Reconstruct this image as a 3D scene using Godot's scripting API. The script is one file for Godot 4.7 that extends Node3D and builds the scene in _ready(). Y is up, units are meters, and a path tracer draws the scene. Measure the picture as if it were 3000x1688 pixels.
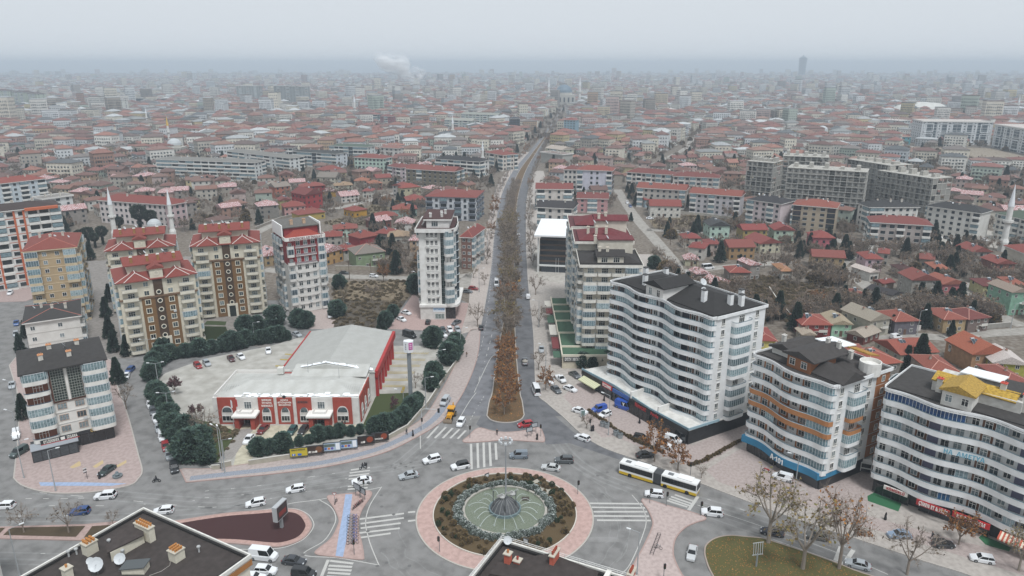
extends Node3D
# A city seen from a drone over a roundabout. World units are metres; the camera hangs over the origin and looks along -z.
class MB:
	# collects triangles (front faces clockwise) for one mesh
	var v := PackedVector3Array()
	var n := PackedVector3Array()
	var c := PackedColorArray()
	var col := Color.WHITE
	var tint := false
	func tri(a: Vector3,b: Vector3,d: Vector3) -> void:
		var k := (d-a).cross(b-a).normalized()
		v.push_back(a); v.push_back(b); v.push_back(d)
		n.push_back(k); n.push_back(k); n.push_back(k)
		if tint:
			c.push_back(col); c.push_back(col); c.push_back(col)
	func quad(a: Vector3,b: Vector3,d: Vector3,e: Vector3) -> void:
		tri(a,b,d)
		tri(a,d,e)
	func quad_to(a: Vector3,b: Vector3,d: Vector3,e: Vector3,out: Vector3) -> void:
		if (d-a).cross(b-a).dot(out) >= 0.0:
			quad(a,b,d,e)
		else:
			quad(a,e,d,b)
	func box(m: Vector3,s: Vector3,b := Basis.IDENTITY) -> MB:
		var x := b.x*s.x*0.5
		var y := b.y*s.y*0.5
		var z := b.z*s.z*0.5
		quad(m-x+y+z,m+x+y+z,m+x-y+z,m-x-y+z)
		quad(m+x+y-z,m-x+y-z,m-x-y-z,m+x-y-z)
		quad(m+x+y+z,m+x+y-z,m+x-y-z,m+x-y+z)
		quad(m-x+y-z,m-x+y+z,m-x-y+z,m-x-y-z)
		quad(m-x+y-z,m+x+y-z,m+x+y+z,m-x+y+z)
		quad(m-x-y+z,m+x-y+z,m+x-y-z,m-x-y-z)
		return self
	func bx(x0: float,x1: float,y0: float,y1: float,z0: float,z1: float) -> MB:
		return box(Vector3((x0+x1)/2,(y0+y1)/2,(z0+z1)/2),Vector3(x1-x0,y1-y0,z1-z0))
	func cap(p: PackedVector2Array,y: float,up := true) -> void:
		var t := Geometry2D.triangulate_polygon(p)
		for i in range(0,t.size(),3):
			var a := Vector3(p[t[i]].x,y,p[t[i]].y)
			var b := Vector3(p[t[i+1]].x,y,p[t[i+1]].y)
			var d := Vector3(p[t[i+2]].x,y,p[t[i+2]].y)
			if ((d-a).cross(b-a).y > 0.0) == up:
				tri(a,b,d)
			else:
				tri(a,d,b)
	func prism(p: PackedVector2Array,y0: float,y1: float,bottom := false) -> MB:
		var area := 0.0
		for i in p.size():
			area += p[i].cross(p[(i+1) % p.size()])
		for i in p.size():
			var a := p[i]
			var b := p[(i+1) % p.size()]
			var o := Vector3(b.y-a.y,0,a.x-b.x)*signf(area)
			quad_to(Vector3(a.x,y0,a.y),Vector3(a.x,y1,a.y),Vector3(b.x,y1,b.y),Vector3(b.x,y0,b.y),o)
		cap(p,y1)
		if bottom:
			cap(p,y0,false)
		return self
	# a wall of thickness t standing on a line, grown to its left side (+) or right side (-)
	func strip(p: PackedVector2Array,y0: float,y1: float,t: float,closed := false) -> MB:
		var q := PackedVector2Array()
		var k := p.size()
		for i in k:
			var a := p[(i-1+k) % k] if closed or i > 0 else p[i]
			var b := p[(i+1) % k] if closed or i < k-1 else p[i]
			var d := (b-a).normalized()
			q.append(p[i]+Vector2(d.y,-d.x)*t)
		for i in (k if closed else k-1):
			var j := (i+1) % k
			var a0 := Vector3(p[i].x,y0,p[i].y)
			var b0 := Vector3(p[j].x,y0,p[j].y)
			var a1 := Vector3(q[i].x,y0,q[i].y)
			var b1 := Vector3(q[j].x,y0,q[j].y)
			var u := Vector3(0,y1-y0,0)
			var o := a1-a0
			quad_to(a0,a0+u,b0+u,b0,-o)
			quad_to(a1,a1+u,b1+u,b1,o)
			quad_to(a0+u,a1+u,b1+u,b0+u,Vector3.UP)
			quad_to(a0,a1,b1,b0,Vector3.DOWN)
			if not closed and i == 0:
				quad_to(a0,a1,a1+u,a0+u,a0-b0)
			if not closed and i == k-2:
				quad_to(b0,b1,b1+u,b0+u,b0-a0)
		return self
	# a flat ribbon at height y, half width w
	func ribbon(p: PackedVector2Array,y: float,w: float) -> MB:
		for i in p.size()-1:
			var da := (p[i+1]-p[maxi(i-1,0)]).normalized()
			var db := (p[mini(i+2,p.size()-1)]-p[i]).normalized()
			var oa := Vector2(-da.y,da.x)*w
			var ob := Vector2(-db.y,db.x)*w
			quad_to(Vector3(p[i].x-oa.x,y,p[i].y-oa.y),Vector3(p[i].x+oa.x,y,p[i].y+oa.y),Vector3(p[i+1].x+ob.x,y,p[i+1].y+ob.y),Vector3(p[i+1].x-ob.x,y,p[i+1].y-ob.y),Vector3.UP)
		return self
	func tube(a: Vector3,b: Vector3,ra: float,rb: float,k := 6) -> MB:
		var d := (b-a).normalized()
		var s := d.cross(Vector3.RIGHT if absf(d.x) < 0.8 else Vector3.UP).normalized()
		var t := d.cross(s)
		for i in k:
			var e0 := s*cos(TAU*i/k)+t*sin(TAU*i/k)
			var e1 := s*cos(TAU*(i+1)/k)+t*sin(TAU*(i+1)/k)
			quad_to(a+e0*ra,b+e0*rb,b+e1*rb,a+e1*ra,e0+e1)
			if rb > 0.02:
				tri(b,b+e1*rb,b+e0*rb)
		return self
	# profile of (radius, height) turned about the vertical through at
	func lathe(pr: Array,k := 16,at := Vector3.ZERO) -> MB:
		for i in k:
			var p := Vector3(cos(TAU*i/k),0,sin(TAU*i/k))
			var q := Vector3(cos(TAU*(i+1)/k),0,sin(TAU*(i+1)/k))
			for j in pr.size()-1:
				var a: Vector2 = pr[j]
				var b: Vector2 = pr[j+1]
				var o := (p+q)*(b.y-a.y)+Vector3.UP*(a.x-b.x)*2.0
				quad_to(at+p*a.x+Vector3(0,a.y,0),at+p*b.x+Vector3(0,b.y,0),at+q*b.x+Vector3(0,b.y,0),at+q*a.x+Vector3(0,a.y,0),o)
		return self
	func mesh(into: ArrayMesh = null) -> ArrayMesh:
		var m := into if into else ArrayMesh.new()
		var arr := []
		arr.resize(Mesh.ARRAY_MAX)
		arr[Mesh.ARRAY_VERTEX] = v
		arr[Mesh.ARRAY_NORMAL] = n
		if tint:
			arr[Mesh.ARRAY_COLOR] = c
		if v.size():
			m.add_surface_from_arrays(Mesh.PRIMITIVE_TRIANGLES,arr)
		return m
var rng := RandomNumberGenerator.new()
var mats := {}
var tex := {}
var taken := {}
var cache := {}
func V(x: float,y: float,z: float) -> Vector3:
	return Vector3(x,y,z)
func N() -> MB:
	return MB.new()
func pl(a: Array) -> PackedVector2Array:
	var p := PackedVector2Array()
	for i in range(0,a.size(),2):
		p.append(Vector2(a[i],a[i+1]))
	return p
func smooth(p: PackedVector2Array,k := 6,closed := false) -> PackedVector2Array:
	var q := PackedVector2Array()
	var s := p.size()
	for i in (s if closed else s-1):
		var a := p[(i-1+s) % s] if closed or i > 0 else p[i]
		var b := p[i]
		var c := p[(i+1) % s]
		var d := p[(i+2) % s] if closed or i < s-2 else p[s-1]
		for j in k:
			q.append(b.cubic_interpolate(c,a,d,float(j)/k))
	if not closed:
		q.append(p[s-1])
	return q
func noise_tex(key: String,lo: Color,hi: Color,freq: float,oct: int,size := 512,mid = null,kind := FastNoiseLite.TYPE_SIMPLEX_SMOOTH) -> NoiseTexture2D:
	if tex.has(key):
		return tex[key]
	var f := FastNoiseLite.new()
	f.seed = key.hash() % 10000
	f.noise_type = kind
	f.frequency = freq
	f.fractal_octaves = oct
	var t := NoiseTexture2D.new()
	t.width = size
	t.height = size
	t.seamless = true
	t.noise = f
	var r := Gradient.new()
	r.set_color(0,lo)
	r.set_color(1,hi)
	if mid != null:
		r.add_point(0.5,mid)
	t.color_ramp = r
	tex[key] = t
	return t
# colour as it looks under full white light (sRGB hex); grime names a shared noise texture that covers `metres`
func mat(hex: String,rough := 0.85,grime := "",metres := 6.0,metal := 0.0) -> StandardMaterial3D:
	var key := hex+str(rough)+grime+str(metres)+str(metal)
	if mats.has(key):
		return mats[key]
	var m := StandardMaterial3D.new()
	m.albedo_color = Color(hex)
	m.roughness = rough
	m.metallic = metal
	if grime:
		m.albedo_texture = tex[grime]
		m.uv1_triplanar = true
		m.uv1_world_triplanar = true
		m.uv1_scale = Vector3.ONE/metres
	mats[key] = m
	return m
func glass(hex: String,rough := 0.12) -> StandardMaterial3D:
	var m := mat(hex,rough,"pane",2.3)
	m.metallic_specular = 0.6
	return m
func numbered(nm: String) -> String:
	if not taken.has(nm):
		taken[nm] = 0
		return nm
	taken[nm] += 1
	return "%s_%03d" % [nm,taken[nm]]
func tag(o: Node3D,label: String,category: String,group := "",kind := "") -> Node3D:
	o.set_meta("label",label)
	if category:
		o.set_meta("category",category)
	if group:
		o.set_meta("group",group)
	if kind:
		o.set_meta("kind",kind)
	return o
func thing(nm: String,label: String,category: String,at := Vector3.ZERO,yaw := 0.0,group := "") -> Node3D:
	var o := Node3D.new()
	o.name = numbered(nm)
	o.position = at
	o.rotation.y = yaw
	tag(o,label,category,group)
	add_child(o)
	return o
func part(parent: Node3D,nm: String,what,material: Material = null,at := Vector3.ZERO,yaw := 0.0,scl := Vector3.ONE) -> MeshInstance3D:
	var o := MeshInstance3D.new()
	o.name = nm
	o.mesh = what.mesh() if what is MB else what
	if material:
		o.material_override = material
	o.position = at
	o.rotation.y = yaw
	o.scale = scl
	parent.add_child(o,true)
	return o
func put(parent: Node3D,nm: String,what,material: Material,t: Transform3D) -> MeshInstance3D:
	var o := part(parent,nm,what,material)
	o.transform = t
	return o
func setting(nm: String,what,material: Material,label: String) -> MeshInstance3D:
	var o := MeshInstance3D.new()
	o.name = numbered(nm)
	o.mesh = what.mesh() if what is MB else what
	o.material_override = material
	tag(o,label,"","","structure")
	add_child(o)
	return o
# one mesh of two materials, kept for reuse
func two(key: String,a: MB,ma: Material,b: MB,mb: Material) -> ArrayMesh:
	var m := ArrayMesh.new()
	a.mesh(m)
	b.mesh(m)
	var i := 0
	if a.v.size():
		m.surface_set_material(i,ma)
		i += 1
	if b.v.size():
		m.surface_set_material(i,mb)
	cache[key] = m
	return m
func lettering(parent: Node3D,text: String,size: float,at: Vector3,yaw: float,material: Material,serif := false,width := 0.0,pitch := 0.0) -> MeshInstance3D:
	var t := TextMesh.new()
	t.text = text
	var f := SystemFont.new()
	f.font_names = PackedStringArray(["Droid Serif" if serif else "Droid Sans"])
	f.font_weight = 700
	t.font = f
	t.font_size = 64
	t.pixel_size = size/46.0
	t.depth = 0.08
	t.curve_step = 4.0
	var o := part(parent,"lettering",t,material,at,yaw)
	o.rotation.x = pitch
	if width > 0.0:
		o.scale.x = width/maxf(t.get_aabb().size.x,0.1)
	return o
func flat(parent_label: String,nm: String,p: PackedVector2Array,y: float,m: Material) -> MeshInstance3D:
	var b := MB.new()
	b.cap(p,y)
	return setting(nm,b,m,parent_label)
# raised paving with a kerb along its edge
func paving(nm: String,p: PackedVector2Array,m: Material,label: String,kerb: Material = null,y := 0.13) -> MeshInstance3D:
	raised.append([p,y])
	var o := setting(nm,MB.new().prism(p,0.0,y),m,label)
	if kerb:
		var area := 0.0
		for i in p.size():
			area += p[i].cross(p[(i+1) % p.size()])
		part(o,"kerb",MB.new().strip(p,0.0,y+0.03,0.28*signf(area),true),kerb)
	return o
func circle(c: Vector2,r: float,k := 64,a0 := 0.0,a1 := TAU) -> PackedVector2Array:
	var p := PackedVector2Array()
	var full := absf(a1-a0-TAU) < 0.001
	for i in (k if full else k+1):
		var a := a0+(a1-a0)*i/k
		p.append(c+Vector2(cos(a),sin(a))*r)
	return p
func xz(v: Vector3) -> Vector2:
	return Vector2(v.x,v.z)
func heading(a: Vector3,b: Vector3) -> float:
	# yaw that turns +x towards b
	return -atan2(b.z-a.z,b.x-a.x)
func textures() -> void:
	var w := Color.WHITE
	noise_tex("grain",Color(.80,.80,.80),w,0.08,4)
	noise_tex("blotch",Color(.82,.815,.80),w,0.008,5)
	noise_tex("streak",Color(.90,.895,.885),w,0.006,4)
	noise_tex("soil",Color(.62,.58,.54),Color(.98,.99,1),0.012,6,1024,Color(.82,.79,.75))
	noise_tex("pave",Color(.85,.845,.84),w,0.006,7,1024,Color(.94,.935,.93))
	noise_tex("tiles",Color(.68,.63,.61),Color(1,.97,.94),0.03,5,512,Color(.86,.82,.79))
	noise_tex("asphalt",Color(.76,.76,.755),w,0.006,7,1024,Color(.93,.93,.925))
	noise_tex("leafy",Color(.5,.45,.38),Color(1,1,.9),0.05,6,1024,Color(.78,.77,.66))
	noise_tex("pane",Color(.45,.5,.52),w,0.03,3,256,Color(.8,.82,.82),FastNoiseLite.TYPE_VALUE)
	noise_tex("water",Color(.82,.86,.8),w,0.02,4)
	noise_tex("membrane",Color(.78,.77,.76),w,0.008,6,1024)
	noise_tex("snowy",Color(.55,.54,.53),w,0.035,5,512,Color(.84,.83,.82))
func asphalt(hex: String) -> StandardMaterial3D:
	var m := mat(hex,0.9,"asphalt",26.0)
	if not m.detail_enabled:
		m.detail_enabled = true
		m.detail_blend_mode = BaseMaterial3D.BLEND_MODE_MUL
		m.detail_albedo = tex["grain"]
		m.detail_uv_layer = BaseMaterial3D.DETAIL_UV_2
		m.uv2_triplanar = true
		m.uv2_world_triplanar = true
		m.uv2_scale = Vector3.ONE/3.1
	return m
func sky_and_camera() -> void:
	var cam := Camera3D.new()
	cam.name = "camera"
	cam.position = V(0,90,0)
	cam.rotation_degrees.x = -16.974
	cam.fov = 43.133
	cam.near = 0.5
	cam.far = 20000.0
	cam.current = true
	add_child(cam)
	var e := Environment.new()
	e.background_mode = Environment.BG_SKY
	var s := ProceduralSkyMaterial.new()
	s.sky_top_color = Color("a6abb0")
	s.sky_horizon_color = Color("a4a9ae")
	s.sky_curve = 0.2
	s.ground_bottom_color = Color("707273")
	s.ground_horizon_color = Color("92999f")
	s.sky_energy_multiplier = 1.0
	s.sun_angle_max = 1.0
	e.sky = Sky.new()
	e.sky.sky_material = s
	e.tonemap_mode = Environment.TONE_MAPPER_LINEAR
	e.tonemap_exposure = 1.9
	e.sdfgi_enabled = true
	e.ssao_enabled = true
	e.ssil_enabled = true
	e.fog_enabled = true
	e.fog_density = 0.00025
	e.fog_light_color = Color("d0dbe5")
	e.volumetric_fog_enabled = false
	e.volumetric_fog_density = 0.0
	var we := WorldEnvironment.new()
	we.name = "world_environment"
	we.environment = e
	add_child(we)
	var sun := DirectionalLight3D.new()
	sun.name = "veiled_sun"
	sun.light_energy = 0.5
	sun.light_angular_distance = 15.0
	sun.light_color = Color(.98,.99,1)
	sun.shadow_enabled = true
	sun.rotation_degrees = V(-62,25,0)
	add_child(sun)
var marks := N()
func dashes(p: PackedVector2Array,dash: float,gap: float,w := 0.09,y := 0.012) -> void:
	if gap <= 0.0:
		marks.ribbon(p,y,w)
		return
	var left := 0.0
	for i in p.size()-1:
		var d := p[i+1]-p[i]
		var l := d.length()
		var t := left
		while t < l:
			var a := p[i]+d/l*t
			var b := p[i]+d/l*minf(t+dash,l)
			marks.ribbon(PackedVector2Array([a,b]),y,w)
			t += dash+gap
		left = t-l
func stripes(p: PackedVector2Array,w := 0.28,y := 0.012) -> void:
	for i in range(0,p.size()-1,2):
		marks.ribbon(PackedVector2Array([p[i],p[i+1]]),y,w)
func grow(p: PackedVector2Array,d: float) -> PackedVector2Array:
	var r := Geometry2D.offset_polygon(p,d,Geometry2D.JOIN_ROUND)
	return r[0]
func between(a: PackedVector2Array,b: PackedVector2Array) -> PackedVector2Array:
	var p := a.duplicate()
	var q := b.duplicate()
	q.reverse()
	p.append_array(q)
	return p
var avenue_mid: PackedVector2Array
var avenue_area: PackedVector2Array
var east_kerb: PackedVector2Array
var west_kerb: PackedVector2Array
func ground_and_roads() -> void:
	var soil := mat("857e76",0.95,"soil",31.0)
	var far := N()
	far.cap(pl([-9000,200,9000,200,9000,-9500,-9000,-9500]),-0.03)
	setting("ground",far,soil,"brownish grey earth under the whole city")
	var road := asphalt("918f8d")
	var dark := asphalt("77777a")
	var pink := mat("b3a29c",0.9,"pave",7.0)
	var concrete := mat("b5b0a8",0.9,"blotch",9.0)
	var kerbm := mat("b9b2aa",0.9,"grain",2.0)
	var pink_kerb := mat("b0978f",0.9,"grain",2.0)
	var white := mat("d8d8d4",0.8,"snowy",2.2)
	var blue := mat("97a8c4",0.85,"streak",3.0)
	# asphalt of the junction and the streets round it
	flat("worn grey asphalt of the junction and boulevard","road",pl([-330,-278,-20,-278,30,-205,60,-165,140,-150,330,-110,330,-40,-330,-40]),0.0,road)
	# the avenue that leads away
	west_kerb = smooth(pl([-16.9,-177.4,-14.1,-192.4,-12.1,-208.2,-11.2,-224.7,-11.5,-244.8,-10.6,-280.7,-9.9,-328.8,-10,-408,-8,-522.1,0.7,-652.7,18.1,-799.3,38.7,-973.9,64.9,-1215.5,91.7,-1474.3,128,-1830.2]))
	east_kerb = smooth(pl([13.7,-176.9,10,-184.6,7.3,-192.4,7.4,-217.8,7.7,-244.8,7.2,-309.5,8.2,-408,11.2,-522.1,19.2,-652.7,31.9,-799.3,48.1,-973.9,72,-1215.5,98,-1474.3,134.7,-1830.2]))
	var median_w := smooth(pl([-6.6,-177.2,-6.2,-185.9,-5.5,-192.4,-4.7,-217.8,-3.4,-244.8,-2.7,-263.3,-3.3,-309.5,-4.8,-408,-2,-522.1,6.7,-652.7,22.9,-799.3,42.3,-973.9,67.4,-1215.5,94,-1474.3,130.9,-1830.2]))
	var median_e := smooth(pl([3.1,-177.9,2.7,-185.9,2.1,-192.4,1.3,-217.8,0.9,-244.8,0.6,-263.3,0.7,-309.5,1.6,-408,4.3,-522.1,12.1,-652.7,26.3,-799.3,44.9,-973.9,69.4,-1215.5,96.4,-1474.3,132.8,-1830.2]))
	flat("grey asphalt of the avenue's left carriageway","road",between(west_kerb,median_w),0.006,asphalt("86868a"))
	flat("dark new asphalt of the avenue's right carriageway","road",between(east_kerb,median_e),0.006,dark)
	flat("dark new asphalt round the end of the median","road",pl([-8.3,-177.5,-6.5,-176.8,-4.8,-174.2,-1.8,-173.1,1.9,-174.2,3.3,-177.9,10.6,-179,16.4,-166.9,27.8,-156.8,25.6,-154.4,14.4,-162.4,8.4,-161.7,7.8,-169.6,3.8,-169,-2,-168.3,-8.3,-170.7,-9.4,-172.4]),0.010,dark)
	avenue_area = between(west_kerb,east_kerb)
	avenue_mid = PackedVector2Array()
	for i in median_w.size():
		avenue_mid.append((median_w[i]+median_e[i])/2)
	var nose := smooth(pl([-6.6,-177.1,-5.6,-174.9,-3.8,-173.7,-1.8,-173.3,0.6,-173.7,2.4,-175.3,3.2,-177.9]))
	var med := between(median_w,median_e)
	med = between(median_w,PackedVector2Array())
	var tail := median_e.duplicate()
	tail.reverse()
	med.append_array(tail)
	nose.reverse()
	med.append_array(nose)
	var mo := paving("median_strip",med,mat("7b6450",0.95,"leafy",4.0),"long planted median of the avenue covered in fallen leaves",kerbm,0.16)
	mo.name = "median"
	# islands
	var ring_c := Vector2(-1.5,-132.3)
	var rp := paving("roundabout_pavement",circle(ring_c,18.3,96),mat("b89c94",0.9,"pave",9.0),"ring of pink paving round the fountain garden",mat("bcb7ae",0.9,"grain",2.0))
	part(rp,"garden_kerb",N().strip(circle(Vector2(-1.5,-133.0),14.9,96),0.13,0.36,0.22,true),mat("d6cfc4",0.85,"grain",2.0))
	paving("crossing_island",smooth(pl([-12,-163,-11,-165.6,-8.6,-170,-5.3,-168.4,-1.4,-167.7,3.2,-168.6,6.8,-170.3,7.7,-167.6,8,-163.6,6.6,-163.1,-1.4,-164,-7.7,-163.1]),5,true),pink,"pink paved island at the mouth of the avenue",pink_kerb)
	paving("cycle_island",smooth(pl([-40,-138.4,-39.2,-139.1,-35.7,-139.8,-32.3,-140.8,-31.2,-140.4,-31,-138.8,-31.8,-134.9,-32,-131.2,-31.3,-126.9,-29.8,-122.6,-28.6,-118.5,-29.1,-117.8,-35.2,-118.8,-37.5,-119.3,-37.7,-120.4,-35.8,-123.9,-35.4,-128.3,-35.7,-130.5,-37.4,-134.1]),4,true),mat("b29a93",0.9,"pave",7.0),"hourglass pink island crossed by the blue cycle lane",pink_kerb)
	flat("blue painted cycle lane across the pink island","cycle_lane",pl([-36.5,-139.5,-35,-139.6,-33.7,-130.5,-32.8,-123.6,-32.3,-118.1,-33.8,-118.4,-34.7,-125.2,-35.5,-132.3]),0.14,blue)
	paving("paved_island",smooth(pl([28.4,-137.7,29,-133.5,29.2,-129.8,28.4,-126.9,25.7,-121.1,24,-117.9,21.4,-112.9,20,-110.5,32.5,-110.5,31.3,-112.9,30.8,-117.9,31.3,-121.1,32.6,-124.5,35,-127.6,37.6,-129.4,40.1,-130.7,38.7,-132.2,33.3,-135.1]),4,true),mat("b5a5a0",0.9,"pave",7.0),"pink paved island with an empty bicycle rack",pink_kerb)
	var mi := smooth(pl([-75.1,-127.5,-67.8,-130.1,-60.1,-132.3,-53.9,-133.2,-48.7,-133.9,-45.7,-133.6,-43.6,-132.3,-42,-130.1,-41.1,-128,-41.3,-125.2,-42.4,-123.3,-44.5,-122,-47,-121.6,-54.4,-122.6,-60.6,-122.9,-73,-123.3]),4,true)
	paving("mulch_island",mi,mat("b3948b",0.9,"pave",6.0),"long island edged with pink kerb and filled with dark red mulch",pink_kerb,0.16)
	flat("dark red bark mulch filling the long island","mulch_bed",grow(mi,-1.0),0.2,mat("4a2a2a",0.95,"snowy",2.6))
	var lawn := smooth(pl([37.6,-120.5,38.4,-122.1,40,-123.6,41.9,-124.5,44.1,-124.8,46.6,-124.4,49.4,-124,51.2,-123.1,54.6,-121,58.7,-118.3,63.6,-114.4,67.6,-109.7,55.3,-98.9,39.2,-103.8,37.2,-112.9,37.1,-117.9]),4,true)
	paving("lawn_island",lawn,mat("6a6741",0.95,"leafy",6.0),"rounded grass island strewn with fallen leaves",mat("a99a8f",0.9,"grain",2.0),0.15)
	var mp := pl([-112.2,-127.3,-104.2,-127.5,-87.2,-128.4,-79.6,-129.7,-75.3,-123.1,-84.6,-123.6,-101.9,-124.2,-110.1,-124.5])
	paving("planted_median",mp,mat("ab948d",0.9,"pave",6.0),"pink kerbed median with earth beds and bare trees",pink_kerb,0.16)
	for q in [pl([-101.8,-125,-101.8,-127.4,-87,-128,-86.9,-124.4]),pl([-85.2,-124.2,-85.6,-127.9,-80.1,-128.6,-76.7,-123.8]),pl([-108.4,-124.8,-108,-127.1,-103,-127.4,-102.8,-125])]:
		flat("earth bed with weeds in the left median","flower_bed",q,0.2,mat("5d4f42",0.95,"leafy",3.0))
	# pavements beside the boulevard and the avenue
	var wk := smooth(pl([-73.4,-144.6,-62.5,-146.7,-54,-148.4,-42.8,-151.6,-31.6,-157.4,-24,-165.8,-18.7,-174,-16.2,-182.2,-14.1,-192.4,-12.1,-208.2,-11.2,-224.7,-11.5,-244.8]))
	paving("pavement",between(wk,smooth(pl([-77.2,-150.1,-70.2,-150.1,-61.8,-152.4,-52.3,-155.6,-42.6,-159,-31.8,-164.3,-27.5,-169.1,-23.2,-176.9,-20.4,-191.8,-18.2,-208.2,-16.8,-224.7,-14.6,-243.6]))),mat("aca09b",0.9,"pave",7.0),"pink pavement curving round the fire station wall",pink_kerb)
	var lane := N().ribbon(smooth(pl([-73.3,-146,-63.1,-148.4,-54.5,-150.3,-43.3,-153.5,-32.9,-159.3,-25.2,-167.6,-21.3,-174,-19.1,-180.9,-18,-188.4])),0.136,0.95)
	setting("cycle_lane",lane,mat("a0a7b3",0.85,"snowy",5.0),"faded blue cycle lane on the pavement by the fire station")
	var wk2 := smooth(pl([-11.5,-244.8,-10.6,-280.7,-9.9,-328.8,-10,-408,-8,-522.1,0.7,-652.7,18.1,-799.3]))
	paving("pavement",between(wk2,smooth(pl([-17.8,-239.6,-16.8,-270.5,-17.6,-315.9,-14.6,-396.7,-12.9,-522.1,-5,-652.7,12.1,-799.3]))),mat("b3a9a2",0.9,"pave",8.0),"grey pavement along the left side of the avenue",kerbm)
	var ek := pl([19.2,-652.7,11.2,-522.1,8.2,-408,7.2,-309.5,7.7,-244.8,7.4,-217.8,7.3,-192.4,10,-184.6,13.7,-176.9,18,-167,23.1,-159.7,33.4,-152.1,42.7,-144.1,47.6,-139.9,54.9,-133.9,62.8,-127.9,68.3,-124.3,78.3,-117.3,85.1,-112.9,96.6,-103.6])
	var ep := smooth(ek,4)
	ep.append_array(pl([133.6,-131.4,145.2,-169.6,117.4,-188.4,109.1,-199.3,89.6,-231.9,63.5,-268.1,69.7,-352,27.1,-352,31.4,-428.9,27.8,-522.1,27.7,-652.7]))
	paving("pavement",ep,mat("aca59e",0.9,"pave",9.0),"wide concrete and pink pavement in front of the tall curved blocks",kerbm)
	for q in [pl([22.7,-164.9,14.5,-189,19.8,-198.7,26.3,-201.5,36.1,-177.7,44.7,-161,65,-176.2,70.5,-185.6,74.9,-177.7,59,-163.6,45.7,-152.4,41.3,-151.8,35.5,-156.6,26.1,-165.6]),pl([45,-149.5,58.4,-161.6,57.6,-157.2,68.5,-142.4,65.1,-134,53.6,-138.9,46.7,-144.5]),pl([69.8,-145.2,93.4,-180,99.9,-177.9,79,-139.6,73.9,-131.9,88.4,-123.1,98.3,-118.9,94.4,-112.9,83.4,-120.4,64.7,-132.5])]:
		flat("patch of faded pink block paving before the shops","block_paving",q,0.134,mat("aa9d98",0.9,"pave",6.0))
	# restaurant plaza
	var rpz := smooth(pl([-113,-145.9,-108.3,-142.6,-101,-140.3,-93,-140.6,-86,-143.2,-85.2,-145.9,-86,-149.4,-90.5,-156.7,-102.7,-176.2,-112.1,-190.3,-122.2,-205.2,-131.6,-218.1,-159.8,-218.1,-143.4,-193.5,-129.9,-173.5,-115.3,-149.4]),3,true)
	paving("plaza",rpz,mat("ab9a95",0.9,"pave",8.0),"pink block paved forecourt of the corner restaurant",kerbm)
	flat("blue cycle lane along the restaurant forecourt","cycle_lane",pl([-106.7,-144.4,-97.2,-144.4,-86.6,-143.9,-89.5,-142.9,-105.4,-142.9]),0.136,blue)
	for q in [pl([-103.5,-150.8,-102.8,-153.6,-102,-152.8,-101.3,-151.5,-102.5,-150.3]),pl([-98.3,-151.1,-97.5,-154.1,-96.5,-152.6,-97.2,-150.4]),pl([-93,-151.5,-91.9,-154.1,-91.2,-152.8,-92.2,-150.6])]:
		flat("yellow diamond inlay in the restaurant forecourt","paving_inlay",q,0.136,mat("c9b288",0.9,"grain",2.0))
	# fire station yard
	var yard := pl([-69.9,-149.9,-65.3,-150.9,-61.7,-151.7,-52.5,-154.7,-37.8,-160.6,-31,-163.8,-27,-169.4,-23.1,-183.8,-19.8,-202.1,-17.6,-215.9,-17.2,-228.1,-39.9,-228.1,-40.7,-233.6,-73.6,-235.9,-80.9,-228.1,-98.5,-216.8,-105.9,-205.6,-106.6,-198.7,-102,-189,-87.5,-172,-76.1,-156.9])
	paving("yard",yard,mat("b3b0a9",0.9,"blotch",19.0),"stained concrete yard round the fire station",null,0.1)
	flat("cream concrete forecourt before the fire station","forecourt",pl([-65.3,-150.9,-62,-152,-62.3,-157.5,-50.7,-164.5,-39.2,-166.3,-39.4,-172,-78.3,-171.3,-69.3,-167.5]),0.108,mat("c2bba6",0.9,"blotch",8.0))
	for q in [pl([-39,-171.3,-38.7,-190.6,-29.4,-191.4,-28,-186,-31.4,-166.3,-35.7,-163.8,-36.9,-168.2]),pl([-88.9,-177.4,-76.7,-172,-69.6,-167.5,-69.5,-153.1,-70.9,-152.5,-77.2,-159.7])]:
		flat("patch of lawn beside the fire station","lawn",q,0.112,mat("4f5c38",0.95,"leafy",4.0))
	flat("grey block path along the forecourt","path",pl([-70.3,-169.4,-66.8,-170.1,-66.8,-154.7,-69.9,-153.6]),0.116,mat("99948f",0.9,"pave",4.0))
	var ym := N()
	for k in 6:
		var a := [pl([-38.8,-221.3,-27.2,-220.8]),pl([-38.7,-215.9,-27.7,-215.4]),pl([-38.6,-210.6,-28.7,-210.6]),pl([-38.4,-205.2,-29.8,-205.2]),pl([-38.6,-199.9,-30.9,-199.9]),pl([-38.5,-195.4,-31.3,-195.4])][k] as PackedVector2Array
		var d := (a[1]-a[0])/14.0
		for j in 14:
			ym.ribbon(PackedVector2Array([a[0]+d*j,a[0]+d*(j+1.0)+Vector2(0,-1.5)]),0.125,0.09)
		ym.ribbon(a,0.125,0.1)
	for q in [pl([-74.1,-211.1,-72.1,-210.6,-70.1,-210.2]),pl([-74.2,-216.3,-71.8,-215.9,-71.3,-216.8]),pl([-74,-220.8,-71.6,-220.3]),pl([-31.6,-195.4,-31.6,-191.4])]:
		ym.ribbon(q,0.125,0.4)
	var yo := setting("parking_marking",ym,mat("c6ae55",0.9,"snowy",1.3),"worn yellow hatching on the fire station yard")
	yo.name = "yard_marking"
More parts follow.
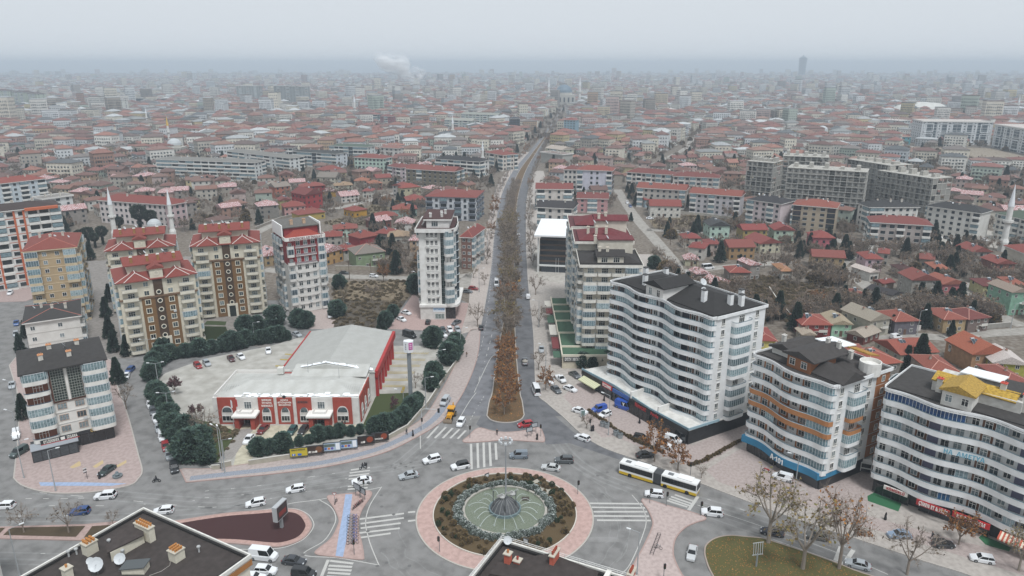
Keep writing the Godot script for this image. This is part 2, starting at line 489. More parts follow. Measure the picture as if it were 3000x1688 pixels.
	# grounds of the beige towers and the side lanes
	paving("courtyard",pl([-141.2,-217.4,-152.1,-241,-206.2,-338.7,-156.8,-348.7,-97.3,-262.1,-79.5,-225.1,-107.1,-235.9,-115.5,-223.9,-122.9,-217.4,-132.9,-217.4]),mat("8b8580",0.9,"blotch",8.0),"courtyard between the beige towers",null,0.06)
	for q in [pl([-111.4,-246.3,-103.2,-247,-97.7,-235.9,-104.3,-233.4]),pl([-112.3,-253.3,-104.9,-252.5,-103.8,-248.4,-112,-249]),pl([-115.2,-247.8,-103.1,-247.1,-97.6,-235.9,-108,-232.5])]:
		flat("mown lawn in front of the beige towers","lawn",q,0.07,mat("4a5a3a",0.95,"leafy",4.0))
	paving("plaza",pl([-233.2,-295,-205.3,-297.8,-193.4,-279.8,-193.9,-276.4,-217.9,-273.9]),mat("a5938e",0.9,"pave",6.0),"pink pavement in front of the white and orange block",null)
	flat("pink parking court beside the white round tower","car_park",pl([-44.1,-244.6,-40.7,-286.7,-35.8,-277.3,-15.8,-274.3,-14.8,-247.1,-17.4,-241.6]),0.03,mat("ad9690",0.9,"pave",6.0))
	flat("pink parking court below the red and white tower","car_park",pl([-85.1,-265.6,-71.6,-269.9,-66.8,-262.8,-63.9,-244.6,-72.3,-244.6,-84.4,-260]),0.03,mat("b0a29c",0.9,"pave",6.0))
	flat("pale concrete forecourt of the red and white tower","forecourt",pl([-86.1,-262.8,-84.4,-266.3,-71.1,-271.3,-76.2,-305.7,-80.7,-307.5,-72.9,-271.3,-68.1,-262.8,-75.8,-256]),0.035,concrete)
	flat("vacant plot of dry weeds and rubble","vacant_lot",pl([-76.8,-303.9,-44.2,-305.7,-41.7,-286.7,-44.7,-245.8,-64.2,-245.8,-70.6,-271.3]),0.0,mat("8b7f6b",0.95,"soil",21.0))
	flat("mown field with the small yellow house","vacant_lot",pl([-113.9,-427.8,-96.5,-464.6,-95.8,-494.1,-80.2,-476.8,-85.9,-421,-102.5,-417.8]),0.0,mat("7f7561",0.95,"soil",25.0))
	flat("field of dry grass and earth behind the houses","vacant_lot",pl([83.5,-436.4,113.7,-454.8,137,-432.9,131.1,-422.7,108.4,-409.7,82,-412.9]),0.0,mat("857a66",0.95,"soil",25.0))
	flat("overgrown orchard ground among the houses","orchard_ground",pl([81.4,-304.6,111.6,-316,133.1,-294,136.4,-276.9,109.9,-262.5,101.1,-251.4,93.2,-260.5,93.9,-288.9]),0.0,mat("6f6153",0.95,"soil",19.0))
	flat("bare building plot of pale earth by the white offices","vacant_lot",pl([466.5,-820.5,493.8,-848,545.1,-842.3,530,-761.2,479.7,-686.3,451.9,-701.7,448.2,-761.2]),0.0,mat("a39a8c",0.95,"soil",40.0))
	# back streets
	var lanes := N()
	for q in [pl([-114.3,-325,-101.7,-318.9,-83.4,-314.1,-53.2,-310.3,-39.5,-309.4,-17.4,-315]),pl([80,-551,77.6,-487.4,76.6,-429.4,77.4,-391.7,77.7,-340.9,78,-321.9,100.6,-329.1,137.2,-338.7]),pl([77.4,-409.7,106.9,-403.5,130.2,-419.4]),pl([168.3,-348.3,158.7,-338,150.2,-325.1]),pl([155.9,-329.1,152.1,-304.6,150.5,-285.9]),pl([149.1,-234.9,162,-239.2,181.6,-242.7,189.7,-244.2]),pl([185,-247.8,183.5,-256.4,186,-275.4,196.5,-303.1]),pl([111.7,-234.9,126.4,-235.8,142.2,-237.3,149.7,-235.8]),pl([-144.1,-401.4,-139.1,-430.8,-120.7,-467.3,-102.5,-497.1,-90.3,-527.2,-81.5,-549.3]),pl([129.1,-686.3,155.5,-743.2,198.5,-842.3,229.3,-942.1,263.9,-1050.2]),pl([466.3,-865.3,432.4,-770.5,429.4,-743.2]),pl([174.2,-387.6,184.4,-365.1,206.3,-365.1,237.3,-374.5]),pl([-7.8,-322.9,-17.5,-316,-20.9,-295.1])]:
		lanes.ribbon(smooth(q),-0.004,3.2)
	setting("back_street",lanes,mat("a29d96",0.9,"blotch",11.0),"pale dusty back streets between the houses")
	flat("paved car park behind the minaret","car_park",pl([231.9,-394.5,270.6,-412.8,274.1,-398.1,252.2,-365.1,234,-371.3,220.6,-371.3]),0.0,concrete)
	flat("paved square in front of the modern office","square",pl([11.6,-367.5,17.3,-364.4,25.6,-328.7,24.9,-309.7,20.6,-301,12.3,-307.5,9.1,-328.7]),0.137,concrete)
	# paint
	dashes(smooth(pl([-104.1,-140.4,-86.9,-138,-65.5,-134.9,-57.1,-136.2,-47.2,-140.4,-36.8,-142.8,-34.2,-143.7])),3.0,4.5)
	dashes(smooth(pl([-124.7,-137.2,-111.3,-138.1,-100.7,-138.1,-86.8,-138.4])),1.6,2.2)
	dashes(smooth(pl([-113.6,-131.6,-98.5,-131.7,-87.5,-132,-77.8,-133,-67.4,-134.2,-55,-136.3])),4.0,6.0)
	dashes(smooth(pl([-99,-135.4,-87.3,-135.4,-78.6,-136,-70,-137.2,-62.2,-138.7,-56.4,-140.3])),4.0,6.0)
	dashes(smooth(pl([-66.9,-138.4,-58.8,-139.8,-53.2,-141.4,-44,-143.7,-37.6,-146.2])),4.0,6.0)
	dashes(smooth(pl([-67.9,-141,-60.5,-142.4,-54.2,-143.9,-48.8,-146,-37.8,-149.3])),2.0,3.5)
	dashes(smooth(pl([-64.1,-131.5,-58.1,-132.8,-52,-134.1,-50.2,-134.7,-47.2,-136.4,-42.2,-137.6,-36.6,-139.6,-29.1,-142.6])),9,0,0.1)
	dashes(smooth(pl([-48.2,-134.5,-45.5,-134.1,-42.8,-132.3,-41,-129.7,-40.5,-127.6,-41.1,-124.6,-42.6,-122.6,-45.8,-121,-53.7,-120.7])),9,0,0.1)
	dashes(smooth(pl([-42,-137.8,-38.6,-134.9,-36.7,-131.2,-36.5,-127.6,-37.3,-123.3,-40.1,-119.1,-33.1,-118.1,-25.2,-116.1])),9,0,0.1)
	dashes(smooth(pl([-29.1,-142.8,-30.4,-135.6,-30.2,-129.7,-28.8,-124.9,-27.3,-121,-25,-115.9])),9,0,0.1)
	dashes(smooth(pl([26.3,-139.5,27.8,-134.3,27.7,-129.8,26.2,-125.2,24.1,-120.2,21.8,-115.5,19.6,-112.9])),9,0,0.09)
	dashes(smooth(pl([-98.4,-116.2,-95.8,-116.4,-90.1,-116.2,-83.1,-115.9])),4.0,6.0)
	dashes(smooth(pl([-100.9,-119.8,-95,-119.7,-89,-119.4,-83,-119.2])),4.0,6.0)
	dashes(smooth(pl([-97.5,-114.8,-93.5,-113.1,-88.8,-113])),4.0,6.0)
	dashes(smooth(pl([-4.6,-449.1,-5.4,-373.7,-5.9,-318.9,-6,-292.7,-6.6,-250.6,-8.3,-219.4,-10.7,-191.8])),3.0,3.0,0.09,0.016)
	dashes(smooth(pl([-7.9,-521.3,-9.7,-400.8,-9.3,-339,-9.3,-263.3,-9.9,-237.5,-11,-218.2,-13.9,-191.8])),2.0,2.0,0.07,0.016)
	dashes(smooth(pl([-2.7,-305.3,-2.7,-263.3,-3.1,-224.3,-6.7,-218.2,-10.9,-191.8])),9,0,0.09,0.016)
	dashes(smooth(pl([-10.3,-191.8,-12.1,-185.2,-14.2,-174.9])),9,0,0.09,0.016)
	dashes(smooth(pl([-8,-189.3,-10.1,-179.7,-11.7,-171.4])),1.0,1.0,0.09,0.016)
	dashes(smooth(pl([-14,-191.8,-16.2,-183.6,-18.8,-170.3])),3.0,3.0,0.09,0.016)
	dashes(smooth(pl([39.7,-135.7,44.4,-132.6,50.8,-128.3,56,-124.8,63.4,-119.2,69.5,-113.4])),9,0,0.09)
	dashes(smooth(pl([42.4,-137.9,48.3,-134.3,53,-130.9,57.2,-128,62.1,-124.1,66.3,-120.5])),3.0,4.0)
	dashes(smooth(pl([51.9,-123.8,55.7,-121.1,59.7,-118.3,63.9,-115.2])),9,0,0.08)
	stripes(pl([16.7,-136.3,28.1,-136.1,17,-134.8,28.3,-134.6,17.2,-133.2,28.5,-133.2,17.1,-131.7,28.6,-131.6,17.6,-130.2,28.7,-130.1]))
	stripes(pl([-10.2,-162,-9.4,-150.1,-8.6,-162.4,-7.9,-150.7,-7.1,-162.7,-6.5,-151,-5.6,-162.7,-5,-151.5,-4.1,-162.4,-3.7,-154.4]))
	stripes(pl([-31.6,-130.6,-22.7,-132.6,-31.1,-129,-22.5,-131,-30.8,-127.5,-22.9,-129.2,-30.7,-125.9,-22.8,-127.5,-30.2,-124.4,-24.4,-125.8,-21.9,-133,-20.4,-133.2,-21.5,-129.9,-20,-130.2]))
	stripes(pl([-37.5,-149.8,-33.3,-150.9,-37.5,-148.5,-33,-149.6,-37.4,-147.2,-32.9,-148.2,-37.2,-145.9,-32.7,-146.7,-36.7,-142.8,-32.3,-143.7,-36.5,-141.7,-32.2,-142.4]))
	stripes(pl([-21.4,-164.9,-19.3,-171.2,-19.5,-164.9,-17.2,-170.7,-17.5,-164.9,-15.4,-170.3,-15.6,-164.9,-13.6,-169.6,-13.7,-164.6,-11.9,-169]))
	stripes(pl([-34.6,-117.3,-30,-116.5,-34.5,-115.9,-30,-115.5,-34.4,-114.9,-29.9,-114.5,-34.2,-113.9,-29.9,-113.5,-34.2,-112.9,-29.9,-112.5]))
	stripes(pl([34.7,-138.9,38.5,-136.2,34.1,-138.1,38,-135.4,33.5,-137.4,37.4,-134.9,35.7,-139.6,39.1,-137.1]))
	stripes(pl([40.6,-138.9,37.4,-133.8]),0.35)
	stripes(pl([64.3,-121.5,61.5,-117.3,66.3,-120.5,62.4,-116.1]),0.4)
	stripes(pl([-35,-117.6,-35.1,-112.9]),0.3)
	stripes(pl([-23.4,-166.9,-22.5,-159.7]),0.1)
	stripes(pl([62.9,-141.9,65.2,-140.4,65.6,-142.2,62.7,-140.4,62.9,-141.9,64.4,-142.4,64.4,-142.4,65.2,-140.4]),0.06,0.145)
	setting("road_marking",marks,white,"worn white lane lines and crossing stripes on the asphalt")
	# tyre rubber worn into the roundabout lanes
	var rub := N()
	for k in 34:
		var r := rng.randf_range(20.0,29.0)
		var a := rng.randf_range(-PI*.95,PI*.98)
		var l := rng.randf_range(0.25,0.8)
		var pp := PackedVector2Array()
		for j in 9:
			var t := a+l*j/8.0
			pp.append(ring_c+Vector2(cos(t),sin(t))*(r+1.2*j/8.0*rng.randf()))
		var ok := true
		for q in pp:
			ok = ok and q.y > -149 and absf(q.x+1.5) < 27.0
		if ok:
			rub.ribbon(smooth(pp,2),0.008,rng.randf_range(0.05,0.13))
	for q in [pl([-105.1,-142,-66.2,-136.6,-57.8,-138,-47.7,-142,-36.8,-145]),pl([-67.5,-140,-59.3,-141,-52.5,-142.8,-37.9,-147.8,-21.4,-152.5]),pl([-112.4,-129.9,-95.8,-130,-76.3,-131.3,-54.4,-134.5]),pl([-99.9,-118.3,-92,-118,-80.2,-117.5]),pl([35.5,-137.9,43.1,-132,50.4,-126.9,60.3,-119.8]),pl([38,-138.7,47.8,-132.8,56.7,-126.6,65.7,-119.2]),pl([-18,-179.7,-19.8,-166.9,-24.2,-156.2,-27.7,-149.3]),pl([10,-169,14,-156.2,19.2,-148.2,27,-141.9])]:
		for k in [-1.7,-.2,1.6]:
			rub.ribbon(inset_path(smooth(q,5),k+rng.randf_range(-.2,.2)),0.007,rng.randf_range(.16,.3))
	setting("tyre_mark",rub,asphalt("9c9b99"),"dark tyre marks worn into the roundabout lanes")
	var lids := N()
	for k in 34:
		var a := rng.randf()*TAU
		var c := ring_c+Vector2(cos(a),sin(a))*rng.randf_range(19.5,30.0) if k < 14 else Vector2(rng.randf_range(-110,70),rng.randf_range(-150,-116))
		lids.lathe([Vector2(.38,.013),Vector2(0,.014)],10,V(c.x,0,c.y))
	setting("manhole_cover",lids,mat("5f5e5c",.7),"round iron manhole covers in the asphalt")
	for k in 9:
		var c := Vector2(rng.randf_range(-105,60),rng.randf_range(-152,-116))
		var w := Vector2(rng.randf_range(1.2,4.0),rng.randf_range(.5,1.1))
		flat("rectangular repair patch in the asphalt","road_patch",PackedVector2Array([c-w,c+Vector2(w.x,-w.y),c+w,c+Vector2(-w.x,w.y)]),0.0065,asphalt("83817f" if k % 2 else "9b9997"))
	flat("patched darker asphalt in the left boulevard","road_patch",pl([-102.3,-135.1,-100,-136.9,-96.7,-137.2,-97.4,-135.5,-100.4,-134.8]),0.007,asphalt("9c9b99"))
	flat("square tar patch by the alley mouth","road_patch",pl([-77.9,-145.2,-75.6,-147.6,-72.8,-145.9,-75.6,-145.1]),0.007,asphalt("8a8987"))
	flat("tar patch at the restaurant corner","road_patch",pl([-109.9,-143.9,-106.6,-144.2,-106.2,-142.9,-108.4,-141.8]),0.007,asphalt("6f6e6d"))
var boxm := BoxMesh.new()
func win_mesh(w: float,h: float,kind := 0) -> Array:
	# frame and pane of a window, in the plane z = 0, centred on x, sill at y = 0
	var key := "win%.2f_%.2f_%d" % [w,h,kind]
	if not cache.has(key):
		var f := N()
		var t := 0.09
		f.bx(-w/2,w/2,0,t,-0.02,0.1)
		f.bx(-w/2,w/2,h-t,h,-0.02,0.1)
		f.bx(-w/2,-w/2+t,t,h-t,-0.02,0.1)
		f.bx(w/2-t,w/2,t,h-t,-0.02,0.1)
		var k := 2 if w > 1.0 else 1
		if w > 1.7:
			k = 3
		for i in range(1,k):
			f.bx(-w/2+w*i/k-0.04,-w/2+w*i/k+0.04,t,h-t,-0.02,0.09)
		if kind == 1:
			f.bx(-w/2+t,w/2-t,h*0.68,h*0.68+0.07,-0.02,0.088)
		if kind == 2:
			f.bx(-w/2-0.11,w/2+0.11,-0.13,0.0,-0.02,0.14)
			f.bx(-w/2-0.11,w/2+0.11,h,h+0.13,-0.02,0.14)
			f.bx(-w/2-0.11,-w/2,0,h,-0.02,0.13)
			f.bx(w/2,w/2+0.11,0,h,-0.02,0.13)
		if kind == 3:
			f.bx(-w/2-0.1,w/2+0.1,-0.12,0.0,-0.02,0.22)
			f.bx(-w/2-0.05,w/2+0.05,0.62,0.68,0.2,0.24)
			for i in 7:
				var x := -w/2+w*i/6.0
				f.bx(x-0.02,x+0.02,0.0,0.62,0.2,0.23)
		cache[key] = [f.mesh(),N().bx(-w/2+t*.5,w/2-t*.5,t*.5,h-t*.5,-0.02,0.045).mesh()]
	return cache[key]
func pane_of() -> StandardMaterial3D:
	var r := rng.randf()
	if r < 0.42:
		return glass("2f3539")
	if r < 0.72:
		return glass("566064")
	return glass("9aa3a6")
func window(parent: Node3D,t: Transform3D,w: float,h: float,frame: Material,kind := 0,pane: Material = null) -> MeshInstance3D:
	var m := win_mesh(w,h,kind)
	var o := put(parent,"window",m[0],frame,t)
	part(o,"pane",m[1],pane if pane else pane_of())
	if rng.randf() < .07:
		part(o,"air_conditioner",boxm,mat("cfd0ce",.6,"grain",1.0),V(w*.3,-.42,.25),0,V(.85,.6,.35))
	return o
func arc_front(w: float,dep: float,bow: float,k := 8) -> PackedVector2Array:
	# outline of a balcony front from (-w/2, 0) round to (w/2, 0); z grows outwards
	var p := PackedVector2Array([Vector2(-w/2,0.0)])
	if bow <= 0.0:
		p.append(Vector2(-w/2,dep))
		p.append(Vector2(w/2,dep))
	else:
		for i in k+1:
			var a := PI*(1.0-float(i)/k)
			var e := 0.35
			p.append(Vector2(signf(cos(a))*pow(absf(cos(a)),e)*w/2,dep-bow+bow*sin(a)) if i > 0 and i < k else Vector2(cos(a)*w/2,dep-bow))
	p.append(Vector2(w/2,0.0))
	return p
# parapet + slab, glazing band, hand rail: three meshes
func balcony_mesh(w: float,dep: float,bow: float,glazed: float,fh: float,solid := 0.85) -> Array:
	var key := "bal%.2f_%.2f_%.2f_%.2f_%.2f_%.2f" % [w,dep,bow,glazed,fh,solid]
	if not cache.has(key):
		var p := arc_front(w,dep,bow)
		var b := N()
		b.prism(p,-0.16,0.02,true)
		var q := PackedVector2Array()
		for i in range(1,p.size()-1):
			q.append(p[i])
		q.insert(0,Vector2(-w/2,0.02))
		q.append(Vector2(w/2,0.02))
		if solid > 0.1:
			b.strip(q,0.02,solid,0.14)
		var rail := N()
		rail.strip(q,maxf(solid,0.05)+0.08,solid+0.14,0.06)
		rail.strip(q,solid+0.2,solid+0.25,0.06)
		var gl := N()
		var bars := N()
		if glazed > 0.0:
			gl.strip(q,solid,fh-0.24,0.05)
			var l := 0.0
			for i in q.size()-1:
				var d := q[i+1]-q[i]
				var len := d.length()
				var k := maxi(1,roundi(len/0.75))
				for j in k:
					var c := q[i]+d*(float(j)/k)
					bars.box(V(c.x,(solid+fh-0.24)/2,c.y),V(0.06,fh-0.24-solid,0.1),Basis(Vector3.UP,-atan2(d.y,d.x)))
			bars.strip(q,fh-0.3,fh-0.16,0.09)
		cache[key] = [b.mesh(),gl.mesh(),bars.mesh(),rail.mesh()]
	return cache[key]
func balcony(parent: Node3D,t: Transform3D,w: float,fh: float,o: Dictionary) -> MeshInstance3D:
	var gz: bool = rng.randf() < o.get("gz",0.6)
	var m := balcony_mesh(w,o.get("dep",1.2),o.get("bow",0.0),1.0 if gz else 0.0,fh,o.get("solid",0.85))
	var b := put(parent,"balcony",m[0],o.trim,t)
	if gz:
		var tone: String = o.get("gtones",["a9bdc4","8fa6ad","b9c9cd","6f8289"])[rng.randi() % 4]
		part(b,"glazing",m[1],glass(tone,0.18))
		part(b,"glazing_bars",m[2],mat(o.get("barhex","c9ced0"),0.5))
	else:
		part(b,"railing",m[3],mat(o.get("railhex","8f9698"),0.4))
		var wm := win_mesh(minf(w*0.5,2.0),2.05,1)
		var d := part(b,"balcony_door",wm[0],mat("d8d6d0",0.6),V(rng.randf_range(-.1,.1)*w,0.03,0.0))
		part(d,"pane",wm[1],pane_of())
	return b
func face_basis(x: Vector3,z: Vector3) -> Basis:
	return Basis(x,Vector3.UP,z)
func hip_roof(w: float,d: float,oh: float,h: float,y: float,kind := "hip",th := 0.22) -> MB:
	# footprint x 0..w, z -d..0
	var b := N()
	var x0 := -oh
	var x1 := w+oh
	var z0 := -d-oh
	var z1 := oh
	b.bx(x0,x1,y-th,y,z0,z1)
	var a := V(x0,y,z1)
	var c := V(x1,y,z1)
	var e := V(x1,y,z0)
	var f := V(x0,y,z0)
	var r0: Vector3
	var r1: Vector3
	if (x1-x0) >= (z1-z0):
		var k := (z1-z0)/2 if kind == "hip" else 0.0
		r0 = V(x0+k,y+h,(z0+z1)/2)
		r1 = V(x1-k,y+h,(z0+z1)/2)
		b.quad_to(a,c,r1,r0,V(0,1,1))
		b.quad_to(e,f,r0,r1,V(0,1,-1))
		b.quad_to(c,e,r1,r1,V(1,.3,0))
		b.quad_to(f,a,r0,r0,V(-1,.3,0))
	else:
		var k := (x1-x0)/2 if kind == "hip" else 0.0
		r0 = V((x0+x1)/2,y+h,z1-k)
		r1 = V((x0+x1)/2,y+h,z0+k)
		b.quad_to(c,e,r1,r0,V(1,1,0))
		b.quad_to(f,a,r0,r1,V(-1,1,0))
		b.quad_to(a,c,r0,r0,V(0,.3,1))
		b.quad_to(e,f,r1,r1,V(0,.3,-1))
	return b
func ridge_lines(w: float,d: float,oh: float,h: float,y: float) -> MB:
	# half-round ridge tiles along the hips and the ridge of a hip roof
	var b := N()
	var x0 := -oh
	var x1 := w+oh
	var z0 := -d-oh
	var z1 := oh
	var k := minf(x1-x0,z1-z0)/2
	var r0 := V(x0+k,y+h,z1-k)
	var r1 := V(x1-k,y+h,z0+k)
	for s in [[V(x0,y,z1),r0],[V(x1,y,z0),r1],[V(x1,y,z1),r1 if x1-x0 > z1-z0 else r0],[V(x0,y,z0),r0 if x1-x0 > z1-z0 else r1],[r0,r1]]:
		if s[0].distance_to(s[1]) > 0.1:
			b.tube(s[0],s[1],0.11,0.11,5)
	return b
func chimney(parent: Node3D,at: Vector3,w := 0.7,h := 1.6,hex := "cfcac0",cap := "b5a89c") -> void:
	var o := part(parent,"chimney",N().bx(-w/2,w/2,-0.6,h,-w/2,w/2),mat(hex,0.9,"blotch",3.0),at)
	var c := N()
	c.bx(-w*.62,w*.62,h,h+0.12,-w*.62,w*.62)
	for s in [-.25,.25]:
		c.tube(V(s*w,h+0.1,0),V(s*w,h+0.45,0),0.11,0.11,5)
	part(o,"chimney_cap",c,mat(cap,0.85))
func dish(parent: Node3D,at: Vector3,yaw := 0.6,r := 0.5) -> void:
	if not cache.has("dish"):
		var b := N()
		b.lathe([Vector2(0.02,0.0),Vector2(.55,.06),Vector2(1.0,.24),Vector2(1.02,.27),Vector2(.55,.1),Vector2(0,.04)],12)
		b.tube(V(0,0.05,0),V(0.3,.8,0),.04,.03,4)
		var q := N().tube(V(0,-1.6,0),V(0,0,0),.05,.05,4)
		cache["dish"] = [b.mesh(),q.mesh()]
	var o := part(parent,"satellite_dish",cache["dish"][1],mat("8a8c8e",0.5),at,yaw,Vector3.ONE*r)
	var dd := part(o,"dish",cache["dish"][0],mat("bcbfc0",0.5))
	dd.rotation = V(0.0,0,-0.95)
func solar(parent: Node3D,at: Vector3,yaw := 0.0,n := 2) -> void:
	if not cache.has("solar"):
		var f := N()
		var g := N()
		var t := Basis(Vector3.RIGHT,0.6)
		f.box(Vector3.ZERO,V(1.0,0.08,1.9),t)
		g.box(t*V(0,.03,0),V(.9,0.06,1.8),t)
		var l := N()
		l.tube(V(-.4,-.6,-.75),V(-.4,.5,-.75),.03,.03,4)
		l.tube(V(.4,-.6,-.75),V(.4,.5,-.75),.03,.03,4)
		var k := N()
		for i in 10:
			var a := TAU*i/10
			var c := TAU*(i+1)/10
			k.quad_to(V(-.6,.7+.27*sin(a),-.95+.27*cos(a)),V(.6,.7+.27*sin(a),-.95+.27*cos(a)),V(.6,.7+.27*sin(c),-.95+.27*cos(c)),V(-.6,.7+.27*sin(c),-.95+.27*cos(c)),V(0,sin(a),cos(a)))
		cache["solar"] = [f.mesh(),g.mesh(),l.mesh(),k.mesh()]
	var m: Array = cache["solar"]
	for i in n:
		var off := Basis(Vector3.UP,yaw)*V((i-(n-1)/2.0)*1.06,0,0)
		var o := part(parent,"solar_panel",m[0],mat("9aa1a6",0.4),at+off,yaw)
		part(o,"collector",m[1],glass("39434d",0.15))
		part(o,"stand",m[2],mat("7d8082",0.5))
		if i == 0:
			part(o,"water_tank",m[3],mat("b9bcbd",0.35,"",6,0.4))
# a block of flats seen from its street side; rows of letters lay out each face
func dull(hex: String) -> String:
	var c := Color(hex)
	var g := c.get_luminance()
	return c.lerp(Color(g*1.15,g*1.12,g*1.1),.3).to_html(false)
func flats(nm: String,label: String,s: Dictionary) -> Node3D:
	var a: Vector3 = s.fl
	var b: Vector3 = s.fr
	var w := Vector2(b.x-a.x,b.z-a.z).length()
	var d: float = s.d
	var n: int = s.n
	var fh: float = s.get("fh",3.0)
	var g: float = s.get("g",0.0)
	var top := g+n*fh
	var root := thing(nm,label,s.get("cat","apartment block"),V(a.x,0,a.z),heading(a,b),s.get("group",""))
	var wall: Material = mat(s.wall,0.85,s.get("grime","streak"),9.0)
	var trim: Material = mat(s.get("trim","d9d7d2"),0.8,"streak",5.0)
	var wb := N()
	var y0 := 0.0
	if g > 0.0:
		part(root,"shop_front",N().bx(0.15,w-0.15,0,g,-d+0.15,-0.15),mat(s.get("ghex","5a5a5c"),0.4,"pane",3.0))
		y0 = g
	wb.bx(0,w,y0,top,-d,0)
	part(root,"wall",wb,wall)
	if s.has("bands"):
		var bands := N()
		for i in n+1:
			var y := g+i*fh
			bands.bx(-0.08,w+0.08,y-0.2,y+0.05,-d-0.08,0.08)
		part(root,"floor_bands",bands,mat(s.bands,0.8))
	var faces := [[s.get("front",""),w,Vector3.ZERO,Vector3.RIGHT,Vector3.BACK],[s.get("rs",""),d,V(w,0,0),Vector3.FORWARD,Vector3.RIGHT],[s.get("ls",""),d,V(0,0,-d),Vector3.BACK,Vector3.LEFT],[s.get("back",""),w,V(w,0,-d),Vector3.LEFT,Vector3.FORWARD]]
	var far: bool = s.get("far",false)
	var fw := N()
	var fb := N()
	var fg := N()
	var bal := {"trim": trim,"gz": s.get("gz",0.6),"dep": s.get("dep",1.2),"bow": s.get("bow",0.0),"solid": s.get("solid",0.85)}
	var fmat: Material = mat(s.get("frame","dcdad4"),0.6)
	for f in faces:
		var codes: String = f[0]
		if codes == "":
			continue
		var cw: float = f[1]/codes.length()
		var bs := face_basis(f[3],f[4])
		for i in n:
			var run := ""
			for k in codes.length():
				var ch := codes[k]
				var y := g+i*fh
				var at: Vector3 = f[2]+f[3]*(cw*(k+0.5))+V(0,y,0)
				if ch == "-" or (ch == "T" and i < n-1):
					continue
				if far:
					match ch:
						"w","W","t","p":
							var ww := minf(cw*0.55,1.6 if ch == "w" else 2.2)
							fw.box(at+V(0,fh*0.52,0),(bs*V(ww,fh*0.5,0.12)).abs())
							fb.box(at+V(0,fh*0.24,0),(bs*V(ww+.3,0.16,0.3)).abs())
						"d":
							fw.box(at+V(0,fh*0.5,0),(bs*V(cw*.94,fh*0.86,0.14)).abs())
						_:
							fb.box(at+bs*V(0,0.4,0.5),(bs*V(cw*.98,1.0,1.2)).abs())
							if rng.randf() < bal.gz:
								fg.box(at+bs*V(0,fh*.62,0.45),(bs*V(cw*.94,fh*.5,1.0)).abs())
							else:
								fw.box(at+bs*V(0,fh*.6,0.02),(bs*V(cw*.8,fh*.55,0.1)).abs())
					continue
				var t := Transform3D(bs,at)
				match ch:
					"w":
						window(root,t.translated_local(V(0,0.9,0)),minf(1.35,cw*.7),1.45,fmat,s.get("wk",0))
					"W":
						window(root,t.translated_local(V(0,0.8,0)),minf(2.0,cw*.8),1.6,fmat,s.get("wk",0))
					"t":
						window(root,t.translated_local(V(0,0.3,0)),minf(1.3,cw*.75),2.15,fmat,s.get("wk",3))
					"p":
						part(root,"panel",boxm,mat(s.get("panel","8a5a3c"),0.7,"streak",3.0),at+bs*V(0,fh/2,0.02),0,(bs*V(cw*.96,fh*.98,0.08)).abs())
						window(root,t.translated_local(V(0,0.8,0.06)),minf(1.5,cw*.6),1.5,fmat,s.get("wk",0))
					"d":
						var gm := "cw%.2f_%.2f" % [cw,fh]
						if not cache.has(gm):
							var bars := N()
							for q in 4:
								bars.bx(-cw/2+cw*q/3-.04,-cw/2+cw*q/3+.04,0,fh,0,0.14)
							for q in 3:
								bars.bx(-cw/2,cw/2,fh*q/2.0-.04,fh*q/2.0+.04,0,0.13)
							cache[gm] = [bars.mesh(),N().bx(-cw/2,cw/2,0,fh,0,0.08).mesh()]
						var cwn := put(root,"curtain_wall",cache[gm][0],mat(s.get("bars","4a4f50"),0.5),t)
						part(cwn,"pane",cache[gm][1],glass(s.get("cwhex","34423f")))
					_:
						balcony(root,t,cw*(0.98 if ch == "b" else 0.9),fh,bal)
	if far:
		var ends := [["window_rows",fw,glass(s.get("winhex","3b4247"))],["balcony_rows",fb,trim],["glazing_rows",fg,glass("93a6ad",0.2)]]
		for e in ends:
			if e[1].v.size():
				part(root,e[0],e[1],e[2]).set_meta("kind","stuff")
	var roof: String = s.get("roof","hip")
	var rm: Material = mat(dull(s.get("rhex","9c4a40")),0.9,s.get("rgrime","tiles"),s.get("rsize",5.0))
	var oh: float = s.get("oh",0.7)
	var rh: float = s.get("rh",2.7)
	var rn: MeshInstance3D
	if roof == "flat":
		rn = part(root,"roof",N().bx(-oh,w+oh,top,top+0.15,-d-oh,oh),rm)
		var pp := PackedVector2Array([Vector2(-oh,oh),Vector2(-oh,-d-oh),Vector2(w+oh,-d-oh),Vector2(w+oh,oh)])
		part(rn,"parapet",N().strip(pp,top-0.25,top+s.get("par",0.7),0.22,true),trim)
	else:
		rn = part(root,"roof",hip_roof(w,d,oh,rh,top+0.3,roof),rm)
		part(rn,"eaves",N().bx(-oh-0.04,w+oh+0.04,top-0.12,top+0.22,-d-oh-0.04,oh+0.04),trim)
		if roof == "gable":
			var gb := N()
			if w >= d:
				for x in [0.0,w]:
					var ap := V(x,top+0.3+rh*.9,-d/2)
					gb.quad_to(V(x,top,0),V(x,top,-d),ap,ap,V(1 if x > 0 else -1,0,0))
			part(rn,"gable_wall",gb,wall)
		elif not far:
			part(rn,"ridge_tiles",ridge_lines(w,d,oh,rh,top+0.3),mat(s.get("ridge","a9695c"),0.85))
	var ry := top+0.3+rh*0.55 if roof != "flat" else top+0.5
	for k in s.get("chim",3):
		chimney(rn,V(w*(0.15+0.7*(k+0.5)/maxf(1,s.get("chim",3)))+rng.randf_range(-.5,.5),ry,-d*rng.randf_range(.35,.65)),0.8,rng.randf_range(1.2,2.0),s.get("chex","cfcac0"))
	for k in s.get("dish",2):
		dish(rn,V(w*rng.randf_range(.1,.9),ry+0.9,-d*rng.randf_range(.3,.7)),rng.randf_range(-.6,.2),rng.randf_range(.4,.65))
	for k in s.get("sol",0):
		solar(rn,V(w*rng.randf_range(.15,.85),ry+0.5,-d*rng.randf_range(.3,.5)),0.0,2)
	return root
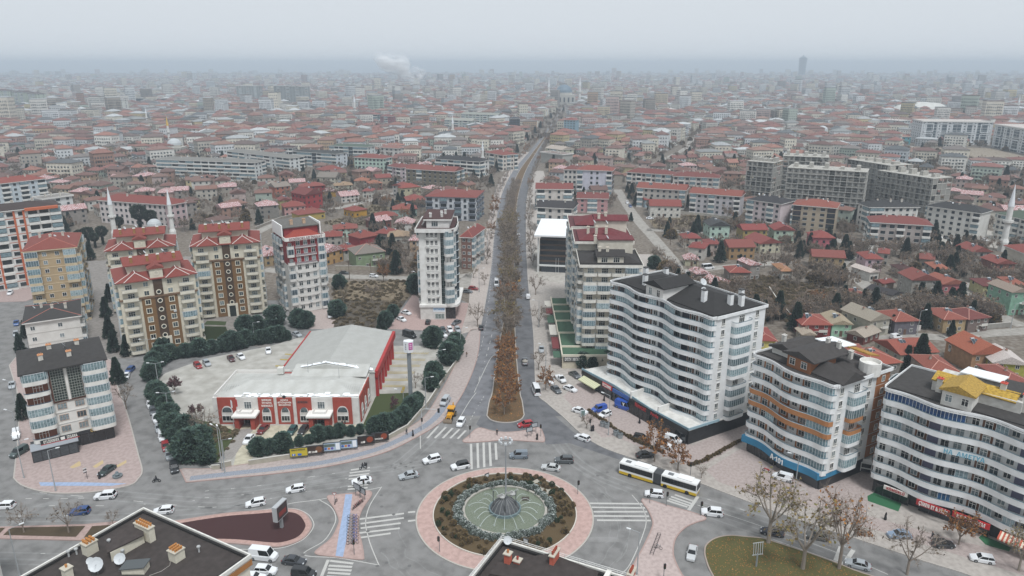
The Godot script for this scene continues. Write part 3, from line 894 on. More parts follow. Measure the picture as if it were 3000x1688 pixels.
func loc(o: Node3D,v: Vector3) -> Vector3:
	return o.transform.affine_inverse()*v
func inset_path(p: PackedVector2Array,d: float) -> PackedVector2Array:
	var q := PackedVector2Array()
	for i in p.size():
		var t := (p[mini(i+1,p.size()-1)]-p[maxi(i-1,0)]).normalized()
		q.append(p[i]+Vector2(t.y,-t.x)*d)
	return q
# a block whose balconies sweep along the street face in waves
func wavy(nm: String,label: String,s: Dictionary) -> Node3D:
	var a: Vector3 = s.fl
	var b: Vector3 = s.fr
	var w := Vector2(b.x-a.x,b.z-a.z).length()
	var d: float = s.d
	var n: int = s.n
	var fh: float = s.fh
	var g: float = s.g
	var top := g+n*fh
	var root := thing(nm,label,"apartment block",V(a.x,0,a.z),heading(a,b))
	var white: Material = mat(s.get("wall","e0e1e1"),0.75,"streak",8.0)
	var trim: Material = mat(s.get("trim","e9eaea"),0.7,"streak",6.0)
	part(root,"wall",N().bx(0,w,g,top,-d,0),white)
	var path := PackedVector2Array()
	path.append(Vector2(s.get("x0",-0.3),-0.4))
	var k := int(w/0.7)
	for i in k+1:
		var x := w*i/k
		var e := minf(1.0,minf(x+0.35,w-x+0.35)/2.2)
		var z: float = 1.75+s.amp*sin(TAU*(x/s.period+s.phase))
		path.append(Vector2(x,z*sqrt(1.0-(1.0-e)*(1.0-e))))
	path.append(Vector2(w+0.3,-0.4))
	var floor_poly := path.duplicate()
	var inner := inset_path(path,0.3)
	var rail_m: Material = mat("54707c",0.35)
	var cw: float = w/s.front.length()
	var bs := Basis.IDENTITY
	for i in n+1:
		var y := g+i*fh
		var bm := N()
		bm.prism(floor_poly,y-0.22,y,true)
		bm.strip(path,y,y+(0.98 if i < n else 0.6),0.16)
		var bt: Material = mat(s.alt,0.75,"streak",4.0) if i in s.get("alts",[]) else trim
		var bn := part(root,"balcony" if i < n else "roof_parapet",bm,bt)
		if i == n:
			break
		part(bn,"rail",N().strip(inset_path(path,0.03),y+1.04,y+1.18,0.08),rail_m)
		part(bn,"coping",N().strip(inset_path(path,-0.03),y+0.98,y+1.04,0.22),mat("cfcfcd",0.7))
		# cells along the wall
		var runs := []
		for c in s.front.length():
			var ch: String = s.front[c]
			var at := V(cw*(c+0.5),y,0)
			var t := Transform3D(bs,at)
			match ch:
				"b":
					part(root,"panel",boxm,mat(s.panel,0.75,"tiles",1.6),at+V(0,fh/2,0.03),0,V(cw*.98,fh-.24,0.1))
					window(root,t.translated_local(V(0,0.5,0.08)),minf(1.7,cw*.6),1.75,mat("e2e0da",0.6),1)
				"k":
					part(root,"panel",boxm,mat(s.get("dark","4b4d55"),0.6,"streak",3.0),at+V(0,fh/2,0.03),0,V(cw*.9,fh-.24,0.1))
				"w":
					window(root,t.translated_local(V(0,0.7,0.02)),minf(1.5,cw*.6),1.6,mat("e2e0da",0.6),1)
				_:
					window(root,t.translated_local(V(0,0.1,0.02)),minf(1.8,cw*.7),2.15,mat("d0ceca",0.6),1)
			if ch == "g" or (s.has("topglass") and i == n-1 and c < 6) or (ch in ["r","k","w"] and rng.randf() < s.get("gz",0.4)):
				if runs.size() and runs[-1][1] == c:
					runs[-1][1] = c+1
				else:
					runs.append([c,c+1])
		for r in runs:
			var sec := PackedVector2Array()
			for q in inner:
				if q.x >= r[0]*cw-.4 and q.x <= r[1]*cw+.1:
					sec.append(q)
			if sec.size() < 3:
				continue
			var blue: bool = i == n-1 and s.has("topglass") and r[0] < 6
			var tone: String = "2c568a" if blue else s.get("tones",["a8c0c6","9db6bd","86a0a8","b4c8cc","73898f"])[rng.randi() % 5]
			var gz := part(root,"glazing",N().strip(sec,y+0.98,y+fh-0.24,0.05),glass(tone,0.16))
			var bars := N()
			for j in sec.size():
				bars.box(V(sec[j].x,y+(0.98+fh-.24)/2,sec[j].y),V(0.07,fh-1.22,0.12))
			part(gz,"glazing_bars",bars,mat("c6cbcd",0.5))
	# side faces
	for f in [[s.get("rs",""),V(w,0,0),Vector3.FORWARD,Vector3.RIGHT],[s.get("ls",""),V(0,0,-d),Vector3.BACK,Vector3.LEFT]]:
		var codes: String = f[0]
		if codes == "":
			continue
		var sw := d/codes.length()
		var fb := face_basis(f[2],f[3])
		for i in n:
			for c in codes.length():
				var t := Transform3D(fb,f[1]+f[2]*sw*(c+.5)+V(0,g+i*fh,0))
				match codes[c]:
					"w":
						window(root,t.translated_local(V(0,0.5,0)),1.2,1.8,mat("dedcd6",0.6),3)
					"B":
						balcony(root,t,sw*1.05,fh,{"trim": trim if not i in s.get("alts",[]) else mat(s.alt,.75,"streak",4.0),"gz": 0.75,"dep": 1.6,"bow": 0.9,"solid": 0.8,"gtones": ["9fb6bb","86999e","a9bec2","6e8085"],"railhex": "54707c"})
					"p":
						part(root,"panel",boxm,mat(s.panel,0.75,"tiles",1.6),t*V(0,fh/2,0.03),0,(fb*V(sw*.98,fh-.24,0.1)).abs())
						window(root,t.translated_local(V(0,0.6,0.08)),1.2,1.5,mat("dedcd6",0.6),0)
	# flat dark roof inside the parapet with a raised middle
	var rp := path.duplicate()
	rp.append(Vector2(w+.3,-d-.3))
	rp.append(Vector2(-.3,-d-.3))
	var rm: Material = mat(s.get("rhex","3a3735"),0.95,"membrane",14.0)
	var roof := part(root,"roof",N().prism(rp,top+0.02,top+0.12),rm)
	part(roof,"parapet",N().strip(PackedVector2Array([Vector2(w+.3,-.4),Vector2(w+.3,-d-.3),Vector2(-.3,-d-.3),Vector2(-.3,-.4)]),top-.25,top+.55,-0.2),trim)
	var hr := hip_roof(w-1.6,d-1.2,0.0,s.get("rh",2.2),top+0.35,"hip",0.2)
	part(roof,"roof_slope",hr,rm,V(0.8,0,-0.6))
	for c in s.get("chimneys",[]):
		var o := part(roof,"chimney",N().bx(-.55,.55,0,c[2],-.55,.55),trim,V(c[0],top+.3,c[1]))
		part(o,"chimney_cap",N().bx(-.62,.62,c[2]+.1,c[2]+.3,-.62,.62),mat("454444",0.8))
	for c in s.get("dishes",[]):
		dish(roof,V(c[0],top+2.6,c[1]),rng.randf_range(-.5,.3),c[2])
	return root
func sign_band(root: Node3D,path: PackedVector2Array,y0: float,y1: float,t: float,m: Material) -> MeshInstance3D:
	return part(root,"sign_band",N().strip(path,y0,y1,t),m)
func shop(root: Node3D,x0: float,x1: float,h: float,z: float,hex := "2b2c2e") -> void:
	var gl := part(root,"shop_window",N().bx(x0,x1,0.1,h,z-.3,z),glass(hex))
	var bars := N()
	var k := maxi(2,roundi((x1-x0)/1.8))
	for i in k+1:
		var x := x0+(x1-x0)*i/k
		bars.bx(x-.06,x+.06,0.1,h,z-.02,z+.08)
	bars.bx(x0,x1,0,.25,z-.02,z+.06)
	part(gl,"shop_bars",bars,mat("3b3b3d",0.5))
func awning(root: Node3D,x0: float,x1: float,y: float,z: float,dep: float,a: String,b: String) -> void:
	var m1 := N()
	var m2 := N()
	var k := maxi(4,roundi((x1-x0)/0.35))
	for i in k:
		var p := x0+(x1-x0)*i/k
		var q := x0+(x1-x0)*(i+1)/k
		var m := m1 if i % 2 == 0 else m2
		m.quad_to(V(p,y,z),V(q,y,z),V(q,y-.7,z+dep),V(p,y-.7,z+dep),Vector3.UP)
		m.quad_to(V(p,y-.7,z+dep),V(q,y-.7,z+dep),V(q,y-1.0,z+dep),V(p,y-1.0,z+dep),Vector3.BACK)
	part(root,"awning",m1,mat(a,.8))
	part(root,"awning",m2,mat(b,.8))
func corner_block() -> void:
	# the flats over the restaurant
	var fl := V(-113.6,21.5,-155)
	var fr := V(-99.2,21.5,-164.7)
	var root := thing("apartment_block","white block with charcoal roof and curved balconies above the corner restaurant","apartment block",V(fl.x,0,fl.z),heading(fl,fr))
	var w := 17.4
	var d := 17.5
	var g := 4.0
	var fh := 2.95
	var top := 21.6
	var white := mat("dddad4",0.8,"streak",7.0)
	part(root,"wall",N().bx(0.9,w-.9,g,top,-d+.8,-1.2),white)
	part(root,"shop_front",N().bx(0.9,w-.6,0,g,-d+.8,-1.4),mat("4a4644",0.6,"pane",3.0))
	var brown := mat("6a4434",0.75,"tiles",2.0)
	var p1 := part(root,"brown_facing",N().bx(5.2,12.4,g+3*fh-.3,top-.1,-1.3,-0.95),brown)
	part(p1,"white_pier",N().bx(8.5,9.1,g+3*fh,top-.1,-0.96,-0.85),white)
	for x in [[5.7,8.4],[9.2,11.9]]:
		var gl := part(root,"curtain_wall",N().bx(x[0],x[1],g+3*fh+.3,top-.3,-0.97,-0.8),glass("3a443d"))
		var bars := N()
		for i in 6:
			bars.bx(lerpf(x[0],x[1],i/5.0)-.04,lerpf(x[0],x[1],i/5.0)+.04,g+3*fh+.3,top-.3,-.8,-.72)
		for i in 13:
			var y := lerpf(g+3*fh+.3,top-.3,i/12.0)
			bars.bx(x[0],x[1],y-.04,y+.04,-.8,-.73)
		part(gl,"glazing_bars",bars,mat("8d9089",0.4))
	for i in 3:
		for x in [6.9,10.6]:
			window(root,Transform3D(Basis(),V(x,g+i*fh+.7,-1.2)),2.0,1.6,mat("a98f7d",0.6),0)
	for i in 3:
		part(root,"string_course",N().bx(5.0,12.6,g+i*fh-.15,g+i*fh+.05,-1.25,-1.08),mat("c9c6c0",.8))
	for i in 6:
		for c in [[2.6,5.4],[14.8,5.4]]:
			part(root,"panel",boxm,mat("84513a",0.8,"tiles",1.8),V(c[0],g+i*fh+fh/2,-1.18),0,V(4.6,fh-.2,.1))
			balcony(root,Transform3D(Basis(),V(c[0],g+i*fh,-1.2)),c[1],fh,{"trim": mat("dfdcd6",.75,"streak",5.0),"gz": 0.35 if c[0] < 5 else 0.95,"dep": 1.9,"bow": 1.2,"solid": .85,"gtones": ["8fa3a6","a5b6b8","7d9094","98abad"],"railhex": "3f5c6d"})
	for i in 6:
		for z in [-6.0,-11.0]:
			balcony(root,Transform3D(face_basis(Vector3.FORWARD,Vector3.RIGHT),V(w-.9,g+i*fh,z)),4.0,fh,{"trim": mat("dfdcd6",.75,"streak",5.0),"gz": .6,"dep": 1.0,"bow": .5})
	var rf := part(root,"roof",hip_roof(w,d,0.5,1.5,top+.2,"hip",.35),mat("3b3836",.95,"membrane",15.0))
	for c in [[4.5,-2.2,1.4],[10.3,-1.6,1.3],[6.5,-8.6,1.5],[12.5,-9.0,1.3]]:
		chimney(rf,V(c[0],top+.9,c[1]-3.0),1.0,c[2],"d6d2c9","b9835c")
	dish(rf,V(9.5,top+2.6,-9),.2,.6)
	# restaurant at street level
	var dk := mat("2c2c2e",.5)
	var cn := part(root,"restaurant_front",N().bx(-.9,8.6,0,3.3,-3.0,2.4),dk)
	part(cn,"lean_to_roof",N().box(V(3.9,3.5,1.2),V(9.8,.16,3.0),Basis(Vector3.RIGHT,.18)),mat("8d9196",.6))
	part(cn,"sign_board",N().bx(1.2,9.2,3.7,4.7,0.9,1.15),dk)
	lettering(cn,"ETLİEKMEK",.75,V(3.4,4.2,1.2),0,mat("d9d4cb",.6),false,3.2)
	lettering(cn,"IZGARA",.75,V(7.7,4.2,1.2),0,mat("d9d4cb",.6),false,2.2)
	part(cn,"round_badge",N().bx(5.35,6.2,3.85,4.55,1.14,1.22),mat("e2ded6",.6))
	part(cn,"red_strip",N().bx(1.2,9.2,3.55,3.72,0.9,1.2),mat("b03a33",.6))
	for i in 5:
		part(cn,"screen_panel",N().bx(-.7+i*1.85,.95+i*1.85,.3,2.7,2.4,2.46),mat("56585b",.5,"pane",1.5))
	shop(root,9.4,w-.8,3.1,-.9)
	part(root,"sign_board",N().bx(9.3,w-.7,3.2,4.0,-.9,-.65),dk)
	lettering(root,"ÖZLEM",.7,V(13.2,3.6,-.6),0,mat("c9a95f",.5),true,3.0)
func beige_tower(at: Vector3,yaw: float,label: String,n := 8,w := 22.6,d := 19.0,fh := 2.95) -> void:
	var root := thing("apartment_tower",label,"apartment tower",at,yaw,"beige residential towers")
	var cream := mat("cfc8b6",.85,"streak",8.0)
	var trim := mat("d6d0c0",.8,"streak",5.0)
	var brown := mat("8a6c45",.85,"tiles",3.0)
	var dbrown := mat("53412f",.85,"tiles",3.0)
	var top := n*fh+1.2
	var mid := (n-2)*fh+1.0
	part(root,"wall",N().bx(0,w,0,top,-d,0),cream)
	var cx := w/2
	part(root,"brown_facing",N().bx(cx-5.3,cx+5.3,.2,mid,-.2,.18),brown)
	part(root,"dark_facing",N().bx(cx-1.35,cx+1.35,3.8,top-.3,-.2,.34),dbrown)
	part(root,"cornice",N().bx(-.25,w+.25,mid,mid+.5,-d-.25,.5),mat("6e5540",.8))
	var frame := mat("cfc8b6",.7)
	for i in n-2:
		var o := part(root,"round_window",N().lathe([Vector2(.55,0),Vector2(.8,0),Vector2(.8,.14),Vector2(.55,.14),Vector2(.55,0)],16),frame,V(cx,5.6+i*fh,.36))
		o.rotation.x = PI/2
		part(o,"pane",N().lathe([Vector2(.6,.05),Vector2(0,.06)],16),glass("23292c"))
	for i in n:
		var y := i*fh+1.0
		for x in [cx-3.5,cx+3.5]:
			window(root,Transform3D(Basis(),V(x,y+.8,.19 if i < n-2 else .01)),1.5,1.6,frame,2)
		for x in [3.0,w-3.0]:
			balcony(root,Transform3D(Basis(),V(x,y,0)),4.4,fh,{"trim": trim,"gz": .15,"dep": 1.5,"bow": .9 if i < n-2 else 0.0,"solid": .85})
		for z in [-3.2,-8.5,-14.0]:
			for sd in [[V(w,y,z),face_basis(Vector3.FORWARD,Vector3.RIGHT)],[V(0,y,z),face_basis(Vector3.BACK,Vector3.LEFT)]]:
				balcony(root,Transform3D(sd[1],sd[0]),3.2,fh,{"trim": trim,"gz": .7,"dep": 1.1,"bow": 0.3,"solid": .85})
	# doorway
	var portal := part(root,"portal",N().bx(cx-1.9,cx+1.9,0,5.0,.15,.7),trim)
	part(portal,"door",N().bx(cx-1.1,cx+1.1,.1,4.3,.66,.75),glass("1f2b27"))
	# roofs
	var red := mat("8f4a42",.9,"tiles",4.0)
	var rf := part(root,"roof",hip_roof(w,d,.8,3.2,top+.1,"hip",.25),red)
	part(rf,"ridge_tiles",ridge_lines(w,d,.8,3.2,top+.1),mat("d2c9c2",.9))
	for x in [cx-6.0,cx+6.0]:
		var gw := 7.2
		var gm := N()
		var y := top+.1
		var a := V(x-gw/2,y,1.3)
		var b := V(x+gw/2,y,1.3)
		var rr := V(x,y+2.4,-.5)
		var r2 := V(x,y+2.4,-6)
		gm.quad_to(a,b,rr,rr,V(0,1,1))
		gm.quad_to(b,V(x+gw/2,y,-6),r2,rr,V(1,1,0))
		gm.quad_to(a,V(x-gw/2,y,-6),r2,rr,V(-1,1,0))
		gm.bx(x-gw/2,x+gw/2,y-.25,y,-.5,1.3)
		var gg := part(root,"roof_gable",gm,red)
		part(gg,"ridge_tiles",N().tube(a,rr,.12,.12,5).tube(b,rr,.12,.12,5).tube(rr,r2,.12,.12,5),mat("d6cec8",.9))
	var up := part(root,"attic",N().bx(3.4,w-3.4,top,top+4.2,-d+3.4,-4.4),cream)
	part(up,"attic_roof",hip_roof(w-5.6,d-6.6,.4,1.6,top+4.3,"gable",.25),red,V(2.8,0,-3.6))
	var dm := part(root,"dormer",N().bx(cx-1.9,cx+1.9,top,top+3.4,-6,0.3),cream)
	part(dm,"dormer_roof",hip_roof(4.2,6.4,.35,1.2,top+3.45,"gable",.2),red,V(cx-2.1,0,.35))
	var ow := part(dm,"round_window",N().lathe([Vector2(.5,0),Vector2(.8,0),Vector2(.8,.12),Vector2(.5,.12)],14),frame,V(cx,top+1.8,.31))
	ow.rotation.x = PI/2
	for x in [cx-1.6,cx+1.6,5.0,w-5.0]:
		chimney(up,V(x,top+4.4,-5.2),.8,2.2,"9d7444","d4d2cc")
	for k in 5:
		dish(up,V(rng.randf_range(5,w-5),top+6.4,rng.randf_range(-12,-6)),rng.randf_range(-.5,.3),.6)
func red_tower() -> void:
	var fl := V(-83,28.5,-260.9)
	var fr := V(-71.3,28.5,-268.3)
	var root := thing("apartment_tower","slim white tower with dark red upper storeys and a name board","apartment tower",V(fl.x,0,fl.z),heading(fl,fr))
	var w := 14.0
	var d := 17.0
	var n := 9
	var fh := 3.1
	var white := mat("d6d3ce",.85,"streak",8.0)
	var red := mat("8c2b2e",.85,"streak",8.0)
	part(root,"wall",N().bx(0,w,0,.6+6*fh,-d,0),white)
	part(root,"red_wall",N().bx(.02,w-.02,.6+6*fh,.6+9*fh,-d,-.02),red)
	for i in n:
		var y := .6+i*fh
		for x in [4.2,7.0,9.8]:
			window(root,Transform3D(Basis(),V(x,y+.7,0)),1.5,1.85,mat("dcdad5",.6),1)
		for x in [1.25,w-1.25]:
			balcony(root,Transform3D(Basis(),V(x,y,0)),2.5,fh,{"trim": white,"gz": .7,"dep": 1.1,"bow": .5,"gtones": ["55626b","8398a0","a5b6bb","4c5860"]})
		for sd in [[V(w,y,0),face_basis(Vector3.FORWARD,Vector3.RIGHT),Vector3.FORWARD],[V(0,y,-d),face_basis(Vector3.BACK,Vector3.LEFT),Vector3.BACK]]:
			for q in [2.0,6.0,10.5]:
				balcony(root,Transform3D(sd[1],sd[0]+sd[2]*q),3.0,fh,{"trim": white,"gz": .7,"dep": 1.0,"bow": .5,"gtones": ["6d8087","8398a0","a5b6bb","5c6a70"]})
		part(root,"sill_band",N().strip(PackedVector2Array([Vector2(2.8,0),Vector2(3.1,.55),Vector2(7,.7),Vector2(10.9,.55),Vector2(11.2,0)]),y-.12,y+.12,.2),mat("c9c5c0",.8))
		if i >= 6:
			part(root,"railing",N().strip(PackedVector2Array([Vector2(2.8,.1),Vector2(3.1,.5),Vector2(7,.66),Vector2(10.9,.5),Vector2(11.2,.1)]),y+.15,y+.75,.06),mat("8c7d80",.5))
	part(root,"red_facing",N().bx(2.5,3.3,.6+6*fh,.6+9*fh,-.1,.3).bx(10.7,11.5,.6+6*fh,.6+9*fh,-.1,.3),red)
	var top := .6+n*fh
	var band := part(root,"name_board",N().strip(PackedVector2Array([Vector2(-.6,-3),Vector2(-.6,.5),Vector2(0.2,1.1),Vector2(w-.2,1.1),Vector2(w+.6,.5),Vector2(w+.6,-3)]),top-.2,top+1.1,.25),mat("dcd8d2",.75))
	lettering(band,"DEMİROKLAR İNŞAAT",.95,V(w/2,top+.45,1.16),0,mat("7b5152",.7),true,12.4)
	part(root,"roof",hip_roof(w-.6,9.0,0.0,2.6,top+.4,"hip",.4),mat("a2473a",.9,"tiles",4.0),V(.3,0,-.2))
	var up := part(root,"attic",N().bx(.6,w-.6,top,top+4.0,-d+.4,-4.2),red)
	part(up,"attic_roof",N().box(V(w/2,top+4.2,-d/2-2),V(w+.4,.35,d-3.4),Basis(Vector3.RIGHT,.05)),mat("6b6863",.9,"membrane",9.0))
	for x in [-.2,w+.2]:
		part(up,"curved_fin",N().bx(x-.2,x+.2,top+.5,top+5.0,-d+.4,-3.6),mat("e6e5e2",.75))
	for x in [4.5,9.3]:
		chimney(up,V(x,top+4.4,-7.5),1.0,1.4,"c8a98c","b08d70")
func round_tower() -> void:
	var fl := V(-34.1,34,-255.9)
	var fr := V(-22.5,34,-255.9)
	var root := thing("apartment_tower","tall white tower with rounded glazed corner and brown roof beside the avenue","apartment tower",V(fl.x,0,fl.z),heading(fl,fr))
	var w := 11.6
	var d := 21.0
	var g := 5.6
	var n := 9
	var fh := 3.12
	var top := g+n*fh
	var white := mat("dcdad6",.8,"streak",8.0)
	part(root,"wall",N().bx(0.5,w,g,top,-d,0),white)
	part(root,"base_wall",N().bx(0.3,9.6,0,g,-d,1.2),mat("d3d0cb",.85,"streak",6.0))
	part(root,"shop_front",N().bx(9.6,w+1.6,.1,4.6,-d+1,0.2),glass("2d2f31"))
	part(root,"terrace_slab",N().prism(pl([0,1.6,w+.5,1.6,w+2.4,.6,w+3.2,-2,w+3.2,-d,0,-d]),g-.7,g+.15,true),white)
	var sb := part(root,"sign_board",N().bx(5.0,9.4,3.1,4.8,1.2,1.3),mat("d9e0e4",.6))
	lettering(sb,"MATHANEM",.8,V(7.2,4.1,1.34),0,mat("2d6d99",.6),false,4.0)
	window(root,Transform3D(Basis(),V(7.4,.4,1.2)),3.4,2.0,mat("c4c8c6",.6),0,glass("93a09b"))
	for i in n:
		var y := g+i*fh
		for x in [3.6,5.2,6.8]:
			window(root,Transform3D(Basis(),V(x,y+.5,0.01)),1.05,1.9,mat("e2e0dc",.6),3,glass("2c3134"))
		part(root,"bow_sill",N().strip(PackedVector2Array([Vector2(2.8,0),Vector2(3.0,.6),Vector2(5.2,.9),Vector2(7.4,.6),Vector2(7.6,0)]),y-.1,y+.15,.25),white)
		var cwm := part(root,"curtain_wall",N().bx(8.3,9.7,y,y+fh-.1,0,.12),glass("25302d"))
		part(cwm,"glazing_bars",N().bx(8.96,9.04,y,y+fh,.1,.2).bx(8.3,9.7,y+1.5,y+1.58,.1,.2),mat("6c736f",.5))
		# rounded corner balconies
		balcony(root,Transform3D(Basis(Vector3.UP,.5),V(w-.6,y,-.2)),3.4,fh,{"trim": white,"gz": .7,"dep": 2.0,"bow": 1.2,"gtones": ["a9b9bd","93a5aa","bccacd","83969b"]})
		var rb := face_basis(Vector3.FORWARD,Vector3.RIGHT)
		balcony(root,Transform3D(rb,V(w,y,-4.6)),3.6,fh,{"trim": white,"gz": .8,"dep": 1.9,"bow": 1.1,"gtones": ["a9b9bd","93a5aa","bccacd","83969b"]})
		var bow := part(root,"curtain_wall",N().lathe([Vector2(2.4,.05),Vector2(2.4,fh-.25)],14,V(w+.1,y,-9.0)),glass("33424a"))
		part(bow,"floor_ring",N().lathe([Vector2(2.5,-.2),Vector2(2.65,-.2),Vector2(2.65,.05),Vector2(2.4,.05)],14,V(w+.1,y,-9.0)),mat("a9b0b2",.6))
		balcony(root,Transform3D(rb,V(w,y,-14)),4.0,fh,{"trim": white,"gz": .6,"dep": 1.4,"bow": .8})
		balcony(root,Transform3D(face_basis(Vector3.BACK,Vector3.LEFT),V(.5,y,-3)),3.0,fh,{"trim": white,"gz": .6,"dep": 1.1,"bow": .3})
		balcony(root,Transform3D(face_basis(Vector3.BACK,Vector3.LEFT),V(.5,y,-9)),3.0,fh,{"trim": white,"gz": .6,"dep": 1.1,"bow": .3})
	var brown := mat("4c2f2c",.9,"membrane",9.0)
	var rf := part(root,"roof",N().bx(-.3,w+1.6,top,top+.25,-d-.3,1.4),brown)
	part(rf,"parapet",N().strip(PackedVector2Array([Vector2(-.4,1.5),Vector2(-.4,-d-.4),Vector2(w+1.2,-d-.4),Vector2(w+2.4,-9),Vector2(w+2.2,-1),Vector2(w+.6,1.5)]),top-.7,top+.7,.3,true),white)
	var up := part(root,"penthouse",N().bx(3.2,w-.2,top,top+3.2,-d+2,-2.2),white)
	part(up,"penthouse_roof",N().box(V(w/2+1.2,top+3.5,-d/2-.2),V(w-1.2,.4,d-3.0),Basis(Vector3.BACK,-.03)),brown)
	part(up,"roof_edge",N().bx(2.2,w+.9,top+3.0,top+3.5,-2.1,-1.6),white)
	window(up,Transform3D(Basis(),V(6.2,top+.8,-2.2)),2.4,1.9,mat("dcdad6",.6),1)
	for c in [[4.6,-4.2],[8.6,-5.4],[8.2,-8.4],[9.4,-11]]:
		chimney(up,V(c[0],top+3.6,c[1]),.8,1.5,"d8d6d2","c9c7c3")
	part(rf,"penthouse_fin",N().tube(V(1.5,top+1.2,-3),V(3.5,top+3.9,-12),.25,.25,6),white)
func pointed(w: float,h: float,spring := 0.55) -> PackedVector2Array:
	var p := PackedVector2Array([Vector2(w/2,0),Vector2(w/2,h*spring)])
	for i in range(1,6):
		var t := i/6.0
		p.append(Vector2(w/2*cos(t*PI/2*.93),h*spring+h*(1-spring)*sin(t*PI/2)))
	p.append(Vector2(0,h))
	for i in range(5,-1,-1):
		var q := p[i+1]
		p.append(Vector2(-q.x,q.y))
	p.append(Vector2(-w/2,0))
	return p
func plate(p: PackedVector2Array,z0: float,z1: float) -> MB:
	# an upright outline (x, y) given thickness from z0 to z1
	var f := N().prism(p,0,z1-z0,true)
	for i in f.v.size():
		var q := f.v[i]
		f.v[i] = V(q.x,q.z,z0+q.y)
		var m := f.n[i]
		f.n[i] = V(m.x,m.z,m.y)
	for i in range(0,f.v.size(),3):
		var q := f.v[i+1]
		f.v[i+1] = f.v[i+2]
		f.v[i+2] = q
	return f
func fire_station() -> void:
	var root := thing("fire_station","low white fire station with brick red arched bays and grey metal roof","fire station",V(-77.9,0.1,-172.6),0.0)
	var white := mat("d9d6d1",.85,"streak",8.0)
	var red := mat("a3483a",.85,"streak",5.0)
	var grey := mat("b9b9b4",.6,"streak",11.0)
	part(root,"wall",N().prism(pl([0,0,38,0,38,-16,0,-16]),0,7.4),white)
	var hall := part(root,"engine_hall",N().bx(13,39.3,0,7.6,-48.2,-16),mat("cfccc8",.85,"streak",8.0))
	var arch := plate(pointed(3.0,4.6),0,.1).mesh()
	var archs := plate(pointed(2.4,4.2),0,.1).mesh()
	for q in [[1.3,6.1,1],[11.9,15.9,0],[16.8,20.8,0],[21.8,25.7,0],[31.3,36.2,1]]:
		var pn := part(root,"red_bay",N().bx(q[0],q[1],0,7.55,0,.3),red)
		var cx: float = (q[0]+q[1])/2
		part(pn,"arch",arch if q[2] else archs,white,V(cx,.6,.3))
		var wd := 2.9 if q[2] else 2.2
		var lo := part(pn,"window",win_mesh(wd,1.5,0)[0],mat("c8c8c4",.6),V(cx,1.0,.41))
		part(lo,"pane",win_mesh(wd,1.5,0)[1],glass("2d3336"))
		var ua := plate(pointed(wd-.5,1.35,.2),0,.08)
		part(pn,"arched_window",ua,glass("6c7478"),V(cx,3.55,.41))
	for cx in [9.1,28.2]:
		var po := part(root,"porch",N().bx(cx-2.6,cx-1.5,0,3.5,0,3.4).bx(cx+1.5,cx+2.6,0,3.5,0,3.4).bx(cx-1.5,cx+1.5,2.9,3.5,0,3.4),red)
		part(po,"porch_roof",N().bx(cx-3.1,cx+3.1,3.5,4.0,0,3.9),mat("dedbd5",.8))
		part(po,"roof_rail",N().strip(PackedVector2Array([Vector2(cx-1.7,.4),Vector2(cx-1.7,2.6),Vector2(cx+1.7,2.6),Vector2(cx+1.7,.4)]),4.0,4.6,.12),mat("d2cfca",.8))
		var dr := part(po,"door",win_mesh(2.4,2.6,1)[0],mat("7c7d7c",.6),V(cx,.1,0.05))
		part(dr,"pane",win_mesh(2.4,2.6,1)[1],glass("2d3336"))
		window(root,Transform3D(Basis(),V(cx,4.3,0)),1.9,2.0,mat("c8c8c4",.6),1,glass("6c7478"))
	var lw := mat("e3dfd8",.6)
	lettering(root,"MERAM\nİTFAİYE\nMERKEZİ",.5,V(14.2,6.1,.33),0,lw)
	lettering(root,"KONYA\nBÜYÜKŞEHİR\nBELEDİYESİ",.42,V(18.8,6.2,.33),0,lw)
	lettering(root,"AYKOM",.6,V(23.5,6.3,.33),0,mat("33363a",.6),false,2.6)
	part(root,"emblem",N().lathe([Vector2(.45,0),Vector2(.45,.1),Vector2(0,.12)],12),mat("26272a",.6),V(18.8,7.8,.2)).rotation.x = PI/2
	# street side with arches, then the engine bays
	var rb := face_basis(Vector3.FORWARD,Vector3.RIGHT)
	for z in [-1.0,-5.2,-9.6]:
		var pn := part(root,"red_bay",N().bx(38,38.3,0,7.55,z-3.4,z),red)
		put(pn,"arch",archs,white,Transform3D(rb,V(38.3,.6,z-1.7)))
		var lo := put(pn,"window",win_mesh(2.0,1.5,0)[0],mat("c8c8c4",.6),Transform3D(rb,V(38.41,1.2,z-1.7)))
		part(lo,"pane",win_mesh(2.0,1.5,0)[1],glass("2d3336"))
	var bright := mat("a8312f",.7,"streak",4.0)
	for i in 7:
		var z := -16.6-i*4.5
		part(hall,"red_pier",N().bx(39.3,40.1,0,7.4,z-.8,z),bright)
		if i < 6+1 and z-4.5 > -49:
			var dr := part(hall,"bay_door",N().bx(39.3,39.5,.1,5.4,z-4.2,z-1.0),mat("c6c6c3",.6))
			var lines := N()
			for k in 6:
				lines.bx(39.5,39.54,.9*k+.4,.9*k+.46,z-4.2,z-1.0)
			part(dr,"door_ribs",lines,mat("9a9b99",.6))
	part(hall,"red_fascia",N().bx(39.3,40.2,5.9,7.9,-48.4,-16.2),bright)
	part(hall,"red_fascia",N().bx(12.6,13.0,6.0,7.9,-48.4,-16.2),bright)
	part(hall,"red_gable",N().bx(12.6,20.5,4.6,7.7,-16.0,-15.5),bright)
	# roofs
	var fr := part(root,"roof",hip_roof(37.2,15.4,0,1.5,7.45,"hip",.1),grey,V(.4,0,-.3))
	part(fr,"parapet",N().strip(PackedVector2Array([Vector2(17,-16.2),Vector2(0,-16.2),Vector2(0,0.05),Vector2(1,0.05)]),7.35,8.2,.35),mat("d3d0cb",.8))
	var ribs := N()
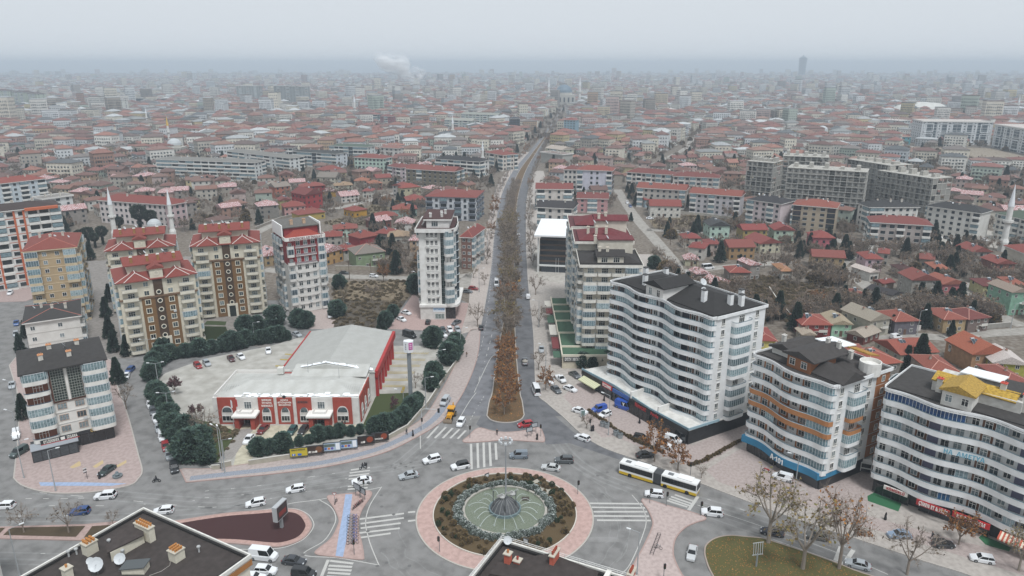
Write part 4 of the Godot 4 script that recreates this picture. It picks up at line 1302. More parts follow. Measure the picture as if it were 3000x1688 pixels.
	for i in 62:
		var x := 1.0+i*.6
		var t := Basis(Vector3.RIGHT,atan2(1.5,7.7))
		ribs.box(V(x,8.22,-4.15),V(.07,.07,7.6 if x > 8 and x < 30 else 3.0),t)
	part(fr,"roof_ribs",ribs,mat("a3a3a0",.6)).set_meta("kind","stuff")
	var hr := part(hall,"roof",hip_roof(32.2,26.0,.3,2.4,7.7,"gable",.2),grey)
	hr.rotation.y = PI/2
	hr.position = V(39.2,0,-16.1)
	var rb2 := N()
	for i in 54:
		var x := .3+i*.6
		for sd in [-1,1]:
			rb2.box(V(x,8.95,-13.0+sd*6.6),V(.07,.07,13.4),Basis(Vector3.RIGHT,-sd*-atan2(2.4,13.3)))
	part(hr,"roof_ribs",rb2,mat("a3a3a0",.6)).set_meta("kind","stuff")
	part(fr,"link_roof",N().box(V(27,8.6,-14.8),V(21,.2,7.0),Basis(Vector3.RIGHT,.12)),grey)
	part(fr,"roof_vent",N().bx(12.6,14.2,8.2,10.0,-14.4,-13.0),mat("c9c8c2",.7))
	for q in [[30.5,-9.5],[21.0,-13.5]]:
		part(fr,"mast",N().tube(V(q[0],8.3,q[1]),V(q[0],11.8,q[1]),.06,.04,5),mat("8a8c8d",.5))
	var snow := N()
	for k in 90:
		var x := rng.randf_range(6,37.3)
		var z := -.5-absf(rng.randfn(0,.55))
		snow.box(V(x,7.6+(-z-.3)*.195,z),V(rng.randf_range(.4,1.8),.1,rng.randf_range(.25,1.0)),Basis(Vector3.RIGHT,.19))
	for k in 60:
		var x := rng.randf_range(19,38.5)
		snow.box(V(x,7.98+2.4*(1.0-absf(x-26.1)/13.4),-16.5-absf(rng.randfn(0,.4))),V(rng.randf_range(.5,1.6),.12,rng.randf_range(.3,1.1)),Basis(Vector3.BACK,-.18*signf(x-26.1)))
	part(root,"snow",snow,mat("e6e8ea",.9)).set_meta("kind","stuff")
func terrace_blocks() -> void:
	# the long stepped row with green terraces along the avenue
	var x0 := 22.0
	for q in [[-216.5,19.0,31.0,10,"3a3634","front block of the stepped cream row, dark roof above curved balconies"],[-235.5,21.0,34.0,11,"6b2d30","second block of the stepped cream row under a dark red roof"],[-256.5,22.0,34.0,11,"6b2d30","rear block of the stepped cream row beside the white roofed office"]]:
		var z: float = q[0]
		flats("apartment_block",q[5],{"fl": V(x0,0,z),"fr": V(x0+17.0,0,z+.6),"d": q[1],"n": q[3],"fh": 2.85,"g": 2.6,"ghex": "c4bdae","wall": "cdc6b8","trim": "dcd8cf","front": "bbbb" if z > -220 else "-wbb","ls": "bwbwbb","rs": "wbwbw","gz": .55,"dep": 1.7,"bow": .7,"roof": "flat","rhex": q[4],"rgrime": "membrane","par": .6,"oh": 1.2,"chim": 0,"dish": 0})
	var root := thing("roof_storey","attic storey with dark and red hipped roofs on the cream row","roof",V(22,31.1,-216.5),-.03)
	root.position.y = 0
	var cream := mat("cdc6b8",.85,"streak",8.0)
	var dk := mat("3a3634",.95,"membrane",9.0)
	var rd := mat("703034",.95,"membrane",9.0)
	part(root,"attic",N().bx(4.5,12.5,31.0,33.6,-9,-2.0),cream)
	part(root,"roof",hip_roof(17,9.5,.8,2.2,31.5,"hip",.2),dk,V(0,0,-2.6))
	part(root,"gable_roof",hip_roof(8.6,7,.3,1.4,33.7,"gable",.2),dk,V(4.2,0,-1.8))
	for x in [6.6,10.3]:
		window(root,Transform3D(Basis(),V(x,31.6,-2.0)),2.0,1.7,mat("dcd8cf",.6),1)
	part(root,"attic",N().bx(5.5,16.5,31,36.4,-18,-12),cream)
	part(root,"roof",N().bx(5.2,16.9,36.4,36.7,-18.4,-11.6),rd)
	part(root,"roof",hip_roof(17,16,.4,2.6,34.6,"hip",.2),rd,V(0,0,-19.6))
	part(root,"attic",N().bx(6,16.5,34,39.2,-38,-30),cream)
	part(root,"roof",hip_roof(11,8.6,.4,1.2,39.2,"gable",.2),rd,V(5.7,0,-29.8))
	part(root,"roof",hip_roof(17,14,.4,2.6,34.6,"hip",.2),rd,V(0,0,-44))
	for c in [[5.2,34,-4.5],[7.6,34,-4.3],[4.5,35.6,-13.4],[5.5,36.8,-22],[8.8,36.8,-22],[3,36,-25],[7,39.4,-31],[9.5,39.4,-33]]:
		chimney(root,V(c[0],c[1],c[2]),.9,1.9,"cfc8ba","c2b8aa")
	for c in [[8.2,36.3,-12.4],[5,38.5,-26],[9,38.7,-24]]:
		dish(root,V(c[0],c[1]+1.0,c[2]),-.2,.7)
	# podium with green terrace roofs
	var pod := thing("shop_podium","low cream shop row with green terrace roofs along the avenue pavement","shop row",V(0,0,0))
	var green := mat("41604a",.85,"streak",5.0)
	var cr := mat("c9c0ad",.85,"streak",7.0)
	var zs := [-209.0,-216.5,-229.0,-241.0,-251.0,-259.0,-268.0]
	var xs := [15.5,15.6,15.4,15.2,15.1,15.0,15.0]
	for i in 6:
		var b := N().prism(pl([xs[i],zs[i],38 if i == 0 else 22.2,zs[i],38 if i == 0 else 22.2,zs[i+1],xs[i+1],zs[i+1]]),.1,4.2)
		var s := part(pod,"shop",b,cr)
		part(s,"terrace_roof",N().prism(pl([xs[i]+.3,zs[i]-.3,37.5 if i == 0 else 22.0,zs[i]-.3,37.5 if i == 0 else 22.0,zs[i+1]+.4,xs[i+1]+.3,zs[i+1]+.4]),4.2,4.3),green)
		part(s,"terrace_edge",N().bx(xs[i]-.15,xs[i]+.15,4.0,4.75,zs[i+1]+.1,zs[i]).bx(xs[i],37.8 if i == 0 else 22.1,4.0,4.75,zs[i]-.15,zs[i]+.15),mat("cfc8b6",.8))
		part(s,"shop_window",N().bx(xs[i]-.1,xs[i]+.02,.3,3.2,zs[i+1]+.6,zs[i]-.6),glass("2b2b2c"))
		part(s,"canopy",N().bx(xs[i]-2.6,xs[i],3.2,3.35,zs[i+1]+1.0,zs[i]-1.2),mat(["3e5a48","6b2f2f","c9c4ba"][i % 3],.85))
	var sg := part(pod,"sign_board",N().bx(15.9,22.2,2.5,4.0,-208.9,-208.7),mat("202124",.6))
	lettering(sg,"DYN MODA",1.0,V(19.0,3.3,-208.6),0,mat("e5e2dc",.6),true,5.6)
func modern_office() -> void:
	var root := thing("office_building","dark glass office under a tilted white roof beside the avenue","office",V(11.3,0,-319.5),-.15)
	var w := 15.0
	part(root,"wall",N().bx(1.2,w,0,15.5,-24,-1),mat("34322f",.7,"streak",6.0))
	for i in 5:
		var gl := part(root,"glazing",N().bx(1.4,w-.2,3.2+i*2.5,4.9+i*2.5,-1,-.8),glass("20272d"))
		part(gl,"brown_band",N().bx(1.3,w,4.9+i*2.5,5.7+i*2.5,-1,-.7),mat("4b3b30",.7))
	part(root,"side_glazing",N().bx(1.0,1.2,3,15,-22,-2),glass("2a3238"))
	part(root,"entrance",N().bx(2,w-1,0,3,-1,-.6),glass("3d4650"))
	part(root,"white_frame",N().bx(.2,.9,0,16,-.6,.2).bx(.2,w,3.0,3.6,-.8,.2),mat("c9c9c6",.7))
	part(root,"roof",N().box(V(w/2,18.2,-12.5),V(w+2.4,.7,29),Basis(Vector3.RIGHT,.06)),mat("dcdddd",.6))
	for x in [9,10.2]:
		part(root,"flag_pole",N().tube(V(x,0,4),V(x,8,4),.06,.05,5),mat("c9c9c9",.4))
func big_waves() -> void:
	var j := wavy("apartment_block","tallest white block with wavy balconies and black roof above the curtain shop",{"fl": V(28.6,32,-196.4),"fr": V(48.6,32,-164.6),"d": 18.2,"n": 10,"fh": 2.8,"g": 4.0,"amp": .75,"period": 14.5,"phase": .35,"front": "bkggkbwkggkbwg","panel": "7d5642","gz": .3,"rs": "wBw","ls": "wBw","rhex": "2f2d2c","rh": 2.6,"chimneys": [[9.5,-3.0,3.4],[29.5,-4.5,4.0],[34.0,-9.0,3.4],[35.3,-11.5,3.2],[31.5,-15.8,2.8],[2.0,-10,2.6],[5,-15,2.4]],"dishes": [[20,-14,1.0],[25,-9,.7],[14,-13,.6]]})
	var top := 32.0
	var trim := mat("e0deda",.75,"streak",6.0)
	var dk := mat("2f2d2c",.95,"membrane",14.0)
	var dm := part(j,"dormer",N().bx(14.2,20.6,top,top+3.4,-8,0.9),trim)
	part(dm,"dormer_roof",hip_roof(7.4,11,.3,1.5,top+3.4,"gable",.2),dk,V(13.7,0,1.2))
	for x in [15.9,18.9]:
		window(dm,Transform3D(Basis(),V(x,top+.6,.9)),1.3,1.9,mat("dedcd6",.6),1)
	# shops below
	part(j,"podium",N().prism(pl([-6,5.5,8,5.0,16,5.6,24,6.4,37.6,6.0,38.2,-17.6,-2,-17.6]),0.1,4.0),mat("2d2d2f",.55,"pane",4.0))
	part(j,"terrace_floor",N().prism(pl([-6.2,5.7,8,5.2,16,5.8,24,6.6,37.8,6.2,38.4,-17.8,-2.2,-17.8]),4.0,4.15),mat("d3d1cc",.8,"streak",6.0))
	part(j,"terrace_edge",N().strip(pl([-6.1,5.7,8,5.2,16,5.8,24,6.6,37.8,6.2,38.3,-4]),4.1,4.75,.2),mat("8fa9b3",.4))
	shop(j,8.2,15.8,3.0,5.75,"3a4248")
	shop(j,16.4,37.2,2.9,6.6,"232527")
	shop(j,-5.6,7.8,2.9,5.75,"3a4248")
	part(j,"sign_board",N().bx(16.2,37.7,2.9,4.3,6.5,6.75),mat("1c1d1f",.5))
	lettering(j,"Nevzat",1.1,V(20.8,3.6,6.8),0,mat("b2383a",.6),false,4.2)
	lettering(j,"Perde",.9,V(26.2,3.5,6.8),0,mat("b2383a",.6),false,2.8)
	part(j,"sign_board",N().bx(3.8,8.0,2.9,4.2,5.7,5.95),mat("b0292e",.6))
	lettering(j,"ECZANE",.85,V(5.9,3.6,6.0),0,mat("ece8e2",.6),false,3.6)
	part(j,"sign_board",N().bx(8.4,15.8,2.9,4.0,5.7,5.95),mat("3f63a0",.6))
	part(j,"sign_board",N().bx(-5.8,3.4,3.0,4.2,5.7,5.95),mat("2a2422",.6))
	awning(j,-4.6,3.2,3.0,5.9,2.2,"c9c6a8","b5b894")
	for x in [16.2,26.8]:
		part(j,"terrace_wall",N().bx(x-.2,x+.2,4.1,6.0,.5,6.2),trim)
	var k := wavy("apartment_block","white and tan wavy block above the blue shop band",{"fl": V(57.5,25,-159.6),"fr": V(68.4,25,-141.1),"d": 19.0,"n": 7,"fh": 3.0,"g": 4.0,"amp": .7,"period": 15.0,"phase": .45,"front": "wbwbwbgg","panel": "b27a4c","gz": .12,"rs": "wBwp","rhex": "45413f","rh": 1.2,"alts": [4,3],"alt": "b27a4c","dishes": [[10,-12,.7],[14,-8,.6]]})
	top = 25.0
	var gk := mat("45413f",.95,"membrane",12.0)
	var at := part(k,"attic",N().bx(8.4,14.6,top,top+3.3,-9,-.4),mat("a5714a",.75,"tiles",1.8))
	part(at,"attic_roof",hip_roof(8,12,.3,1.3,top+3.3,"gable",.25),gk,V(7.5,0,-.2))
	for x in [9.8,12.9]:
		window(at,Transform3D(Basis(),V(x,top+.9,-.4)),1.5,1.6,mat("dedcd6",.6),1)
	var a2 := part(k,"attic",N().bx(2,8.2,top,top+2.4,-12,-3),mat("d5d3ce",.8,"streak",6.0))
	part(a2,"attic_roof",hip_roof(7,10,.3,1.4,top+2.4,"gable",.25),gk,V(1.6,0,-2.6))
	part(k,"roof_slope",hip_roof(9,7,.2,2.2,top+.7,"gable",.2),gk,V(13.4,0,-1))
	part(k,"stair_tower",N().lathe([Vector2(2.3,0),Vector2(2.3,3.0),Vector2(2.1,3.0),Vector2(2.1,2.2),Vector2(0,2.2)],16,V(20.0,top-.4,-13.5)),mat("dcdad5",.75,"streak",5.0))
	part(k,"metal_roof",N().box(V(9.5,top+3.2,-15.5),V(6.5,.2,6.5),Basis(Vector3.RIGHT,-.1)),mat("dfe1e2",.5))
	part(k,"insulated_roof",N().box(V(15.5,top+2.6,-17.2),V(6,.3,3.6),Basis(Vector3.RIGHT,-.25)),mat("bd8f3c",.9,"snowy",8.0))
	for c in [[3,top+3.4,-5.5],[11,top+4.2,-10.5],[13.5,top+4.0,-11],[16,top+2.6,-12]]:
		chimney(k,V(c[0],c[1],c[2]),.8,1.3,"d3d0ca","c5c1ba")
	var kp := PackedVector2Array([Vector2(-.4,-1)])
	for i in 22:
		var x := 21.0*i/21
		kp.append(Vector2(x,1.9+.7*sin(TAU*(x/15.0+.45))))
	kp.append(Vector2(21.4,-1))
	kp.append(Vector2(21.4,-8))
	sign_band(k,kp,2.7,4.4,.4,mat("2f7fa6",.6,"streak",5.0))
	lettering(k,"A·101",1.25,V(11.2,3.5,2.8),-.08,mat("e9e9e6",.6),false,3.8)
	part(k,"shop_front",N().bx(.3,21,0.1,4,-18.6,.3),mat("29292b",.5))
	shop(k,1.0,9.0,2.6,.8,"303437")
	part(k,"shutter",N().bx(9.6,14.4,.1,2.6,.3,.6),mat("47484a",.5))
	part(k,"shutter",N().bx(15.0,20.6,.1,2.6,.3,.6),mat("3c3d3f",.5))
	var e0 := V(79.2,24.6,-141.3)
	var e1 := V(96.5,24.6,-123.6)
	var dir := (e1-e0).normalized()
	var l := wavy("apartment_block","white wavy block with patchy yellow insulation on its roof",{"fl": e0,"fr": e0+dir*34.0,"d": 16.0,"n": 7,"fh": 2.95,"g": 4.0,"amp": .8,"period": 16.0,"phase": .55,"front": "wwrbkrrwbrwkrwb","panel": "78533b","dark": "63637a","gz": .2,"topglass": 1,"ls": "wBw","rhex": "403d3b","rh": .6,"tones": ["93a6ac","a8bcc4","93a6ac","3f6f9c","7d9093"],"dishes": [[17,-9,.7],[19.5,-9.5,.8]]})
	top = 24.65
	part(l,"insulated_roof",N().box(V(14.5,top+3.3,-6.0),V(15.0,.3,3.4),Basis(Vector3.BACK,-.02)*Basis(Vector3.RIGHT,.3)),mat("c9a544",.95,"snowy",12.0))
	part(l,"attic",N().bx(7.2,23.0,top,top+3.0,-12.5,-4.6),mat("cfccc6",.85,"blotch",5.0))
	var ld := part(l,"dormer",N().bx(10.4,15.8,top,top+3.6,-8,.2),mat("d9d6d0",.8,"streak",5.0))
	part(ld,"dormer_roof",hip_roof(6.2,8,.2,1.4,top+3.6,"gable",.25),mat("bd9b48",.95,"snowy",9.0),V(10.0,0,.5))
	for x in [11.7,14.6]:
		window(ld,Transform3D(Basis(),V(x,top+1.0,.2)),1.3,1.6,mat("e2e0da",.6),1)
	part(l,"metal_roof",N().box(V(14.5,top+3.9,-12.5),V(7.5,.2,6.5),Basis(Vector3.RIGHT,-.12)),mat("e0e2e3",.5))
	part(l,"flat_roof",N().box(V(20.5,top+3.4,-11),V(5,.2,8),Basis(Vector3.RIGHT,-.05)),mat("403d3b",.95,"membrane",9.0))
	for c in [[8.6,-4.6,2.8],[23.2,-6.0,3.6],[19,-7.5,4.2]]:
		chimney(l,V(c[0],top+.8,c[1]),1.0,c[2],"d5d2cb","b3493a")
	part(l,"shop_front",N().bx(.4,33.5,.1,4.0,-15.6,-.2),mat("3a393a",.5,"pane",4.0))
	shop(l,1.2,8.0,2.7,.5,"2a2d2f")
	shop(l,10.2,16.0,2.6,.6,"3d3f42")
	shop(l,16.4,23,2.6,.6,"3d2a2a")
	part(l,"sign_board",N().bx(3.2,8.0,2.7,3.6,1.6,1.85),mat("d8d4cd",.6))
	lettering(l,"KÖMÜRLÜ",.6,V(5.6,3.15,1.9),0,mat("a82f2f",.6),false,3.6)
	part(l,"sign_board",N().bx(10.0,16.2,2.5,3.75,2.5,2.75),mat("a8282c",.6))
	lettering(l,"ÇİMEN ET & PİLİÇ",.8,V(13.2,3.12,2.8),0,mat("efece6",.6),false,5.4)
	part(l,"sign_board",N().bx(16.6,23.2,2.5,3.75,1.9,2.15),mat("c0262a",.6))
	lettering(l,"KILINÇ GSM",.8,V(19.9,3.12,2.2),0,mat("efece6",.6),false,5.0)
	awning(l,25,33,3.5,2.2,2.2,"b5553f","d9cdb9")
	lettering(l,"HA  AMETYA",1.0,V(16.5,4.0+4*2.95+.42,1.95),.19,mat("5f9fb5",.6),false,7.0)
func roof_below(nm: String,label: String,p1: Vector3,p2: Vector3,h: float,w: float,d: float,wallhex: String,band: String) -> Node3D:
	var root := thing(nm,label,"apartment block",V(p1.x,0,p1.z),heading(p1,p2))
	part(root,"wall",N().bx(.3,w-.3,0,h-.5,.3,d-.3),mat(wallhex,.85,"streak",8.0))
	part(root,"cornice",N().bx(0,w,h-1.2,h-.1,0,d),mat(band,.8,"streak",4.0))
	var rf := part(root,"roof",N().bx(.5,w-.5,h-.2,h,.5,d-.5),mat("423b38",.95,"membrane",12.0))
	part(rf,"coping",N().strip(pl([0,0,w,0,w,d,0,d]),h-.3,h+.5,-.32,true),mat("dcdad4",.7,"streak",3.0))
	part(rf,"upstand",N().strip(pl([.35,.35,w-.35,.35,w-.35,d-.35,.35,d-.35]),h-.1,h+.32,-.45,true),mat("1f1d1c",.95))
	for i in 7:
		for k in 6:
			if i % 2 == 0:
				window(root,Transform3D(Basis(Vector3.UP,PI/2),V(w-.29,3.0*i+1,d*(k+.5)/6)),1.6,1.6,mat("d8d6d2",.6))
	return root
func pot_chimney(rf: Node3D,at: Vector3,sx: float,sz: float,h: float,rows: int,cols: int,hex: String,pot: String) -> void:
	var o := part(rf,"chimney",N().bx(-sx/2,sx/2,-.2,h,-sz/2,sz/2),mat(hex,.85,"streak",3.0),at)
	part(o,"chimney_slab",N().bx(-sx/2-.12,sx/2+.12,h,h+.13,-sz/2-.12,sz/2+.12),mat("c9c2b2",.85,"grain",1.0))
	for i in cols:
		for j in rows:
			part(o,"chimney_pot",N().lathe([Vector2(.13,0),Vector2(.12,.28),Vector2(.17,.3),Vector2(.17,.42),Vector2(.08,.42),Vector2(.08,.2)],8),mat(pot,.8,"grain",.7),V(lerpf(-sx*.36,sx*.36,i/maxf(1,cols-1)) if cols > 1 else 0.0,h+.12,lerpf(-sz*.3,sz*.3,j/maxf(1,rows-1)) if rows > 1 else 0.0))
func near_roofs() -> void:
	var a := roof_below("apartment_block","brown flat roof with white coping and clay chimney pots at lower left",V(-56.3,25,-96.7),V(-36.2,25,-85.6),25.0,23.2,26.0,"d6cfc0","a5713f")
	var rf: Node3D = a.get_node("roof")
	var cream := "d6d0bf"
	pot_chimney(rf,loc(a,V(-52.6,25,-89.7)),3.2,.9,2.2,2,6,cream,"c98a4b")
	pot_chimney(rf,loc(a,V(-58.8,25,-86.5)),1.3,1.6,1.7,3,4,cream,"c98a4b")
	pot_chimney(rf,loc(a,V(-46.1,25,-85.1)),1.5,1.5,1.5,4,3,cream,"c98a4b")
	pot_chimney(rf,loc(a,V(-58.9,25,-81.3)),1.0,1.0,1.5,1,1,cream,"c98a4b")
	var c1 := loc(a,V(-54.8,25,-84.5))
	var c2 := loc(a,V(-52.3,25,-88.7))
	var mid := (c1+c2)/2
	var dv := c2-c1
	var hut := part(rf,"roof_hatch_house",N().prism(PackedVector2Array([xz(c1),xz(c2),xz(c2)+Vector2(-2.9,-1.6),xz(c1)+Vector2(-2.9,-1.6)]),25.0,26.4),mat(cream,.85,"streak",3.0))
	part(hut,"hatch_roof",N().prism(PackedVector2Array([xz(c1)+Vector2(-.2,.3),xz(c2)+Vector2(.4,.2),xz(c2)+Vector2(-3.2,-1.9),xz(c1)+Vector2(-3.6,-1.6)]),26.4,26.6),mat("463e3b",.95,"membrane",9.0))
	var low := part(rf,"light_well",N().bx(-1.5,1.5,0,.9,-.8,.8),mat(cream,.85,"streak",3.0),loc(a,V(-50.6,25,-82.7)),.5)
	part(low,"well_cover",N().box(V(0,1.0,0),V(3.4,.12,2.0),Basis(Vector3.BACK,.1)),mat("4f5354",.8))
	for q in [[V(-53.1,25,-83.7),.75],[V(-55.4,25,-82.1),.95],[V(-57.2,25,-83.7),.5]]:
		dish(rf,loc(a,q[0])+V(0,1.5*q[1],0),-.9,q[1])
	for q in [V(-61.3,25,-85.6),V(-60.5,25,-86.1),V(-56.1,26,-86.7),V(-43.7,25,-86.6),V(-53.9,25,-85.8)]:
		part(rf,"vent_pipe",N().tube(Vector3.ZERO,V(0,.9,0),.13,.13,7).lathe([Vector2(.28,.85),Vector2(.25,1.0),Vector2(0,1.12)],8),mat("a6a7a6",.5),loc(a,q))
	var wire := N()
	var wp := [V(-47.1,25,-85.4),V(-46.5,25,-83.7),V(-47.1,25,-82.5),V(-48.3,25,-81.6)]
	for i in 3:
		wire.tube(loc(a,wp[i])+V(0,.05,0),loc(a,wp[i+1])+V(0,.05,0),.03,.03,4)
	part(rf,"cable",wire,mat("a9a39b",.7))
	var b := roof_below("apartment_block","brown roof with coral chimneys and white railing below the fountain",V(-1.4,30,-82.1),V(12.6,30,-75.3),30.0,21.0,15.0,"cfc8bd","cfc8bd")
	var rb: Node3D = b.get_node("roof")
	var rails := N()
	for y in [30.75,31.0]:
		rails.strip(pl([.1,.1,20.9,.1]),y,y+.05,.05)
		rails.strip(pl([.1,.1,.1,14.9]),y,y+.05,.05)
	for i in 22:
		rails.bx(i*.99+.05,i*.99+.1,30.4,31.0,.05,.1)
		rails.bx(.05,.1,30.4,31.0,i*.7+.05,i*.7+.1)
	part(rb,"roof_railing",rails,mat("d9d8d4",.5))
	pot_chimney(rb,loc(b,V(-0.5,30,-77)),.75,.75,2.0,1,1,"b9604c","c07b4a")
	pot_chimney(rb,loc(b,V(0.7,30,-77)),.8,.8,1.0,1,1,"b9604c","a8443a")
	pot_chimney(rb,loc(b,V(5.3,30,-77.3)),.55,1.9,1.9,4,1,"b9604c","a34a36")
	pot_chimney(rb,loc(b,V(14.5,30,-74.5)),.55,1.6,1.3,4,1,"b9604c","a34a36")
	part(rb,"raised_roof",N().prism(PackedVector2Array([xz(loc(b,V(-1.8,30,-77))),xz(loc(b,V(4.9,30,-78.8))),xz(loc(b,V(10.6,30,-75.2))),xz(loc(b,V(9.2,30,-71.6))),xz(loc(b,V(-2.8,30,-74.9)))]),30.0,30.7),mat("423b38",.95,"membrane",12.0))
	dish(rb,loc(b,V(-0.4,30,-81.5))+V(0,.9,.4),-1.0,.55)
	part(rb,"roof_beam",N().bx(14.6,15.2,30,30.7,0,6),mat("d3d0c9",.8))
	var c := flats("apartment_block","white block with blue railed balconies cut off by the left edge",{"fl": V(-92,17,-94),"fr": V(-84.5,17,-94.2),"d": 14.0,"n": 6,"fh": 3.0,"g": 2.0,"wall": "d9d7d2","front": "wwbb","rs": "bw","gz": 0.0,"roof": "flat","rhex": "423b38","rgrime": "membrane","dep": 1.4,"chim": 1,"dish": 0})
	c.position.x -= 5.0
var occ := {}
var landmarks := []
var house_labels := {}
var late_labels := []
func mark(c: Vector2,r: float) -> void:
	var k := ceili(r/4.0)
	var o := Vector2i(floori(c.x/4.0),floori(c.y/4.0))
	for i in range(-k,k+1):
		for j in range(-k,k+1):
			if Vector2(i,j).length()*4.0 <= r+2.0:
				occ[o+Vector2i(i,j)] = true
func empty_at(c: Vector2,r: float) -> bool:
	var k := ceili(r/4.0)
	var o := Vector2i(floori(c.x/4.0),floori(c.y/4.0))
	for i in range(-k,k+1):
		for j in range(-k,k+1):
			if occ.has(o+Vector2i(i,j)):
				return false
	return true
func mark_line(p: PackedVector2Array,r: float) -> void:
	for i in p.size()-1:
		var l := p[i].distance_to(p[i+1])
		var t := 0.0
		while t <= l:
			mark(p[i].lerp(p[i+1],t/maxf(l,.01)),r)
			t += 4.0
func mark_rect(a: Vector3,b: Vector3,d: float,pad := 2.0) -> void:
	var x := (xz(b)-xz(a)).normalized()
	var z := Vector2(x.y,-x.x)
	var w := xz(a).distance_to(xz(b))
	var i := 0.0
	while i <= w:
		var j := 0.0
		while j <= d:
			mark(xz(a)+x*i+z*j,pad)
			j += 3.0
		i += 3.0
func mark_poly(p: PackedVector2Array) -> void:
	var r := Rect2(p[0],Vector2.ZERO)
	for q in p:
		r = r.expand(q)
	var x := r.position.x
	while x < r.end.x:
		var y := r.position.y
		while y < r.end.y:
			if Geometry2D.is_point_in_polygon(Vector2(x,y),p):
				mark(Vector2(x,y),1.0)
			y += 4.0
		x += 4.0
# mid distance blocks: corners of the eaves, depth, storeys, colours, letters of the faces
func blk(fl: Vector3,fr: Vector3,d: float,n: int,wall: String,rhex: String,roof: String,front: String,side: String,label: String,o := {}) -> Node3D:
	var s := {"fl": fl,"fr": fr,"d": d,"n": n,"fh": fl.y/n,"wall": wall,"rhex": rhex,"roof": roof,"front": front,"rs": side if fl.x < 60 else "","ls": side if fr.x > -60 else "","far": fl.length() > 345.0,"group": "mid-rise blocks among the houses"}
	s.merge(o,true)
	mark_rect(fl,fr,d)
	landmarks.append([xz((fl+fr)/2),o.get("lm",label)])
	return flats("apartment_block",label,s)
func minaret(at: Vector3,h: float,label: String,tip := "d5d8da",body := "d8d7d3") -> void:
	var root := thing("minaret",label,"minaret",at)
	mark(xz(at),4.0)
	var r := h*.044
	var m := mat(body,.8,"streak",6.0)
	part(root,"base",N().lathe([Vector2(r*1.5,0),Vector2(r*1.5,h*.14),Vector2(r,h*.2)],8),m)
	part(root,"shaft",N().lathe([Vector2(r,h*.2),Vector2(r*.9,h*.42),Vector2(r*.85,h*.67)],12),m)
	for y in [.44]:
		part(root,"balcony",N().lathe([Vector2(r*.9,h*(y-.03)),Vector2(r*1.55,h*y),Vector2(r*1.55,h*(y+.03)),Vector2(r*1.35,h*(y+.03)),Vector2(r*.8,h*y)],12),m)
	part(root,"spire",N().lathe([Vector2(r*.95,h*.67),Vector2(r*.95,h*.68),Vector2(.05,h)],12),mat(tip,.7))
func mosque(at: Vector3,s: float,label: String,domehex := "aeb2b3",wallhex := "b5b2aa") -> void:
	var root := thing("mosque",label,"mosque",at)
	mark(xz(at),s*.8)
	var m := mat(wallhex,.8,"streak",8.0)
	part(root,"wall",N().bx(-s*.55,s*.55,0,s*.5,-s*.5,s*.5),m)
	part(root,"drum",N().lathe([Vector2(s*.42,s*.5),Vector2(s*.42,s*.62)],16),m)
	part(root,"dome",N().lathe([Vector2(s*.42,s*.62),Vector2(s*.4,s*.75),Vector2(s*.32,s*.88),Vector2(s*.18,s*.98),Vector2(0,s*1.02)],18),mat(domehex,.6))
	var w := N()
	for i in 5:
		w.bx(-s*.5+i*s*.22,-s*.42+i*s*.22,s*.15,s*.38,s*.5,s*.52)
	part(root,"windows",w,glass("3b4247")).set_meta("kind","stuff")
func construction(fl: Vector3,fr: Vector3,d: float,n: int,label: String) -> void:
	var w := xz(fl).distance_to(xz(fr))
	var fh := fl.y/n
	mark_rect(fl,fr,d)
	landmarks.append([xz((fl+fr)/2),"concrete shell"])
	var root := thing("unfinished_block",label,"unfinished building",V(fl.x,0,fl.z),heading(fl,fr),"bare concrete blocks under construction")
	var con := mat("b5b2ab",.95,"blotch",6.0)
	part(root,"core",N().bx(5,w-5,0,fl.y-.3,-d+4,-4.5),mat("98958e",.95,"blotch",5.0))
	var slabs := N()
	var posts := N()
	var fill := N()
	var pipes := N()
	var k := maxi(3,roundi(w/3.6))
	var kd := maxi(2,roundi(d/3.6))
	for i in n+1:
		slabs.bx(-.3,w+.3,i*fh-.3,i*fh,-d-.3,.3)
		if i == n:
			break
		for c in k+1:
			posts.bx(w*c/k-.2,w*c/k+.2,i*fh,i*fh+fh-.3,-.5,.1)
		for c in kd+1:
			for x in [0.0,w]:
				posts.bx(x-.2,x+.2,i*fh,i*fh+fh-.3,-d*c/kd-.2,-d*c/kd+.2)
		for c in k:
			if rng.randf() < .62:
				fill.bx(w*c/k+.2,w*(c+.3)/k,i*fh,i*fh+fh-.3,-.35,-.15)
				fill.bx(w*(c+.7)/k,w*(c+1)/k-.2,i*fh,i*fh+fh-.3,-.35,-.15)
				fill.bx(w*(c+.3)/k,w*(c+.7)/k,i*fh,i*fh+.8,-.35,-.15)
				fill.bx(w*(c+.3)/k,w*(c+.7)/k,i*fh+2.2,i*fh+fh-.3,-.35,-.15)
		for c in kd:
			for x in [-.1,w+.1]:
				if rng.randf() < .6:
					fill.bx(minf(x,x*.99)-.08,x+.08,i*fh,i*fh+fh-.3,-d*(c+1)/kd+.2,-d*c/kd-.2)
	for i in range(1,n*2):
		pipes.bx(-1,w+1,i*fh/2-.05,i*fh/2+.05,1.2,1.3)
	for c in k+1:
		pipes.bx(w*c/k-.05,w*c/k+.05,0,fl.y+.6,1.2,1.3)
	for c in 5:
		posts.bx(w*(c+.3)/5,w*(c+.3)/5+2.2,fl.y,fl.y+rng.randf_range(1.5,3.2),-d*.6,-d*.3)
	part(root,"floor_slabs",slabs,con)
	part(root,"posts",posts,con).set_meta("kind","stuff")
	part(root,"block_infill",fill,mat("97948d",.95,"grain",3.0)).set_meta("kind","stuff")
	part(root,"scaffolding",pipes,mat("a9aaa8",.6)).set_meta("kind","stuff")
